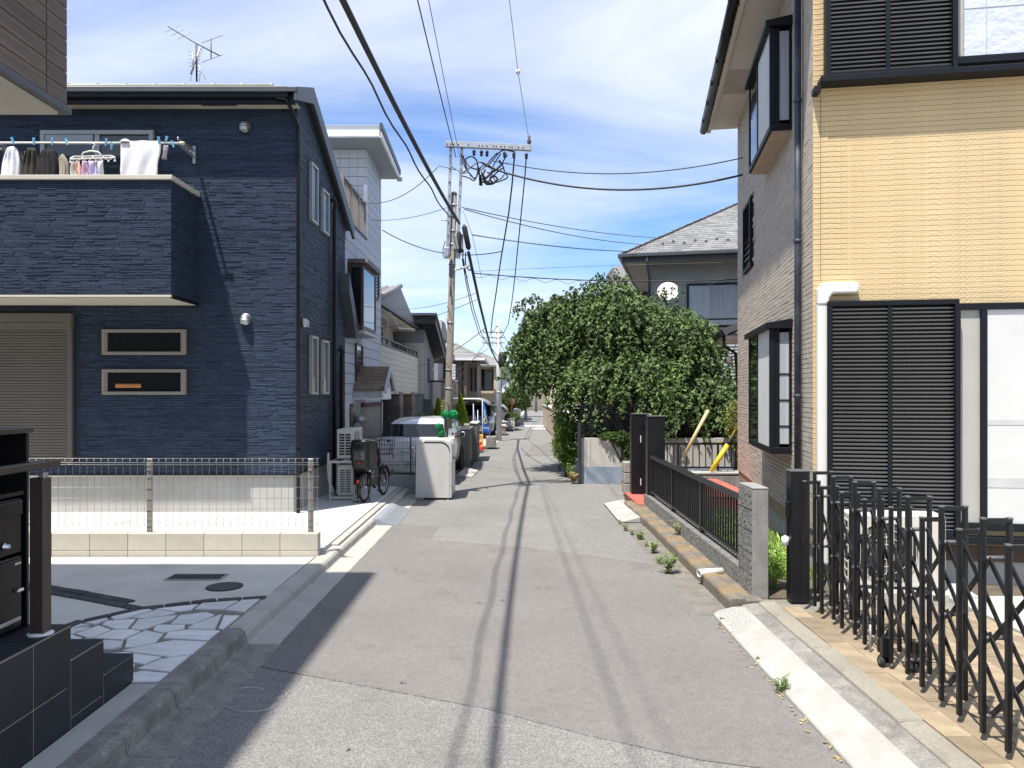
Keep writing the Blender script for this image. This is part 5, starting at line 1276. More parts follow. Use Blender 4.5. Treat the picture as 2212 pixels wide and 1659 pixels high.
# roof slab with deep overhang
MB().prism([(1.70,7.24),(4.3,7.08),(4.3,7.34),(1.70,7.52)],-5,.40,'x').build('roof',mat('roof_edge',(.30,.33,.37),.6,.06),wh,.01)
MB().prism([(1.66,7.26),(1.70,7.24),(1.70,7.40),(1.66,7.40)],-5,.42,'x').build('fascia',M['print_white'],wh); MB().prism([(1.66,7.24),(4.34,7.07),(4.34,7.20),(1.66,7.38)],.40,.44,'x').build('fascia',M['print_white'],wh)
MB().prism([(1.64,7.40),(4.36,7.21),(4.36,7.34),(1.64,7.54)],.402,.46,'x').build('verge_cap',M['trim_grey'],wh)
bx('gutter_spout',M['galv'],wh,.40,.52,4.1,4.2,7.0,7.08)
# terrace railing
rl=bx('terrace_rail',M['brown_sash'],wh,-.06,-.01,.05,2.3,5.95,5.99)
bx('bottom_rail',M['brown_sash'],rl,-.05,-.02,.05,2.3,5.25,5.28)
bz=mat('taupe_baluster',(.22,.19,.17),.6)
b0=bx('baluster',bz,rl,-.045,-.025,0,.02,5.28,5.95); first=True
for k in range(24):
    if first: b0.location=(0,.08,0); first=False
    else: inst(b0,rl,(0,.08+.094*k,0))
for y in (.02,.75,1.5,2.22): bx('rail_post',bz,rl,-.07,.0,y,y+.06,5.22,6.02)
bx('pergola_post',bz,wh,-.68,-.58,.9,1.0,5.2,6.75); bx('pergola_post',bz,wh,-.62,-.52,.4,.5,5.2,7.0); bx('pergola_beam',bz,wh,-5,-.58,.9,1.0,6.75,6.83)
f=MB().box(-.85,-.25,2.27,2.31,5.3,6.3).build('window',M['brown_sash'],wh)
for k in range(7): bx('louvre_blade',M['galv'],f,-.80,-.30,2.255,2.268,5.4+.12*k,5.47+.12*k)
bx('terrace_trim',M['print_white'],wh,-.05,.02,2.24,2.32,5.2,6.4); bx('terrace_cap',M['trim_grey'],wh,-.04,.03,0,2.3,5.19,5.225)
# bay window
bw=MB().box(0,.30,.35,1.75,3.05,3.15).build('bay_window',M['brown_sash'],wh); bx('head_frame',M['brown_sash'],bw,0,.30,.35,1.75,4.28,4.35)
for (x,y) in ((.26,.35),(.26,1.69)): bx('corner_post',M['brown_sash'],bw,x,x+.05,y,y+.06,3.15,4.28)
bx('pane',M['glass'],bw,.02,.26,.37,.38,3.15,4.28); bx('pane',M['glass_blue'],bw,.285,.295,.41,1.69,3.15,4.28); bx('curtain',M['curtain'],bw,.15,.17,.42,1.68,3.15,4.28)
MB().prism([(.30,4.35),(1.85,4.35),(1.80,4.46),(.42,4.46)],0,.40,'x').build('bay_roof',M['brown_sash'],bw,.01); bx('bay_sill',M['galv'],bw,.0,.34,.33,1.78,2.99,3.05,.006)
swin(wh,0,3.25,3.75,4.05,4.72,M['brown_sash'],M['glass_blue'],.04,.04,7)
swin(wh,0,1.05,1.75,2.05,2.85,M['brown_sash'],M['glass_blue'],.04,.04,6)
# entrance porch with small gable
pc=MB().prism([(.95,1.90),(2.05,1.90),(2.05,1.96),(1.5,2.34),(.95,1.96)],.52,.58,'x').build('porch',M['print_white'],wh)
for s in (1,-1):
    q=MB().prism([(1.5,2.33),(1.5,2.39),(1.5+s*.64,1.93),(1.5+s*.64,1.87)],-.03,.64,'x').build('porch_roof',M['shingle_brown'],pc)
    for k in range(6):
        y=1.5+s*(.60-.10*k); z=1.945+.072*k; MB().bar((-.02,y,z+.012),(.63,y,z+.012),.02,.014).build('shingle_course',M['shingle_brown'],q)
    MB().prism([(1.5,2.31),(1.5,2.42),(1.5+s*.68,1.93),(1.5+s*.68,1.82)],.64,.68,'x').build('bargeboard',M['siding_blue'],pc)
MB().prism([(1.2,1.94),(1.8,1.94),(1.5,2.16)],.581,.588,'x').build('gable_recess',M['grey_wall'],pc)
bx('porch_beam',M['print_white'],pc,-.0,.58,.93,2.07,1.70,1.90); bx('porch_fascia',M['galv'],pc,-.01,.585,.91,.93,1.74,1.90)
dr=bx('front_door',M['bronze'],wh,-.01,.03,.55,1.0,.1,1.55)
bx('door_glass',M['glass'],dr,.03,.035,.66,.72,.4,1.4); bx('door_glass',M['glass'],dr,.03,.035,.82,.88,.4,1.4)
MB().torus((.18,1.12,1.32),(0,1,0),.13,.012,20,6).tube([(0,1.12,1.32),(.06,1.12,1.32)],.012).lathe([(.09,0),(.11,.10),(.05,.16)],12,Matrix.Translation((.10,1.12,1.22))).build('porch_lamp',M['galv'],wh)
gs=bx('garage_shutter',M['joint_grey'],wh,-.02,-.005,1.7,4.05,0,1.62)
s0=MB().box(-.004,.012,1.7,4.05,0,.068).build('shutter_slat',mat('beige_shutter',(.34,.31,.26),.6,.08,3,stain=(.25,.13,.08),stain_amt=.4),gs); 
for k in range(21):
    if k==0: s0.location=(0,0,.02)
    else: inst(s0,gs,(0,0,.02+.072*k))
bx('shutter_box',mat('rust_red',(.09,.02,.015),.7,.2),gs,-.004,.05,1.7,4.05,1.53,1.62); bx('shutter_post',M['galv'],gs,-.01,.05,4.05,4.15,0,1.62)
bx('lower_wall',M['siding_white'],wh,-.03,.0,.0,.54,0,1.62); bx('lower_wall',M['siding_blue'],wh,-.03,.0,1.01,1.69,0,1.62)

# cream house with boarded balcony and tiled roof
ch=thing('cream_house','cream boarded house with a long balcony and grey tiled roof','house',(-3.3,19.2,.06))
bx('ground_wall',M['grey_dark_wall'],ch,-5,-.9,.2,7.9,-.1,1.9)
bx('balcony_core',M['joint_grey'],ch,-5,-.03,.03,7.7,1.86,3.04); bx('balcony_underside',M['soffit'],ch,-5,-.02,.02,7.72,1.80,1.86)
boards(ch,M['siding_cream'],'siding_board',-.03,0,0,7.75,1.86,3.06,.15,.007); boards(ch,M['siding_cream'],'siding_board',-5,-.031,.0,.03,1.86,3.06,.15,.007)
rl=bx('balcony_rail',M['brown_sash'],ch,-.05,.01,.0,7.75,3.24,3.28); bx('coping',M['brown_sash'],rl,-.06,.02,-.02,7.77,3.06,3.10)
p0=bx('rail_post',M['brown_sash'],rl,-.04,.0,0,.05,3.10,3.24); p0.location=(0,.3,0)
for k in range(1,9): inst(p0,rl,(0,.3+.9*k,0))
bx('upper_wall',M['siding_cream'],ch,-5,-.85,1.0,7.7,3.06,4.05)
f=bx('window',M['brown_sash'],ch,-.849,-.80,3.2,5.2,3.1,3.9); bx('pane',M['glass'],f,-.80,-.795,3.26,5.14,3.16,3.84)
MB().prism([(-.05,4.06),(8.4,4.06),(8.4,4.14),(4.2,5.05),(-.05,4.14)],-6,-.10,'x').build('roof',M['kawara'],ch)
rfc=[o for o in ch.children if o.name.startswith('roof')][0]
for k in range(13):
    y=.0+.3*k; z=4.165+.0642*k; MB().tube([(-6,y,z),(-.02,y,z)],.05,6).build('tile_row',M['kawara'],rfc)
for k in range(9):
    x=-.05-.22*k; MB().tube([(x,-.08,4.14),(x,4.1,5.05)],.045,6).build('tile_course',M['kawara'],rfc)
MB().tube([(-.08,-.12,4.17),(-.08,4.1,5.08)],.07,8).build('ridge_tile',M['kawara'],rfc); MB().lathe([(.06,0),(.09,.06),(.04,.15)],8).build('ridge_end',M['kawara'],rfc,loc=(-.08,-.1,4.18))
MB().bar((-6,-.12,4.10),(-.02,-.12,4.10),.10,.09).bar((-.02,-.15,4.10),(-.02,8.3,4.10),.10,.09).build('gutter',M['brown_sash'],rfc); bx('eave',M['wood_eave'],ch,-5.5,-.12,-.05,8.3,4.0,4.055)
MB().tube([(-.05,-.1,4.02),(-.3,.5,3.92),(-.8,.95,3.85)],.035,8).build('downpipe',M['brown_sash'],ch)
for (a,b,c) in ((.5,1.3,'curtain'),(1.6,2.6,'curtain')):
    w=bx('window',M['brown_sash'],ch,-.899,-.86,a,b,.15,1.6); bx('pane',M['glass'],w,-.86,-.855,a+.05,b-.05,.2,1.5); bx('curtain',M['cloth_white'],w,-.854,-.852,a+.15,a+.3,.2,1.5)
for (y0,m) in ((3.4,'brown_brick'),(4.6,'grey_dark_wall'),(6.2,'brown_brick')):
    cc=MB()
    for k in range(24): cc.box(-.35,-.0-.3*(m!='brown_brick'),y0,y0+.75,.0+.078*k,.07+.078*k)
    cc.build('tiled_column',M[m],ch)
ds=thing('clothes_dryer_stand','folding steel drying rack on the cream house balcony','drying rack',(-3.7,19.9,3.1))
MB().tube([(0,0,.1),(.1,.1,.95),(.35,.8,.75),(.35,1.3,.55)],.012).tube([(.1,.1,.95),(.5,.3,.9),(.62,1.0,.55),(.4,1.4,.45)],.012).tube([(.35,.8,.75),(.35,.8,.0)],.012).tube([(.62,1.0,.55),(.9,2.2,.62)],.014).build('arms',M['galv'],ds)

# grey modern house with black mono-pitch roof
gh=thing('grey_house','modern grey house with a black sloping roof and pale boarded balcony','house',(-3.1,27.2,.06))
MB().prism([(0,-.1),(3.4,-.1),(3.4,3.45),(0,4.30)],-4,0,'x').build('wall',M['grey_wall'],gh)
boards(gh,M['siding_cream'],'siding_board',-.70,-.02,-.05,-.001,1.8,3.65,.12,.008)
MB().prism([(-.55,4.55),(-.55,4.22),(3.9,3.02),(3.9,3.34)][::-1],-4.6,.45,'x').build('roof',M['trim_black'],gh,.01)
MB().prism([(-.6,4.60),(-.6,4.52),(3.95,3.30),(3.95,3.38)][::-1],-4.65,.50,'x').build('roof_edge',M['trim_grey'],gh)
w=swin(gh,0,1.0,1.55,2.2,3.1,M['trim_black'],M['curtain'],.05,.04,1)
hood(gh,(.005,2.4,2.75),R(90),.9)
gb2=bx('balcony',M['grey_wall'],gh,-.2,.75,1.9,3.6,1.35,2.25); bx('balcony_panel',M['siding_cream'],gb2,.10,.40,1.87,1.899,1.36,2.24); bx('balcony_cap',M['trim_black'],gb2,-.25,.80,1.85,3.65,2.25,2.30)
bx('balcony_panel',M['siding_white'],gh,-.9,.0,1.0,1.899,1.35,2.25) if False else None
bx('ground_window',M['bronze'],gh,.0,.03,.6,1.4,.3,1.3); bx('entrance_recess',M['grey_dark_wall'],gh,-.02,.25,-.05,.4,-.1,1.6)
mast=thing('roof_mast','thin pale mast on the grey house roof','mast',(-4.0,27.6,4.5)); MB().tube([(0,0,0),(0,0,.62)],.02).build('tube',M['galv'],mast); MB().bar((-.12,0,.12),(.12,0,.12),.02).build('arm',M['galv'],mast)
sh2=thing('shingled_house','grey shingled roof peeping out right behind the black sloping roof','house',(-4.4,33.2,.06))
bx('wall',M['grey_wall'],sh2,0,1.2,0,4,-.1,4.3); MB().prism([(-.2,4.25),(4.2,4.25),(2.0,5.0),(.4,5.0)],-.3,1.35,'x').build('roof',M['shingle'],sh2)
ng2=MB().prism([(-2,3.9),(.9,3.9),(.1,4.75),(-.7,4.75)],0,3,'y').build('roof_gable',M['shingle'],None,loc=(-5.1,24.5,.05)); tag(ng2,'grey gable roof behind the tiled eave of the cream house','roof gable')

# brown brick house and ivory house further down
def hip(parent,x0,x1,y0,y1,z,h,m,ov=.4,nm='roof',rows=10):
    a,b,c,d=x0-ov,x1+ov,y0-ov,y1+ov; ins=min((b-a),(d-c))/2; rx0,rx1,ry0,ry1=(a+ins,b-ins,(c+d)/2,(c+d)/2) if b-a>=d-c else ((a+b)/2,(a+b)/2,c+ins,d-ins)
    e=[(a,c,z),(b,c,z),(b,d,z),(a,d,z)]; r0=(rx0,ry0,z+h); r1=(rx1,ry1,z+h)
    vs=e+[(p[0],p[1],z-.06) for p in e]+[r0,r1]
    fs=[(4,5,1,0),(5,6,2,1),(6,7,3,2),(7,4,0,3),(7,6,5,4)]
    if b-a>=d-c: fs+=[(0,1,9,8),(1,2,9),(2,3,8,9),(3,0,8)]
    else: fs+=[(0,1,8),(1,2,9,8),(2,3,9),(3,0,8,9)]
    o=MB().add(vs,fs).build(nm,m,parent)
    mb=MB()
    for k in range(1,rows):
        f=k/rows; p0=Vector(e[0])+(Vector(r0)-Vector(e[0]))*f; p1=Vector(e[1])+(Vector(r1 if b-a>=d-c else r0)-Vector(e[1]))*f; p2=Vector(e[2])+(Vector(r1)-Vector(e[2]))*f
        mb.tube([p0,p1,p2],.03,4)
    mb.build('tile_courses',m,o)
    for q in ((e[0],r0),(e[1],r1 if b-a>=d-c else r0),(e[2],r1),(r0,r1)): MB().tube(q,.07,6).build('ridge_tile',m,o)
    return o
def brickwall(parent,m,nm,x0,x1,y,z0,z1,L=.24,h=.08):
    mb=MB(); z=z0; r=0
    while z<z1-.01:
        x=x0-(L/2 if r%2 else 0)
        while x<x1:
            a,b=max(x,x0),min(x+L,x1)
            if b-a>.02: mb.box(a+.004,b-.004,y-.012,y,z+.004,min(z+h,z1)-.004)
            x+=L
        z+=h; r+=1
    o=mb.build(nm,m,parent); o['kind']='stuff'; return o
bh=thing('brown_brick_house','two-storey taupe brick house with deep white eaves','house',(-3.75,36,.06))
bx('wall',M['brown_brick'],bh,0,1.6,.0,5,-.1,3.35); brickwall(bh,M['brown_brick'],'brickwork',0,1.6,0,0,3.35)
bx('side_wall',M['brown_brick'],bh,1.6,2.1,.8,5,-.1,3.3)
w=bx('window',M['trim_black'],bh,.12,.72,-.05,-.02,2.45,3.25); bx('pane',M['glass'],w,.16,.68,-.055,-.05,2.49,3.21)
w=bx('window',M['trim_black'],bh,1.78,1.86,.75,.80,1.9,3.0); bx('pane',M['glass'],w,1.80,1.84,.745,.75,1.95,2.95); bx('window',M['trim_black'],bh,1.97,2.05,.75,.80,1.9,3.0)
bb=bx('balcony',M['tan_wall'],bh,.75,1.22,-.8,-.02,1.3,2.3); brickwall(bb,M['tan_wall'],'brickwork',.75,1.22,-.8,1.3,2.3); bx('balcony_rail',M['pvc_white'],bb,-.1,1.26,-.82,-.78,2.33,2.42)
brickwall(bh,M['tan_wall'],'tan_pier',.75,1.2,-.3,0,1.28); bx('tan_pier_core',M['tan_wall'],bh,.75,1.2,-.3,-.01,0,1.28)
rb=hip(bh,0,2.1,0,5,3.42,.75,M['kawara'],.35); bx('eave_fascia',M['print_white'],rb,-.4,2.5,-.40,-.36,3.34,3.46); bx('eave_fascia',M['galv'],rb,2.46,2.52,-.36,5.3,3.30,3.46)
MB().tube([(1.45,-.05,3.3),(1.45,-.05,1.4),(1.40,-.08,1.2)],.03).build('downpipe',M['trim_black'],bh)
iv=thing('ivory_house','ivory rendered house with a wide dark balcony window','house',(-2.35,42,.06))
bx('wall',M['ivory_wall'],iv,-.6,1.62,0,5,-.1,3.3)
w=bx('window',M['trim_black'],iv,.12,1.32,-.05,.0,1.95,3.1); bx('pane',M['glass'],w,.18,.70,-.056,-.05,2.0,3.05); bx('pane',M['glass'],w,.76,1.26,-.056,-.05,2.0,3.05)
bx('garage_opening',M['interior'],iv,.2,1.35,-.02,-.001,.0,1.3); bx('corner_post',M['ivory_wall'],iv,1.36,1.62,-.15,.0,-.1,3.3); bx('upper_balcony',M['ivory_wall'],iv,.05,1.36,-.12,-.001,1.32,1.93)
bx('side_wall',M['brown_brick'],iv,1.625,1.75,.05,4,-.1,3.2); w=bx('window',M['brown_sash'],iv,1.751,1.78,.6,1.1,1.9,2.8)
hip(iv,-.6,1.75,0,5,3.35,.7,M['kawara'],.4); bx('eave_fascia',M['wood_eave'],iv,-1.0,2.15,-.38,-.34,3.24,3.36); bx('lamp_box',M['trim_black'],iv,-.2,.55,-.5,-.1,1.45,1.7)
fg=thing('far_grey_house','small pale grey gabled house beyond the second power pole','house',(-.95,52,.06))
MB().prism([(0,-.1),(1.3,-.1),(1.3,2.9),(.55,3.6),(0,3.2)],0,5,'y').build('wall',mat('pale_grey_render',(.36,.37,.37),.85),fg)
w=bx('window',M['print_white'],fg,.15,1.1,-.04,0,2.05,2.75); bx('pane',M['curtain'],w,.2,.6,-.045,-.04,2.1,2.7); bx('pane',M['curtain'],w,.65,1.05,-.045,-.04,2.1,2.7); bx('railing',M['print_white'],w,.1,1.15,-.2,-.17,1.85,2.1)
MB().prism([(-.3,3.05),(.55,3.75),(1.6,2.75),(1.6,2.85),(.55,3.87),(-.3,3.17)],-.4,5.2,'y').build('roof',M['trim_grey'],fg)
MB().prism([(-.2,1.55),(1.7,1.25),(1.7,1.33),(-.2,1.72)],-1.2,0,'y').build('porch_roof',M['kawara'],fg)
eh=thing('end_house','pale yellow house closing the far end of the lane','house',(1.05,82,.06))
bx('wall',M['ivory_wall'],eh,-.2,4.5,0,6,-.1,4.6); MB().prism([(-.9,2.0),(0,2.35),(0,2.4),(-.9,2.1)],-.3,2.2,'x').build('porch_roof',M['kawara'],eh)
for (a,b,c,d) in ((.35,1.2,2.6,3.6),(1.5,2.3,2.6,3.6),(.3,.75,.2,1.6)): w=bx('window',M['sash_grey'],eh,a,b,-.05,0,c,d); bx('pane',M['glass'],w,a+.06,(a+b)/2-.03,-.056,-.05,c+.06,d-.06); bx('pane',M['glass'],w,(a+b)/2+.03,b-.06,-.056,-.05,c+.06,d-.06)
hip(eh,-.2,4.5,0,6,4.6,1.3,M['kawara'],.5)

# gate pillars, low walls and small things by the pavement
def ribbed(name,label,x0,x1,y0,y1,h):
    t=thing(name,label,'pillar',(x0,y0,.06),group='ribbed gate pillars'); bx('core',M['grey_dark_wall'],t,.01,x1-x0-.01,.01,y1-y0-.01,0,h)
    r=bx('rib',mat('ribbed_tile',(.17,.165,.155),.85,.1),t,0,x1-x0,0,y1-y0,0,.046); n=int(h/.06)
    for k in range(n):
        if k==0: r.location=(0,0,.005)
        else: inst(r,t,(0,0,.005+.06*k))
    bx('cap',M['conc'],t,-.02,x1-x0+.02,-.02,y1-y0+.02,h,h+.03,.005); return t
ribbed('gate_pillar','nearer ribbed grey gate pillar right of the parked hatchback',-1.27,-1.05,18.9,20.3,.93)
ribbed('gate_pillar','farther ribbed grey gate pillar behind the first one',-1.16,-.95,21.0,22.6,.98)
gw_=thing('garden_wall','white rendered garden wall behind the ribbed gate pillars','wall',(-1.75,19.5,.06)); bx('render',M['print_white'],gw_,0,.47,0,.12,0,.86); bx('coping',M['galv'],gw_,-.01,.48,-.02,.14,.86,.89,.004)
wg=thing('slat_gate','brown wooden slat gate panel beside the nearer ribbed pillar','gate',(-1.50,18.6,.08))
for k in range(3): bx('slat',M['bronze'],wg,.08*k,.08*k+.07,0,.03,0,.80,.003)
for z in (.10,.68): bx('rail',M['bronze'],wg,-.02,.26,.03,.05,z,z+.06)
# feather banners on poles
def banner(label,xp,ytop,ybot,xr,Y,letters,wave):
    a=at(xp,ytop,Y); b=at(xp,ybot,Y); wd=(xr-xp)*Y/F_; base=.06; t=thing('banner_flag',label,'banner',(a.x,a.y,base),group='blue banner flags on the pavement'); h=a.z-base; hb=b.z-base
    MB().tube([(0,0,0),(0,0,h+.05)],.012,6).build('pole',M['pvc_white'],t)
    def P(u,v): 
        z=h+(hb-h)*v; w=wd*(.18+.82*v**.7); return (w*u,.05*math.sin(u*3+v*6+wave)*u,z-.03*u*(1-v))
    fl=MB().grid(P,8,16).build('cloth',M['banner_blue'],t,solid=.004)
    if letters:
        def ringpts(cv,cu,rv,ru,m=22): return [(cu+ru*math.cos(2*math.pi*k/m),cv+rv*math.sin(2*math.pi*k/m)) for k in range(m)]
        mb=MB(); o_=ringpts(.60,.52,.105,.34); i_=ringpts(.60,.50,.065,.19); off=Vector((0,-.008,0)); vs=[Vector(P(*p))+off for p in o_]+[Vector(P(*p))+off for p in i_]; n=22
        mb.add(vs,[(k,(k+1)%n,n+(k+1)%n,n+k) for k in range(n)])
        for (v0,v1,u0,u1) in ((.22,.33,.35,.75),(.34,.47,.30,.80)):
            pts=[Vector(P(u0+(u1-u0)*k/6,v0+(v1-v0)*k/6))+off for k in range(7)]; pt2=[Vector(P(u0+(u1-u0)*k/6+.02,v0+(v1-v0)*k/6+.045*math.sin(math.pi*k/6)+.012))+off for k in range(7)]
            mb.add(pts+pt2,[(k,k+1,8+k,7+k) for k in range(6)])
        mb.build('yellow_print',M['banner_yellow'],fl)
        mb=MB()
        for k in range(11): u=.16+.068*k; hh=.018+.008*((k*7)%3); mb.add([Vector(P(u,.845-hh))+off,Vector(P(u+.05,.845-hh))+off,Vector(P(u+.05,.86))+off,Vector(P(u,.86))+off],[(0,1,2,3)])
        mb.build('white_print',M['print_white'],fl)
    bs=bx('base',M['conc'],t,-.12,.12,-.12,.12,0,.06,.01)
    return t
banner('widest blue banner with a big yellow O nearest the second power pole',1042,868,935,1059,26.0,True,.4)
banner('blue banner with a yellow edge behind, leftmost of the three',1022.5,875,918,1029,27.0,True,2.0)
banner('narrow furled blue banner between the other two banners',1032,889,958,1037.5,25.0,False,1.0)
sg=thing('a_frame_sign','yellow pavement sign with an orange face on a red base','sign',(-1.02,24.6,.06))
MB().box(-.12,.12,-.12,.12,0,.13).build('red_base',M['sign_red'],sg,.02); pn_=MB().prism([(-.10,.13),(.10,.13),(.10,.50),(-.10,.50)],-.02,.02,'y').build('board',M['sign_yellow'],sg,.01)
MB().lathe([(.07,0),(.07,.004)],20,Matrix.Translation((0,-.022,.24)) @ Matrix.Rotation(R(90),4,'X')).build('orange_disc',M['orange'],pn_)
mb=MB()
for (x,z) in ((-.06,.40),(0,.40),(.05,.40),(-.05,.45),(.02,.45)): mb.box(x-.018,x+.018,-.024,-.0205,z-.012,z-.004).box(x-.018,x+.018,-.024,-.0205,z+.006,z+.012).box(x-.003,x+.003,-.0245,-.0205,z-.018,z+.016)
mb.build('red_characters',M['sign_red'],pn_)
pb=thing('concrete_planter','grey concrete block base below the widest banner','planter',(-.88,25.9,.06)); bx('block',M['conc_old'],pb,-.0,.34,-.15,.6,0,.36,.01)
for (x,y,lb) in ((-.95,17.2,'white kerb ramp slab just beyond the rubbish box'),(-.62,28.4,'white kerb ramp slab before the second power pole'),(-.50,31.5,'white kerb ramp slab beside the minivan wheel')):
    t=thing('kerb_ramp',lb,'ramp',(x-.28,y,0),R(-3)); MB().prism([(0,0),(.34,0),(.34,.02),(.04,.08),(0,.08)],0,1.5,'y').build('slab',M['conc_slab'],t,.006)
# carports
def carport(label,x0,x1,yf,yb,Y,D,m):
    a=at(x0,yf,Y); b=at(x1,yf,Y); t=thing('carport',label,'carport',(a.x,Y,.06)); w=b.x-a.x; z=a.z-.06; dz=(yb-yf)*Y/F_
    def P(u,v): return (w*u,D*v,z-dz*max(0,(u-.75)/.25)**2)
    r=MB().grid(P,20,4).build('roof_panel',m,t,solid=.01)
    for v in (0,.33,.66,1): MB().tube([P(u/12,v) for u in range(13)],.022,5).build('rib',M['galv'],r)
    for u in (.0,.4,.78): MB().bar(P(u,0),P(u,1),.03).build('purlin',M['galv'],r)
    for v in (.1,.9): MB().tube([(w*.68,D*v,0),(w*.68,D*v,z-.25),(w*.60,D*v,z-.05),(w*.4,D*v,z-.03)],.035,6).build('post',M['trim_grey'],t)
    return t
carport('grey curved carport roof behind the lime conifers',948,1057,862,875,30.0,3.5,mat('polycarbonate',(.13,.135,.14),.35))
carport('brown tinted curved carport roof behind the silver minivan',1030,1097,876,889,37,4.0,mat('brown_polycarbonate',(.20,.155,.14),.3))
mr=thing('traffic_mirror','round orange traffic mirror on a post by the far trees','traffic mirror',(gr(1105,918).x,45,.06))
zc=HC-(866-CY)*45/F_-.06
MB().tube([(0,0,0),(0,0,zc)],.04,8).build('post',M['orange'],mr); MB().lathe([(.20,0),(.21,.03),(.14,.08),(0,.10)],20,Matrix.Translation((0,.0,zc)) @ Matrix.Rotation(R(-115),4,'X')).build('hood',M['orange'],mr); MB().lathe([(.17,0),(.17,.01),(0,.03)],20,Matrix.Translation((.02,-.04,zc)) @ Matrix.Rotation(R(90),4,'X')).build('mirror_face',M['tan_wall'],mr)
def lowwall(label,x0,x1,yt,Y,m,D=.15):
    a=at(x0,yt,Y); b=at(x1,yt,Y); t=thing('garden_wall',label,'wall',(a.x,Y,.06)); bx('panel',m,t,0,b.x-a.x,0,D,0,a.z-.06); bx('coping',M['conc'],t,-.02,b.x-a.x+.02,-.02,D+.02,a.z-.06,a.z-.02); bx('plinth',M['conc_old'],t,-.01,b.x-a.x+.01,-.015,D+.015,0,.18); return t
lowwall('low white wall with a hedge on top beyond the second power pole',1096,1112,905,38,M['white_wall'],3.0)
lowwall('taller beige garden wall before the third power pole',1111,1124,888,43.5,M['white_wall'],6.0)
lowwall('low brick planter wall beside the second power pole',1082,1092,921,34,M['brown_brick'],1.5)
lowwall('cream wall behind the banner flags',1004,1026,918,24,M['siding_cream'],.12)
# ------------------------------------------------------------------ tan and ochre house on the right
RZ=-math.atan2(.167,.986)
rh=thing('tan_house','ochre and tan sided house with black louvred shutters on the right','house',(2.92,7.45,.1),RZ)
# local: front wall y=0 (x to the right), street side wall x=0 (y away from camera to 6.03)
bx('wall_core',M['tan_joint'],rh,.018,8,.018,6.0,.30,6.9)
sb=MB().prism([(.018,.001),(.002,.0014),(.0,.003),(.0,.0466),(.002,.0482),(.018,.0486)],0.02,8,'x').build('siding_board',M['yellow_wall'],rh)
for k in range(118):
    if k==0: sb.location=(0,0,.46)
    else: inst(sb,rh,(0,0,.46+.0495*k))
cp=MB().prism([(.018,.0015),(.0,.0022),(-.003,.005),(-.003,.0445),(.0,.0475),(.018,.0482)],-.003,.30,'x').build('corner_block',M['yellow_wall'],rh)
for k in range(118):
    if k==0: cp.location=(0,0,.46)
    else: inst(cp,rh,(0,0,.46+.0495*k))
def hole(a,b,holes): return any(h0<b[0] and a[0]<h1 and k0<b[1] and a[1]<k1 for (h0,h1,k0,k1) in holes)
B1=(1.08,2.82,4.70,5.95); B2=(1.08,2.82,1.12,2.58); JW=(4.2,5.1,3.71,4.77)
mb=MB(); rr=random.Random(8); r=0; z=.46
while z<6.45:
    y=-.30*(r%2)*.5 if r%2 else 0.0; y=0.03-(.12 if r%2 else 0)
    while y<6.02:
        L=rr.choice((.22,.24,.30,.36)); a,b=max(y,.03),min(y+L,6.02)
        if b-a>.03 and not hole((a,z),(b,z+.05),[JW]):
            t=rr.uniform(.0145,.018); e=.0025
            mb.add([(.018,a+.001,z+.001),(.018,b-.001,z+.001),(.018,b-.001,z+.049),(.018,a+.001,z+.049),(.018-t,a+e,z+e+.001),(.018-t,b-e,z+e+.001),(.018-t,b-e,z+.049-e),(.018-t,a+e,z+.049-e)],[(7,6,5,4),(4,5,1,0),(5,6,2,1),(6,7,3,2),(7,4,0,3)])
        y+=L
    z+=.0495; r+=1
o=mb.build('brick_siding',M['tan_brick'],rh); o['kind']='stuff'
bx('foundation',M['conc'],rh,.05,8,.04,5.95,-.2,.30); bx('wood_skirt',M['wood_dark'],rh,.0,8,.0,.05,.22,.36)
# eaves along the street side
bx('soffit',M['wood_eave'],rh,-.47,.0,-.3,6.15,6.44,6.47)
MB().prism([(-.50,6.40),(-.44,6.40),(-.44,6.56),(-.50,6.56)],-.3,6.2,'y').build('fascia',M['wood_eave'],rh)
MB().tube([(-.56,-.3,6.47),(-.56,6.22,6.45)],.065,10).build('gutter',M['trim_black'],rh)
for k in range(8): bx('gutter_bracket',M['trim_black'],rh,-.63,-.49,.0+.8*k,.03+.8*k,6.40,6.48)
MB().prism([(-.60,6.50),(4,8.4),(4,8.5),(-.60,6.60)],-.3,6.3,'y').build('roof',M['shingle'],rh)
MB().prism([(.0,6.4),(4,6.4),(4,8.35),(.0,6.6)],6.02,6.06,'y').build('gable_wall',M['tan_brick'],rh)
bx('soffit_vent',mat('ribbed_vent',(.42,.39,.34),.8),rh,-.40,-.05,3.6,4.5,6.432,6.44)
# downpipe
MB().tube([(-.05,.50,6.3),(-.05,.50,.2)],.034,10).build('downpipe',M['pipe_dark'],rh)
for z in (1.75,3.35,4.80): MB().lathe([(.036,0),(.043,.004),(.043,.03),(.036,.034)],12).build('pipe_socket',M['pipe_dark'],rh,loc=(-.05,.50,z))
# white coolant duct at the corner
MB().box(.02,.125,-.085,-.006,.15,2.66).build('duct',M['pvc_white'],rh,.022,3)
MB().prism([(.02,2.64),(.128,2.64),(.128,2.70),(.16,2.745),(.37,2.745),(.40,2.77),(.40,2.83),(.37,2.855),(.09,2.855),(.045,2.835),(.02,2.79)],-.095,-.004,'y').build('duct_elbow',M['pvc_white'],rh,.022,3)
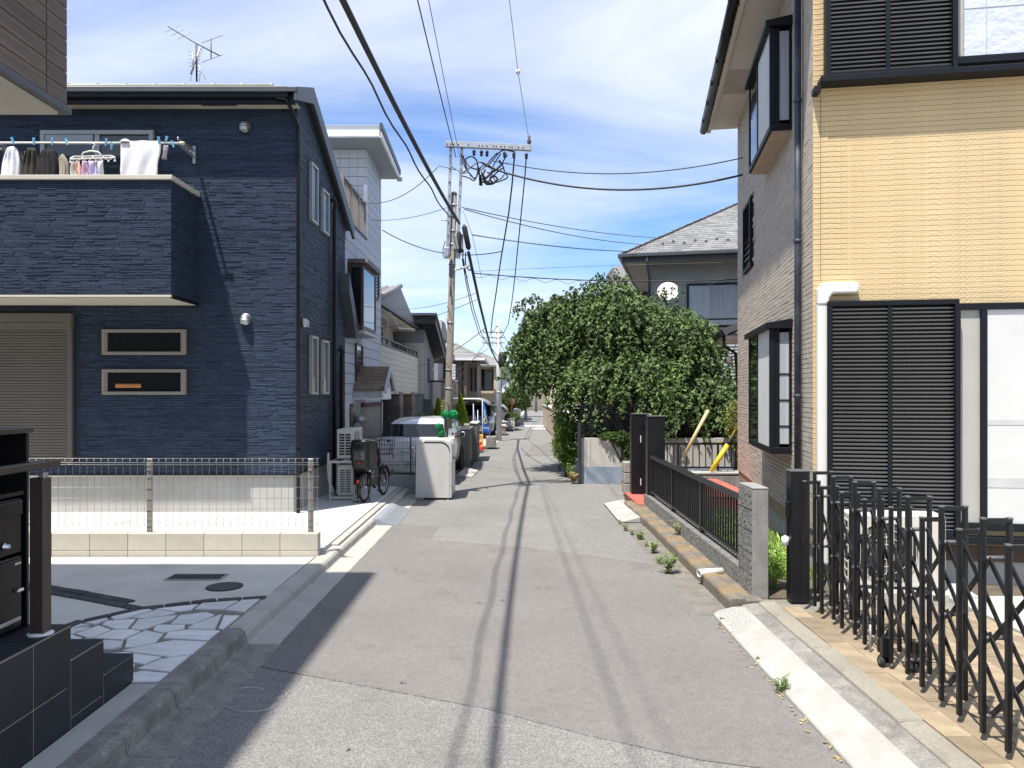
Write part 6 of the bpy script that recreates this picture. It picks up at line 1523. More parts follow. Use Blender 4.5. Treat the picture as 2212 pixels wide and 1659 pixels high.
# louvred shutters
def shutter(x0,x1,z0,z1,rows,nm='louvre_shutter'):
    y=-.10; w=.045
    s=MB().box(x0,x1,y-.02,-.012,z1-.05,z1).build(nm,M['frame_black'],rh,.004)
    bx('stile',M['frame_black'],s,x0,x0+w,y-.02,-.012,z0,z1-.05,.003); bx('stile',M['frame_black'],s,x1-w,x1,y-.045,-.012,z0,z1-.05,.003); bx('bottom_rail',M['frame_black'],s,x0+w,x1-w,y-.02,-.012,z0,z0+.045,.003)
    xm=(x0+x1)/2-.02; bx('mid_stile',M['frame_black'],s,xm-.02,xm+.02,y-.012,-.03,z0+.045,z1-.05,.003); bx('backing',M['ac_dark'],s,x0+w,x1-w,-.035,-.014,z0+.045,z1-.05)
    p=(z1-z0-.10)/rows
    for (a,b) in ((x0+w,xm-.02),(xm+.02,x1-w)):
        sl=MB().prism([(y,.003),(y+.052,p*.62),(y+.048,p*.74),(y-.006,.016)],a,b,'x').build('slat',M['louvre'],s)
        for k in range(rows):
            if k==0: sl.location=(0,0,z0+.047)
            else: inst(sl,s,(0,0,z0+.047+p*k))
    return s
shutter(.105,1.265,.46,2.67,56); us=shutter(.09,1.245,4.80,6.42,38)
bx('sill_ledge',M['frame_black'],rh,.03,8,-.185,-.004,4.735,4.795,.006); bx('sill_horn',M['trim_black'],rh,-.02,.04,-.15,-.004,4.66,4.72,.004)
# papered windows beside the shutters
def papered(x0,x1,z0,z1,m,cols,nm='window'):
    w=MB().box(x0,x1,-.075,-.004,z1-.06,z1).build(nm,M['frame_black'],rh,.003)
    bx('sill',M['frame_black'],w,x0,x1,-.085,-.004,z0,z0+.07,.003)
    for (a,b,mm,y) in cols:
        bx('pane',mm,w,a,b,y,y+.006,z0+.07,z1-.06)
    return w
w=papered(1.27,4.0,.52,2.63,None,[(1.27,1.465,M['paper_beige'],-.045),(1.52,4.0,M['paper'],-.055)]); bx('meeting_stile',M['frame_black'],w,1.465,1.52,-.075,-.01,.59,2.57,.003)
for (z,h) in ((1.50,.05),(.92,.09)): bx('paper_seam',mat('paper_overlap',(.50,.50,.49),.8),w,1.525,4.0,-.0585,-.0552,z,z+h)
for x in (2.3,): bx('paper_seam',mat('paper_overlap',(.50,.50,.49),.8),w,x,x+.006,-.0588,-.0554,.6,2.55)
w=papered(1.25,4.0,4.86,6.4,None,[(1.25,1.33,M['paper_beige'],-.04),(1.33,4.0,mat('bluish_window_paper',(.56,.60,.68),.75,.04,2,.6,3,bdist=.06),-.05)])
for x in (1.52,1.86): bx('paper_seam',M['paper_beige'],w,x,x+.004,-.0535,-.0505,4.93,6.3)
bx('paper_seam',M['paper_beige'],w,1.33,4.0,-.0536,-.0505,5.38,5.384)
bx('shutter_sill',M['frame_black'],rh,.10,4.0,-.12,-.004,.40,.465,.004)
# bay windows on the street side
def bay(z0,z1,glazed):
    d=.235; y0,y1=1.08,2.82
    b=bx('bay_window',M['frame_black'],rh,-d,.0,y0,y1,z0,z0+.07,.004)
    bx('bay_underside',M['tan_wall'],b,-d+.03,.0,y0+.03,y1-.03,z0-.02,z0-.001)
    MB().prism([(-d-.05,z1-.06),(0,z1-.06),(0,z1+.05),(-d-.05,z1+.005)],y0-.05,y1+.05,'y').build('bay_canopy',M['frame_black'],b,.004)
    for (x,y) in ((-d,y0),(-d,y1-.06)): bx('corner_post',M['frame_black'],b,x,x+.06,y,y+.06,z0+.07,z1-.06,.003)
    bx('wall_post',M['frame_black'],b,-.03,.0,y0,y0+.05,z0+.07,z1-.06,.003)
    bx('front_mullion',M['frame_black'],b,-d,-d+.04,y0+.95,y0+1.0,z0+.07,z1-.06)
    p1=bx('pane',M['paper'],b,-d+.012,-d+.018,y0+.06,y0+.95,z0+.07,z1-.06); bx('pane',M['glass'],b,-d+.012,-d+.018,y0+1.0,y1-.06,z0+.07,z1-.06)
    bx('side_pane',M['curtain'],b,-.13,-.03,y0+.014,y0+.020,z0+.11,z1-.10); bx('side_panel',M['frame_black'],b,-d+.06,-.13,y0+.008,y0+.03,z0+.07,z1-.06)
    bx('pane',M['glass'],b,-d+.06,-.0,y1-.03,y1-.024,z0+.07,z1-.06)
    if glazed:
        for k in range(3): bx('glazing_bar',M['frame_black'],b,-.13,-.03,y0+.006,y0+.0135,z0+.3+.29*k,z0+.315+.29*k)
    bx('back_fill',M['interior'],b,-.02,-.001,y0+.06,y1-.06,z0+.07,z1-.06)
bay(4.72,5.92,False); bay(1.12,2.57,True)
f=MB().box(-.03,.02,JW[0],JW[1],JW[2],JW[2]+.05).build('window',M['frame_black'],rh)
bx('head',M['frame_black'],f,-.03,.02,JW[0],JW[1],JW[3]-.05,JW[3]); bx('jamb',M['frame_black'],f,-.04,.02,JW[0],JW[0]+.05,JW[2]+.05,JW[3]-.05); bx('jamb',M['frame_black'],f,-.03,.02,JW[1]-.05,JW[1],JW[2]+.05,JW[3]-.05)
for k in range(10): MB().bar((-.03,JW[0]+.05,JW[2]+.09+.093*k),(.005,JW[0]+.05,JW[2]+.13+.093*k),.002).add([(-.028,JW[0]+.05,JW[2]+.07+.093*k),(-.028,JW[1]-.05,JW[2]+.07+.093*k),(-.004,JW[1]-.05,JW[2]+.15+.093*k),(-.004,JW[0]+.05,JW[2]+.15+.093*k)],[(0,1,2,3)]).build('louvre_blade',M['glass_blue'],f)
bx('dark_behind',M['interior'],f,.005,.018,JW[0]+.05,JW[1]-.05,JW[2]+.05,JW[3]-.05)
# air conditioner in front of the shutter
c=rh.matrix_basis
ac_unit('outdoor_unit','white air conditioner unit behind the black accordion gate',(3.42,6.82,.155),RZ,.80,.30,.66,7)
acb=thing('concrete_block','long concrete block under the white air conditioner behind the gate','base block',(3.42,6.80,.1),RZ); bx('slab',M['conc'],acb,-.55,.62,-.08,.36,-.02,.05,.006)
for x in (-.3,.05,.3,.5): bx('core_hole',M['ac_dark'],acb,x-.045,x+.045,-.083,-.0805,-.005,.035)

# ------------------------------------------------------------------ rough block wall, pillar and black railing
wl=thing('rough_block_wall','low rough grey block wall ending in a taller pillar by the road','wall',(2.12,6.80,.0))
lb=MB().box(0,.14,0,.386,0,.186).build('block',M['block_grey'],wl,.004); first=True
for i in range(14):
    for c_ in range(1):
        loc=(.0+.001*(i%3),.395*i,.095)
        if first: lb.location=loc; first=False
        else: inst(lb,wl,loc)
for c_ in range(4): inst(lb,wl,(.0,.0,.286+.191*c_))
bx('mortar',M['grout'],wl,.012,.128,.005,5.5,-.1,.275); bx('mortar',M['grout'],wl,.012,.128,.005,.38,.275,1.04)
bx('end_render',M['block_smooth'],wl,.002,.14,-.03,-.001,-.05,1.045,.006); bx('pillar_cap',M['block_smooth'],wl,.0,.142,-.032,.388,1.046,1.062,.004)
# vertical grooves on the rough faces
mb=MB(); rr=random.Random(2)
for i in range(14):
    for k in range(13):
        y=.395*i+.02+.029*k; mb.box(-.006-rr.random()*.004,.001,y,y+.016,.10,.275)
for c_ in range(4):
    for k in range(13):
        for h in range(3): y=.01+.029*k; mb.box(-.005-rr.random()*.006,.001,y,y+.016,.291+.191*c_+.06*h,.345+.191*c_+.06*h)
o=mb.build('split_face_ribs',M['block_grey'],wl); o['kind']='stuff'
rl=thing('black_railing','black vertical bar railing on the low rough block wall','railing',(2.19,7.24,.285))
bx('top_rail',M['gate_black'],rl,-.03,.03,0,4.82,.585,.635,.004); bx('bottom_rail',M['gate_black'],rl,-.02,.02,0,4.82,.05,.08,.003)
b0=bx('baluster',M['gate_black'],rl,-.010,.010,-.008,.008,.08,.585)
for k in range(49):
    if k==0: b0.location=(0,.06,0)
    else: inst(b0,rl,(0,.06+.0975*k,0))
p0=bx('post',M['gate_black'],rl,-.022,.022,-.025,.025,0,.60,.003); p0.location=(0,.03,0)
for y in (1.63,3.22,4.79): inst(p0,rl,(0,y,0))
# lawn strip and red porch behind the railing
pr=setting('red_tiled_porch')
bx('porch_core',M['grout_beige'],pr,2.52,3.62,11.5,13.85,.0,.335); bx('step_core',M['grout_beige'],pr,2.02,2.52,12.25,13.7,-.05,.112)
t0=MB().box(.003,.297,.003,.297,0,.012).build('red_tile',M['red_tile'],pr,.002); first=True
for i in range(4):
    for j in range(8):
        loc=(2.51+.3*i-(.02),11.48+.3*j,.335)
        if first: t0.location=loc; first=False
        else: inst(t0,pr,loc)
for i in range(2):
    for j in range(5): inst(t0,pr,(2.0+.26*i,12.22+.3*j,.112),None,(.86,1,1))
t1=MB().box(.003,.297,-.012,0,.003,.14).build('red_tile',M['red_tile'],pr,.002); t1.location=(2.49,11.498,.02)
for i in range(4):
    for c_ in range(2):
        if i or c_: inst(t1,pr,(2.49+.3*i,11.498,.02+.15*c_))
t2=MB().box(-.012,0,.003,.297,.003,.105).build('red_tile',mat('red_riser',(.17,.055,.045),.6,.15,rnd=.15),pr,.002)
for j in range(5):
    if j==0: t2.location=(2.018,12.22,.005)
    else: inst(t2,pr,(2.018,12.22+.3*j,.005))
# gate columns with slatted sides, gate leaf between
def gate_col(label,x,y):
    t=thing('gate_column',label,'gate column',(x,y,.12),group='black gate columns')
    bx('column',M['gate_black'],t,-.10,.14,-.12,.12,0,1.40,.006); bx('cap',M['cap_grey'],t,-.115,.155,-.135,.135,1.40,1.415,.003)
    fr=bx('slat_frame',M['gate_black'],t,-.125,-.10,-.10,.10,.0,1.40,.003)
    s=MB().bar((-.13,-.075,0),(-.13,.075,0),.006,.05).build('slat',M['bronze'],fr)
    for k in range(20):
        if k==0: s.location=(0,0,.06)
        else: inst(s,fr,(0,0,.06+.066*k))
    for xx in (-.08,.10): MB().lathe([(.010,0),(.010,.006)],8).build('cap_screw',M['chrome'],t,loc=(xx,-.10,1.416))
    return t
gate_col('farther black gate column beside the white curved wall',2.22,13.55); gate_col('nearer black gate column at the end of the railing',2.27,12.22)
gl=thing('gate_leaf','black wire gate leaf with a taped notice between the two gate columns','gate',(2.30,12.40,.18))
for y in (0,.98): bx('stile',M['gate_black'],gl,-.02,.02,y,y+.04,0,1.18,.003)
for z in (0,.45,1.14): bx('rail',M['gate_black'],gl,-.018,.018,.04,.98,z,z+.04)
b=bx('bar',M['gate_black'],gl,-.006,.006,0,.012,.04,1.14); b.location=(0,.1,0)
for k in range(1,9): inst(b,gl,(0,.1+.1*k,0))
bx('taped_notice',M['paper'],gl,-.03,-.024,.02,.42,.45,.95)
bx('hinge',M['pvc_white'],gl,-.06,-.045,1.02,1.04,.10,.22); bx('hinge',M['pvc_white'],gl,-.06,-.045,1.02,1.04,.85,.97)
gp=thing('stone_gate_post','short rough stone block post left of the farther gate column','post',(2.04,14.0,.0))
for k in range(3): MB().box(0,.17,0,.3,.2+.0*k,.39).build('block',mat('stone_post',(.30,.28,.25),.95,.2,10,.8,40),gp,.015,loc=(0,0,-.15+.195*k))

# white garden wall across the side lane, black railing in front of it, curved planter
ww=thing('white_garden_wall','white rendered garden wall with blue grey base under the tree','wall',(1.42,16.05,.0))
def cw(u): return (1.0*u*5.2, -.25*math.sin(min(1,u*1.6)*math.pi)*.4+ (.0 if u>.03 else .0))
for (nm,m,za,zb,o_) in (('upper_wall',M['white_wall'],.36,.95,.0),('base_band',M['blue_band'],-.05,.36,.012)):
    mb=MB(); n=24
    for k in range(n):
        (a,ya),(b,yb)=cw(k/n),cw((k+1)/n); mb.add([(a,ya-o_,za),(b,yb-o_,za),(b,yb-o_,zb),(a,ya-o_,zb),(a,ya+.15,za),(b,yb+.15,za),(b,yb+.15,zb),(a,ya+.15,zb)],[(0,1,2,3),(7,6,5,4),(3,2,6,7),(4,0,3,7),(1,5,6,2)])
    mb.build(nm,m,ww)
for x in (.02,.10,.2): bx('stain_rib',M['white_wall'],ww,x,x+.018,-.03,-.005,.0,.95)
mf=thing('slat_fence','dark horizontal slat fence panel on top of the white garden wall','fence',(1.45,16.3,.95))
s=MB().box(0,3.9,0,.02,0,.035).build('slat',M['trim_black'],mf)
for k in range(12):
    if k==0: s.location=(0,0,.05)
    else: inst(s,mf,(0,0,.05+.055*k))
for x in (0,1.3,2.6,3.9): bx('post',M['trim_black'],mf,x,x+.04,.02,.05,0,.75)
mp=thing('slat_post','narrow louvred metal panel standing at the road corner of the white wall','fence',(1.38,15.95,.02))
s=MB().box(0,.05,0,.35,0,.02).build('slat',M['trim_grey'],mp)
for k in range(38):
    if k==0: s.location=(0,0,.03)
    else: inst(s,mp,(0,0,.03+.032*k))
bx('stile',M['trim_black'],mp,.045,.06,.0,.02,0,1.26); bx('stile',M['trim_black'],mp,.045,.06,.33,.35,0,1.26)
r2=thing('black_railing','black railing in front of the white garden wall behind the gate columns','railing',(2.62,14.45,.42))
bx('top_rail',M['gate_black'],r2,0,2.3,-.02,.02,.50,.54,.003); bx('bottom_rail',M['gate_black'],r2,0,2.3,-.015,.015,.06,.09)
b=bx('baluster',M['gate_black'],r2,-.008,.008,-.008,.008,.09,.50)
for k in range(19):
    if k==0: b.location=(.06,0,0)
    else: inst(b,r2,(.06+.12*k,0,0))
p0=bx('post',M['gate_black'],r2,-.018,.018,-.018,.018,-.35,.5); p0.location=(.50,0,0); inst(p0,r2,(1.25,0,0)); inst(p0,r2,(2.2,0,0))
pt=thing('tiled_planter','low curved planter edged with grey upright tiles by the porch','planter',(3.2,14.15,.1))
bx('fill',M['conc'],pt,.05,1.6,.03,.5,0,.30)
s=MB().box(.002,.098,0,.03,0,.26).build('edge_tile',mat('grey_edge_tile',(.26,.24,.23),.8,.1,rnd=.15),pt,.003)
for k in range(16):
    if k==0: s.location=(0,.06,0)
    else: inst(s,pt,(.1*k,max(0,.06-.03*k),0))
bx('cap',M['conc'],pt,.0,1.62,-.01,.5,.30,.325)

# guy wires with guards
def guy(label,a,b,c,rg,m,cap):
    t=thing('guy_wire',label,'guy wire',(0,0,0)); a,b,c=Vector(a),Vector(b),Vector(c)
    MB().tube([b,c],.008,5).build('wire',M['galv'],t); MB().tube([a,b],rg,12).build('guard',m,t)
    if cap: 
        d=(b-a).normalized(); MB().tube([b,b+d*.06,b+d*.30],[rg*1.05,rg*.9,.02],10).build('rubber_cap',M['rubber'],t)
    return t
g1=guy('faded yellow guy wire guard leaning in front of the tree',at(1476,988,14.3),at(1530,886,14.3),at(1590,745,13.9),.034,M['pale_guard'],False)
p=at(1577,777,13.95); MB().lathe([(0,-.06),(.045,-.045),(.06,0),(.045,.045),(0,.06)],14,Matrix.Translation(p)).build('ball_insulator',M['pvc_white'],g1)
g2=guy('bright yellow guy wire guard with black cap by the tan house',at(1536,1018,14.25),at(1572,960,14.25),at(1660,818,14.25),.045,M['yellow_guard'],True)
MB().tube([at(1577,949,14.25),at(1640,842,14.25)],.022,10).build('upper_guard',M['yellow_guard'],g2)

# ------------------------------------------------------------------ grey roofed house behind the tree
gh2=thing('grey_roofed_house','grey house with a hipped shingle roof and satellite dish behind the tree','house',(3.66,20.6,.06),R(-13))
bx('upper_wall',mat('grey_green_render',(.40,.41,.40),.85,.05,3,.1,60),gh2,.0,7,.0,6,3.0,5.4); bx('lower_wall',M['grey_dark_wall'],gh2,.4,7,.3,6,-.1,3.0)
# hip roof with shingles (front slope + left slope)
ev=5.45; ox,oy=-.65,-.75; rx=3.6; apex=(3.4,2.75,7.8)
rf=MB().add([(ox,oy,ev),(8,oy,ev),(8,2.75,7.8),apex,(ox,6.6,ev),(ox,oy,ev-.08),(8,oy,ev-.08),(ox,6.6,ev-.08)],[(0,1,2,3),(4,0,3),(5,6,1,0),(7,5,0,4),(7,6,5)]).build('roof',M['joint_grey'],gh2)
sm=MB(); rr=random.Random(31); nrow=34
for r in range(nrow):
    f0=r/nrow; f1=(r+1.15)/nrow; ya=oy+(2.75-oy)*f0; yb=oy+(2.75-oy)*f1; za=ev+(7.8-ev)*f0; zb=ev+(7.8-ev)*f1
    xl=ox+(3.4-ox)*f0; x=xl-rr.uniform(0,.1)
    while x<4.6:
        L=rr.uniform(.14,.30); a=max(x,xl+.01); 
        if x+L>a+.03: sm.add([(a,ya,za+.022),(x+L-.006,ya,za+.022),(x+L-.006,yb,zb+.006),(a,yb,zb+.006),(a,ya,za),(x+L-.006,ya,za)],[(0,1,2,3),(4,5,1,0)])
        x+=L
o=sm.build('shingles',M['shingle'],rf); o['kind']='stuff'
sm=MB()
for r in range(nrow):
    f0=r/nrow; f1=(r+1.1)/nrow; xa=ox+(3.4-ox)*f0; xb=ox+(3.4-ox)*f1; za=ev+(7.8-ev)*f0; zb=ev+(7.8-ev)*f1; yl=oy+(2.75-oy)*f0
    sm.add([(xa,yl,za+.022),(xa,6.6-3.8*f0,za+.022),(xb,6.6-3.8*f1,zb+.006),(xb,yl,zb+.006)],[(3,2,1,0)])
o=sm.build('side_shingles',M['shingle'],rf); o['kind']='stuff'
hp=MB(); 
for k in range(22):
    f=k/22; g=(k+1.1)/22; p=Vector((ox,oy,ev))+(Vector(apex)-Vector((ox,oy,ev)))*f; q=Vector((ox,oy,ev))+(Vector(apex)-Vector((ox,oy,ev)))*g; hp.bar(p+Vector((0,0,.03)),q+Vector((0,0,.015)),.16,.02)
hp.build('hip_cap',M['shingle'],rf)
for i,(x,f) in enumerate([(.35,.10),(.62,.13),(.90,.10),(1.18,.13),(1.45,.11),(1.72,.14),(2.0,.12),(2.3,.14)]): bx('snow_guard',M['grey_dark_wall'],rf,x,x+.07,oy+3.5*f,oy+3.5*f+.03,ev+2.35*f+.0,ev+2.35*f+.08)
bx('gutter',M['trim_grey'],rf,ox-.04,8,oy-.10,oy-.01,ev-.10,ev-.01,.01); bx('gutter',M['trim_grey'],rf,ox-.10,ox-.01,oy-.09,6.6,ev-.10,ev-.01,.01)
bx('fascia',M['grey_dark_wall'],rf,ox+.01,8,oy+.0,oy+.05,ev-.22,ev-.09); bx('fascia',M['grey_dark_wall'],rf,ox+.0,ox+.05,oy+.05,6.5,ev-.22,ev-.09); bx('eave_soffit',mat('grey_soffit',(.22,.215,.19),.85),rf,ox+.05,8,oy+.05,6.4,ev-.20,ev-.17); bx('eave_vent',M['pvc_white'],rf,-.25,-.05,-.35,-.25,ev-.215,ev-.2)
MB().tube([(.0,oy-.05,ev-.1),(.0,oy-.03,ev-.3),(.02,-.04,ev-.55),(.02,-.04,3.1)],.035,8).build('downpipe',M['trim_grey'],gh2)
w=window(gh2,1.0,3.2,3.55,4.72,.0,M['trim_black'],M['glass_blue'],.05,.05,[2.38]); bx('curtained_pane',M['curtain'],w,1.06,2.34,-.024,-.0185,3.61,4.66)
bx('window_rail',M['trim_black'],w,.6,3.4,-.35,-.31,3.72,3.76); bx('balcony_cap',M['galv'],gh2,.75,7,-.42,-.02,3.36,3.44)
bcore=bx('balcony',M['joint_grey'],gh2,.80,7,-.36,-.02,1.95,3.36)
# scalloped board siding of the balcony
mb=MB(); rr=random.Random(17)
for r in range(17):
    z=1.95+.083*r; x=.80
    while x<3.6:
        L=rr.uniform(.3,.6); mb.add([(x,-.392,z+.002),(x+L-.006,-.392,z+.002),(x+L-.006,-.366,z+.082),(x,-.366,z+.082),(x,-.365,z+.002),(x+L-.006,-.365,z+.002)],[(0,1,2,3),(4,5,1,0)]); x+=L
o=mb.build('scalloped_siding',mat('grey_green_board',(.33,.35,.33),.8,.12,5,isl=.15),bcore); o['kind']='stuff'
bx('siding_joint',M['ac_dark'],bcore,1.85,1.86,-.394,-.392,1.95,3.36)
MB().prism([(-1.2,1.9),(.0,2.35),(.0,2.45),(-1.2,2.0)],2.2,6,'x').build('porch_roof',M['grey_dark_wall'],gh2); MB().tube([(2.15,-1.25,1.95),(6,-1.25,1.95)],.05,8).build('porch_gutter',M['trim_black'],gh2)
bx('lower_window',M['bronze'],gh2,1.7,3.6,.26,.3,.3,1.7)
sdh=thing('satellite_dish','white satellite dish on the balcony rail behind the tree','satellite dish',at(1443,630,19.7))
MB().lathe([(.0,-.05),(.12,-.04),(.21,-.015),(.27,.025),(.262,.034),(.19,.0),(.10,-.028),(.0,-.036)],28,Matrix.Rotation(R(65),4,'X') @ Matrix.Rotation(R(-12),4,'Y')).build('reflector',M['pvc_white'],sdh)
MB().tube([(0,.05,0),(0,.12,-.3),(0,.12,-.5)],.02).build('mast',M['galv'],sdh); MB().tube([(-.05,-.02,-.18),(.04,-.30,-.02),(.03,-.30,.04)],.008).build('feed_arm',M['cable_grey'],sdh); MB().lathe([(.02,0),(.03,.04)],8,Matrix.Translation((.03,-.30,.03))).build('feed',M['cable_grey'],sdh)
nb=thing('shingled_house','second grey shingled roof just left of the satellite dish house','house',(3.5,26,.06)); bx('wall',M['grey_dark_wall'],nb,.7,3,0,4,-.1,5.3); MB().prism([(.0,4.75),(4,4.75),(3.0,6.25),(.9,6.25)],.05,3,'x').build('roof',M['shingle'],nb)

# ------------------------------------------------------------------ accordion gate
ag=thing('accordion_gate','black aluminium accordion gate folded along the right edge of the road','gate',(2.45,0,.0))
Yt=[6.30,5.93,5.56,5.19,4.78,4.37,3.95,3.52,3.08,2.64]; Ys=[6.44,6.08,5.71,5.34,4.97,4.57,4.17,3.74,3.30,2.86]
gp=bx('end_post',M['gate_black'],ag,-.06,.10,6.58,6.70,.10,1.22,.004); bx('post_cap',M['cap_grey'],gp,-.065,.105,6.575,6.705,1.22,1.235,.003); bx('lock_case',M['gate_black'],gp,-.075,-.06,6.60,6.68,.82,.96,.004)
MB().lathe([(.0,-.05),(.03,-.03),(.035,.03),(0,.05)],10,Matrix.Translation((-.09,6.64,.62))).build('handle',M['pvc_white'],gp)
def uframe(w,zt):
    return MB().box(-.0125,.0125,-.0125,.0125,.15,zt-.026).box(w-.0125,w+.0125,-.0125,.0125,.15,zt-.026).box(-.0125,w+.0125,-.0125,.0125,zt-.026,zt)
ut=uframe(.135,1.255).build('upright_frame',M['gate_black'],ag,.003); us_=uframe(.120,1.16).build('upright_frame',M['gate_black'],ag,.003)
cap=MB().box(-.0145,.0145,-.0145,.0145,0,.012).build('frame_cap',M['cap_grey'],ag,.003); fc=True
for i,y in enumerate(Yt):
    x=.03 if i<4 else .03-.02*(i-3)
    if i==0: ut.location=(x,y,0)
    else: inst(ut,ag,(x,y,0))
    for dx in (0,.135):
        if fc: cap.location=(x+dx,y,1.247); fc=False
        else: inst(cap,ag,(x+dx,y,1.247))
for i,y in enumerate(Ys):
    x=0.0 if i<5 else -.012*(i-4)
    if i==0: us_.location=(x,y,0)
    else: inst(us_,ag,(x,y,0))
    for dx in (0,.12): inst(cap,ag,(x+dx,y,1.152))
def gx(y): return .03 if y>5.1 else .03-.045*(5.1-y)
def diag(ya,yb,za,zb,dx):
    return MB().bar((gx(ya)+dx,ya,za),(gx(yb)+dx,yb,zb),.010,.027,up=(0,0,1))
for i in range(len(Yt)-1):
    for (za,zb) in ((.24,.66),(.62,1.05)):
        for dx in (.022,.115):
            diag(Yt[i],Yt[i+1],zb,za,dx).build('lattice_bar',M['gate_black'],ag)
            if dx<.1: diag(Yt[i],Yt[i+1],za,zb,dx+.012).build('lattice_bar',M['gate_black'],ag)
rv=MB().tube([(-.01,0,0),(.15,0,0)],.012,8).build('pivot_pin',M['cap_grey'],ag); fr_=True
for i,y in enumerate(Yt):
    for z in (.24,.64,1.05):
        if fr_: rv.location=(gx(y)-.01,y,z); fr_=False
        else: inst(rv,ag,(gx(y)-.01,y,z))
for (y,x) in ((5.02,-.02),(4.92,.14),(3.3,0)):
    cst=MB().box(-.02,.02,-.02,.02,.14,.30).build('caster',M['gate_black'],ag,loc=(x,y,0)); MB().lathe([(.03,-.014),(.034,0),(.03,.014)],14,Matrix.Translation((-.02,0,.147)) @ Matrix.Rotation(R(90),4,'Y')).build('caster_wheel',M['rubber'],cst); MB().prism([(-.035,.13),(.03,.13),(.03,.17),(-.01,.185),(-.035,.165)],-.02,.02,'y').build('caster_hood',M['cap_grey'],cst,.004)
for y in (5.30,3.66): MB().tube([(.02,y,.10),(.02,y,.30)],.008,6).build('drop_bolt',M['galv'],ag)
# white pipe spout through the mossy kerb
dp=thing('drain_spout','short white drain pipe sticking out of the mossy kerb','drain pipe',(1.86,7.55,.10)); MB().tube([(.22,.06,.03),(.0,0,.03),(-.03,-.01,.028)],.036,12,False).build('pipe',M['pvc_white'],dp,solid=.006); MB().lathe([(.028,0),(.028,.002)],12,Matrix.Translation((-.0,.0,.03)) @ Matrix.Rotation(R(-90),4,'Y')).build('bore',M['ac_dark'],dp)

# roof of the side entrance, seen past the far corner of the tan house
po=bx('porch_soffit',M['wood_eave'],rh,-.16,3,6.2,7.4,2.74,2.80); MB().tube([(-.24,6.15,2.86),(-.24,7.5,2.86)],.06,8).build('porch_gutter',M['trim_black'],po); MB().prism([(-.20,2.82),(1.4,3.45),(1.4,3.55),(-.26,2.92)],6.12,7.5,'y').build('porch_roof',M['grey_dark_wall'],po); bx('porch_fascia',M['wood_eave'],po,-.18,-.15,6.2,7.4,2.74,2.9)
MB().tube([(-.22,6.2,2.80),(-.20,6.25,2.62),(.0,6.3,2.5),(.1,6.3,1.2)],.03,8).build('porch_downpipe',M['trim_black'],po)
bx('far_wall',M['grey_dark_wall'],po,1.0,3,7.0,7.4,0,2.74)
t=thing('kerb_ramp','white kerb ramp slab before the red tiled step at the gate','ramp',(1.56,11.15,0.0)); MB().prism([(.06,0),(.30,0),(.32,1.9),(.0,1.9),(0.0,.25)],0,.02,'z').build('slab_base',M['conc_slab'],t); MB().add([(0,.25,.022),(.06,0,.03),(.30,0,.09),(.32,1.9,.09),(0,1.9,.022),(.06,0,.0),(.30,0,0),(0,.25,0),(0,1.9,0),(.32,1.9,0)],[(0,1,2,3,4),(1,5,6,2),(0,7,5,1),(4,8,7,0),(3,9,8,4),(2,6,9,3)]).build('sloped_top',M['conc_slab'],t)

bx('sealant_joint',mat('brown_sealant',(.30,.17,.10),.8),rh,.062,.069,-.0035,.002,2.87,4.70); bx('sealant_joint',bpy.data.materials['brown_sealant'],rh,2.55,2.557,-.0035,.002,2.75,4.70)
# ------------------------------------------------------------------ vegetation
def leaf(mb,p,d,n,L,W):
    """one pointed leaf from p along d, facing n"""
    d=d.normalized(); s=d.cross(n); s=s.normalized()*W/2 if s.length>1e-5 else Vector((W/2,0,0)); q=d.cross(s).normalized()*W*.18
    b=len(mb.v); mb.v+=[tuple(p),tuple(p+d*L*.5+s+q),tuple(p+d*L),tuple(p+d*L*.5-s+q)]; mb.f+=[(b,b+1,b+2),(b,b+2,b+3)]; mb.sm+=[False,False]
def rv_(rr): 
    while True:
        v=Vector((rr.uniform(-1,1),rr.uniform(-1,1),rr.uniform(-1,1)))
        if .05<v.length<1: return v.normalized()
# weeping cherry
ct=thing('weeping_cherry_tree','big weeping green tree hanging over the white wall on the right','tree',(3.1,18.3,.05))
O=Vector((3.1,18.3,.05)); rr=random.Random(40)
lobes=[(1194,757,76,108,18.5),(1248,735,95,108,18.5),(1322,735,85,140,18.3),(1400,760,95,115,18.2),(1462,790,80,135,17.9),(1520,880,68,95,17.3),(1360,835,180,85,17.6),(1245,800,105,75,18.3),(1440,880,110,80,17.2),(1168,785,44,60,18.3),(1545,910,42,60,17.0)]
lw_=[1.2,1.0,1.15,1.1,1.1,.9,1.1,.8,.9,1.2,1.3]
mb=MB(); tw=MB()
def strand(c,rx,ry,rz_,zmin):
    u=rv_(rr); 
    if u.z<-.25: u.z=abs(u.z)
    u=u.normalized(); k=rr.uniform(.66,1.0); p=c+Vector((u.x*rx,u.y*ry,u.z*rz_))*k
    h=Vector((u.x,u.y,0)); v=(h*.55+Vector((0,0,.45*u.z))+rv_(rr)*.35); L=rr.uniform(.3,.95); s=0; pts=[p.copy()]
    while s<L and p.z>zmin:
        v=v*.92+Vector((0,0,-.095))+rv_(rr)*.05
        step=v.normalized()*.05; p=p+step; s+=.05; pts.append(p.copy())
        for q in range(rr.choice((1,2,2))):
            d=(Vector((0,0,-.55))+rv_(rr)*.95+step*3); leaf(mb,p-O+rv_(rr)*.03,d,rv_(rr)*.8+Vector((-.3,-.55,.75)),rr.uniform(.07,.14),rr.uniform(.045,.085))
    return pts
nleaf=0
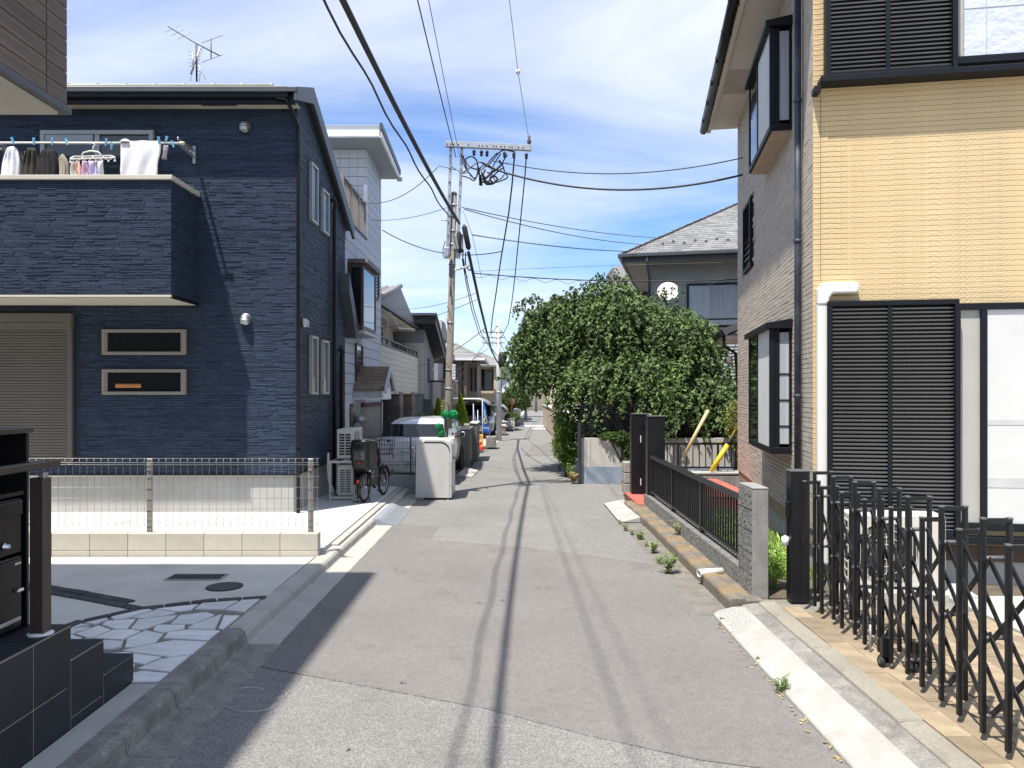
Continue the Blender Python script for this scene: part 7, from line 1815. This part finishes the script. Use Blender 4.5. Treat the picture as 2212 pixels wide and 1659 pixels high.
for (x,y,rx,rz_,Y),w in zip(lobes,lw_):
    c=at(x,y,Y); kx=Y/F_
    for i in range(int(340*w*(rx*rz_)/9500)):
        pts=strand(c,rx*kx*.92,(.95 if x<1290 else 1.35) if x<1500 else .9,rz_*kx*.92,1.02 if x>1300 else 1.60)
        if rr.random()<.10 and len(pts)>6: tw.tube([p-O for p in pts[::4]],.008,3)
# a few bare sprigs over the outline
for (x,y) in ((1135,650),(1150,640),(1195,640),(1235,632),(1290,600),(1315,590),(1440,625),(1505,690),(1560,800),(1575,860),(1585,900)):
    for k in range(5):
        p=at(x+rr.uniform(-10,10),y+rr.uniform(0,22),17.9); v=Vector((rr.uniform(-.6,.6),0,.6))
        for s in range(9):
            v=v*.9+Vector((0,0,-.12)); p=p+v.normalized()*.045
            for q in range(2): leaf(mb,p-O+rv_(rr)*.03,Vector((0,0,-.7))+rv_(rr)*.8,rv_(rr),.09,.05)
cr=mb.build('crown',M['leaf'],ct)
tw.build('twigs',M['bark'],ct)
tk=MB().tube([(0,0,-.1),(-.05,-.05,.5),(-.16,-.1,1.1),(-.2,-.1,1.7)],[.19,.15,.13,.12],10)
tk.build('trunk',M['bark'],ct)
lim=MB()
for (x,y,Y) in ((1180,740,17.7),(1250,690,18.0),(1320,650,18.2),(1400,700,18.2),(1465,720,17.9),(1510,840,17.4)):
    e=at(x,y,Y)-O; s=Vector((-.2,-.1,1.6)); m_=(s+e)/2+Vector((0,0,.45)); lim.tube([s,s+(m_-s)*.5+Vector((0,0,.15)),m_,e],[.09,.07,.05,.02],7)
lim.build('limbs',M['bark'],ct)
# bare supple stems showing at the top
def blob(mb,c,rx,ry,rz_,n,L,W,rr,up=0.0,shell=.6,O=Vector((0,0,0))):
    for i in range(n):
        u=rv_(rr); k=rr.uniform(shell,1.0)*(1+.12*math.sin(u.x*7+u.z*9)+.08*math.sin(u.y*11)); p=Vector((c[0]+u.x*rx*k,c[1]+u.y*ry*k,c[2]+u.z*rz_*k)); leaf(mb,p,u*.7+rv_(rr)*.8+Vector((0,0,up)),u+rv_(rr)*.6,L*rr.uniform(.7,1.3),W*rr.uniform(.7,1.3))
def shrub(name,label,cat,loc,blobs,n,L,W,m,up=0,group=None,stem=None,seed=1):
    t=thing(name,label,cat,loc,0,group); rr=random.Random(seed); mb=MB(); tot=sum(b[3]*b[5] for b in blobs)
    for (x,y,z,rx,ry,rz_) in blobs: blob(mb,(x,y,z),rx,ry,rz_,int(n*rx*rz_/tot),L,W,rr,up,.55)
    mb.build('foliage',m,t)
    sm_=MB()
    for (x,y,z,rx,ry,rz_) in blobs: sm_.tube([(0,0,-.05),(x*.5,y*.5,z*.5),(x,y,z+rz_*.4)],[.03,.02,.008],5)
    sm_.build('stem',M['bark'],t); return t
# clipped bush by the road (narrow at its foot)
p=gr(1226,990,.07)
shrub('clipped_bush','clipped dark green bush bulging over the pavement left of the white wall','bush',(1.22,17.35,.02),[(0,0,1.02,.27,.3,.36),(-.02,0,.68,.29,.3,.33),(.05,0,.40,.21,.25,.20),(-.10,0,1.28,.15,.18,.16)],9000,.055,.024,leafmat('bush_leaf',(0.13,0.20,0.03),.4,.3),.3,seed=2)
hg=shrub('hedge','dark shaded hedge mass under the weeping tree behind the white wall','hedge',(1.6,16.9,.0),[(.3,.5,1.2,.6,.4,.6),(1.6,.6,1.4,.9,.4,.7),(3.0,.6,1.4,.9,.4,.7),(.3,0,.95,.5,.4,.45),(1.1,.1,1.0,.5,.4,.5),(1.9,.1,1.0,.6,.4,.5),(2.8,.1,1.05,.6,.4,.5),(3.6,.1,1.1,.5,.4,.5)],16000,.11,.06,M['leaf_dark'],0,seed=3)
shrub('trailing_shrub','trailing shrub spilling over the white wall left of the gate columns','shrub',(2.28,16.0,.5),[(.0,-.05,.46,.22,.14,.14),(.14,-.08,.26,.14,.10,.22),(-.3,-.02,.5,.16,.12,.07)],2200,.06,.03,M['leaf_dark'],-.3,seed=4)
def conifer(label,loc,h,r,seed):
    t=thing('lime_conifer',label,'conifer',loc,0,'lime conifers'); rr=random.Random(seed); mb=MB()
    for i in range(5200):
        f=rr.random(); z=h*(.04+.96*f); rad=r*(1-f**2.2)**.8*(.5+.5*min(1,f*5)); a=rr.uniform(0,6.28); k=rr.uniform(.7,1.05)*(1+.1*math.sin(a*5+z*9)); d=Vector((math.cos(a)*.6,math.sin(a)*.6,1.0))+rv_(rr)*.35
        leaf(mb,Vector((math.cos(a)*rad*k,math.sin(a)*rad*k,z)),d,rv_(rr),rr.uniform(.05,.09),.022)
    mb.build('foliage',M['leaf_lime'],t); MB().tube([(0,0,-.05),(0,0,h*.9)],[.05,.01],6).build('trunk',M['bark'],t)
conifer('wide lime green conifer right of the near power pole',(-1.86,28.0,.06),1.62,.27,1); conifer('lime green conifer left of the near power pole',(-2.62,27.4,.06),1.60,.20,2)
conifer('thin lime green conifer peeping above the carport roof',(-1.95,29.2,.06),1.75,.20,5)
shrub('garden_shrub','olive green garden shrub behind the white hatchback roof','shrub',(-2.62,22.3,.06),[(0,0,.95,.26,.3,.26),(.16,0,.75,.2,.25,.22),(-.12,0,.7,.22,.25,.2)],2600,.08,.035,mat('olive_leaf',(.13,.15,.06),.6,.2,isl=.4),.2,seed=6)
shrub('garden_shrub','dark shrub between the garage shutter and the white hatchback','shrub',(-2.95,19.3,.06),[(0,0,.7,.3,.25,.25),(.1,0,.5,.3,.25,.25)],2200,.08,.035,M['leaf_dark'],.2,seed=7)
shrub('garden_shrub','thin yellowish shrub right behind the near power pole','shrub',(-2.15,25.5,.06),[(0,0,1.35,.18,.2,.35),(.05,0,.9,.2,.2,.3)],1800,.07,.03,mat('yellowish_leaf',(.22,.22,.08),.6,.2,isl=.4),.2,seed=8)
shrub('far_tree','round green tree behind the orange traffic mirror','tree',(.15,50,.05),[(0,0,1.5,.75,.8,.8),(.5,0,1.3,.6,.7,.6),(-.5,0,1.2,.5,.6,.6)],5000,.16,.08,M['leaf_dark'],0,seed=9)
shrub('far_tree','dark tree showing above the far grey gabled house','tree',(.6,60,.05),[(0,0,2.6,1.0,1,.7),(.7,0,2.3,.8,1,.7)],3000,.2,.1,M['leaf_dark'],0,seed=10)
shrub('wall_hedge','small hedge growing on the low white wall beyond the second pole','hedge',(-.02,38.8,.4),[(0,0,.25,.32,.8,.2),(.1,.5,.25,.3,.8,.2)],2200,.1,.05,M['leaf_dark'],0,seed=11)
shrub('garden_shrub','yellow green shrub at the corner of the tan house above the guy wire','shrub',(4.62,15.9,.1),[(0,0,1.2,.22,.3,.4),(.1,0,.9,.25,.3,.3)],2200,.07,.03,mat('yellowish_leaf2',(.22,.24,.06),.6,.2,isl=.4),.2,seed=12)
shrub('planter_shrub','small mixed shrub at the foot of the clipped bush','shrub',(1.62,18.3,.3),[(0,0,.2,.18,.2,.14),(.15,0,.3,.12,.2,.12)],900,.06,.03,M['leaf_weed'],.2,seed=13)
# weeds along the kerb
def weed(label,loc,h,n,seed,m=None,broad=.03,name='weed',cat='weed'):
    t=thing(name,label,cat,loc); rr=random.Random(seed); mb=MB(); st=MB()
    for i in range(n):
        a=rr.uniform(0,6.28); l=h*rr.uniform(.5,1.05); out=rr.uniform(.1,.55); tip=Vector((math.cos(a)*out*l,math.sin(a)*out*l,l)); b=Vector((rr.uniform(-.02,.02),rr.uniform(-.02,.02),0)); mid=b+(tip-b)*.5+Vector((0,0,.1*l)); st.tube([b,mid,tip],.0018,3)
        for k in range(7):
            f=.25+.75*k/6; p=b+(tip-b)*f+Vector((0,0,.1*l*(1-abs(2*f-1)))); leaf(mb,p,Vector((math.cos(a+rr.uniform(-2,2)),math.sin(a+rr.uniform(-2,2)),rr.uniform(-.1,.7))),Vector((0,0,1))+rv_(rr)*.4,h*rr.uniform(.22,.38),broad*rr.uniform(.6,1.2))
    mb.build('leaves',m or M['leaf_weed'],t); st.build('stems',m or M['leaf_weed'],t)
for (x,y,h,n,lb) in ((1352,1147,.09,7,'smallest weed at the foot of the white slab by the gate'),(1382,1166,.13,9,'second weed along the right gutter, beyond the taller ones'),(1411,1196,.14,10,'bushy weed in the middle of the row along the right gutter'),(1443,1240,.23,12,'tallest weed nearest the viewer in the right gutter row')):
    p=gr(x,y); weed(lb,(p.x,p.y,0),h,n,x,None,.028)
p=gr(1436,1152,.13); weed('grassy weed on top of the mossy kerb against the rough wall',(2.08,p.y,.115),.18,12,77,mat('yellow_weed',(.28,.30,.08),.7,.2,isl=.3),.012)
p=gr(1712,1497); weed('grass tuft growing at a joint of the white ramp slabs',(1.70,4.86,0),.12,16,78,None,.008,'grass_tuft','grass tuft')
weed('bright green grass clump between the rough pillar and the gate post',(2.42,7.1,.1),.42,34,79,mat('bright_grass',(.26,.42,.07),.7,.2,isl=.3),.018,'grass_clump','grass')
weed('dry yellow plant at the corner of the white wall by the road',(1.28,16.0,.01),.22,22,80,M['leaf_dry'],.05,'dry_plant','plant'); weed('green weed beside the dry yellow plant',(1.30,17.0,.02),.30,16,81,None,.03)
weed('row of yellow grass along the bend of the right pavement edge',(1.16,18.6,.0),.22,16,82,mat('yellow_weed2',(.30,.30,.10),.7,.2,isl=.3),.02); weed('weed on the soil behind the wire fence',(-2.3,14.9,.1),.28,12,83,None,.04); weed('green weed at the kerb beside the far white ramp slab',(-1.0,19.4,.05),.16,10,84,None,.03)
for i_,(x,y,hh,n) in enumerate(((1340,1133,.06,7),(1366,1156,.07,7),(1396,1182,.08,8),(1424,1218,.09,8),(1560,1345,.05,6),(1640,1432,.05,6))):
    p=gr(x,y); weed(['tiny weed just below the white slab by the gate','tiny weed between the two farthest gutter weeds','low weed between the second and the bushy gutter weed','low weed just beyond the tallest gutter weed','tiny weed beside the dimpled ramp slab','tiny weed beside the second ramp slab'][i_],(p.x,p.y,0),hh,n,300+x,M['leaf_weed'] if i_%2 else mat('straw_weed',(.30,.27,.11),.8,.2,isl=.3),.016)
# lawn behind the railing, fallen leaves along the gutter
mb=MB(); rr=random.Random(90)
for i in range(11000):
    p=Vector((rr.uniform(2.3,3.3),rr.uniform(7.4,11.4),.095)); leaf(mb,p,Vector((rr.uniform(-.5,.5),rr.uniform(-.5,.5),1)),rv_(rr),rr.uniform(.05,.12),.012)
tag(mb.build('lawn_grass',mat('lawn_leaf',(0.24,0.36,0.07),.7,.2,isl=.35)),'bright grass growing behind the black railing','grass',kind='stuff')
mb=MB()
for i in range(190):
    y=rr.choice((rr.uniform(6.8,12.8),rr.uniform(3.2,6.4),rr.uniform(15.6,17))); x={0:1.87-abs(rr.gauss(0,.10)),1:1.70-abs(rr.gauss(0,.03)),2:1.25-abs(rr.gauss(0,.2))}[0 if 6.8<=y<=12.8 else (1 if y<6.5 else 2)]
    leaf(mb,Vector((x,y,.012)),Vector((rr.uniform(-1,1),rr.uniform(-1,1),rr.uniform(0,.3))),Vector((0,0,1))+rv_(rr)*.3,rr.uniform(.02,.045),rr.uniform(.01,.022))
tag(mb.build('fallen_leaves',M['leaf_dry']),'dry fallen leaves scattered along the right gutter','leaves',kind='stuff')
# far right side: stone garden pillars, white board fence, a house behind the bush
bf=thing('board_fence','small white board fence panel left of the clipped bush','fence',(gr(1194,965).x,24.5,.07))
for k in range(3): bx('board',M['print_white'],bf,.0,.62,0,.03,.06+.22*k,.26+.22*k,.003)
bx('post',M['print_white'],bf,-.03,.0,-.01,.04,0,.74)
def stonepillar(x,y,h,lb):
    t=thing('stone_pillar',lb,'pillar',(x,y,.07),group='stone pillars on the right pavement')
    rr=random.Random(int(y)); z=0
    while z<h: 
        d=rr.uniform(.12,.2); bx('stone',mat('rubble_stone',(.30,.25,.21),.9,.3,6,.6,30) if z==0 else bpy.data.materials['rubble_stone'],t,-.1-rr.uniform(0,.03),.12+rr.uniform(0,.03),-.02,.5,z,z+d-.01,.02); z+=d
stonepillar(1.62,28.5,1.25,'rubble stone pillar beyond the white board fence'); 
sw=thing('side_wall','stone faced garden wall running on beyond the rubble pillar','wall',(1.75,29.5,.07)); bx('wall',M['tan_wall'],sw,0,.2,0,14,0,1.1); bx('coping',M['conc'],sw,-.03,.23,0,14,1.1,1.16)
fh=thing('far_beige_house','beige house half hidden behind the weeping tree','house',(4.2,38,.07)); bx('wall',M['ivory_wall'],fh,0,6,0,6,-.1,4.6); w=bx('window',M['brown_sash'],fh,.4,1.6,-.05,0,2.6,3.8); bx('pane',M['glass'],w,.46,1.54,-.056,-.05,2.66,3.74); hip(fh,0,6,0,6,4.6,1.4,M['kawara'],.5)
fh2=thing('far_cream_house','cream house beyond the bend on the right side','house',(5.2,58,.07)); bx('wall',M['siding_cream'],fh2,0,6,0,6,-.1,4.6); w=bx('window',M['brown_sash'],fh2,.4,1.6,-.05,0,2.6,3.8); bx('pane',M['glass'],w,.46,1.54,-.056,-.05,2.66,3.74); hip(fh2,0,6,0,6,4.6,1.4,M['kawara'],.5)
# distant belt of trees and houses closing the horizon
mb=MB(); rr=random.Random(5)
for i in range(60):
    x=-170+6*i+rr.uniform(-2,2); 
    blob(mb,(x,150+rr.uniform(-8,25),2.2),4.5,4,rr.uniform(2.5,4.5),170,1.1,.6,rr)
tag(mb.build('distant_trees',M['leaf_dark']),'distant belt of trees behind the houses','trees',kind='stuff')
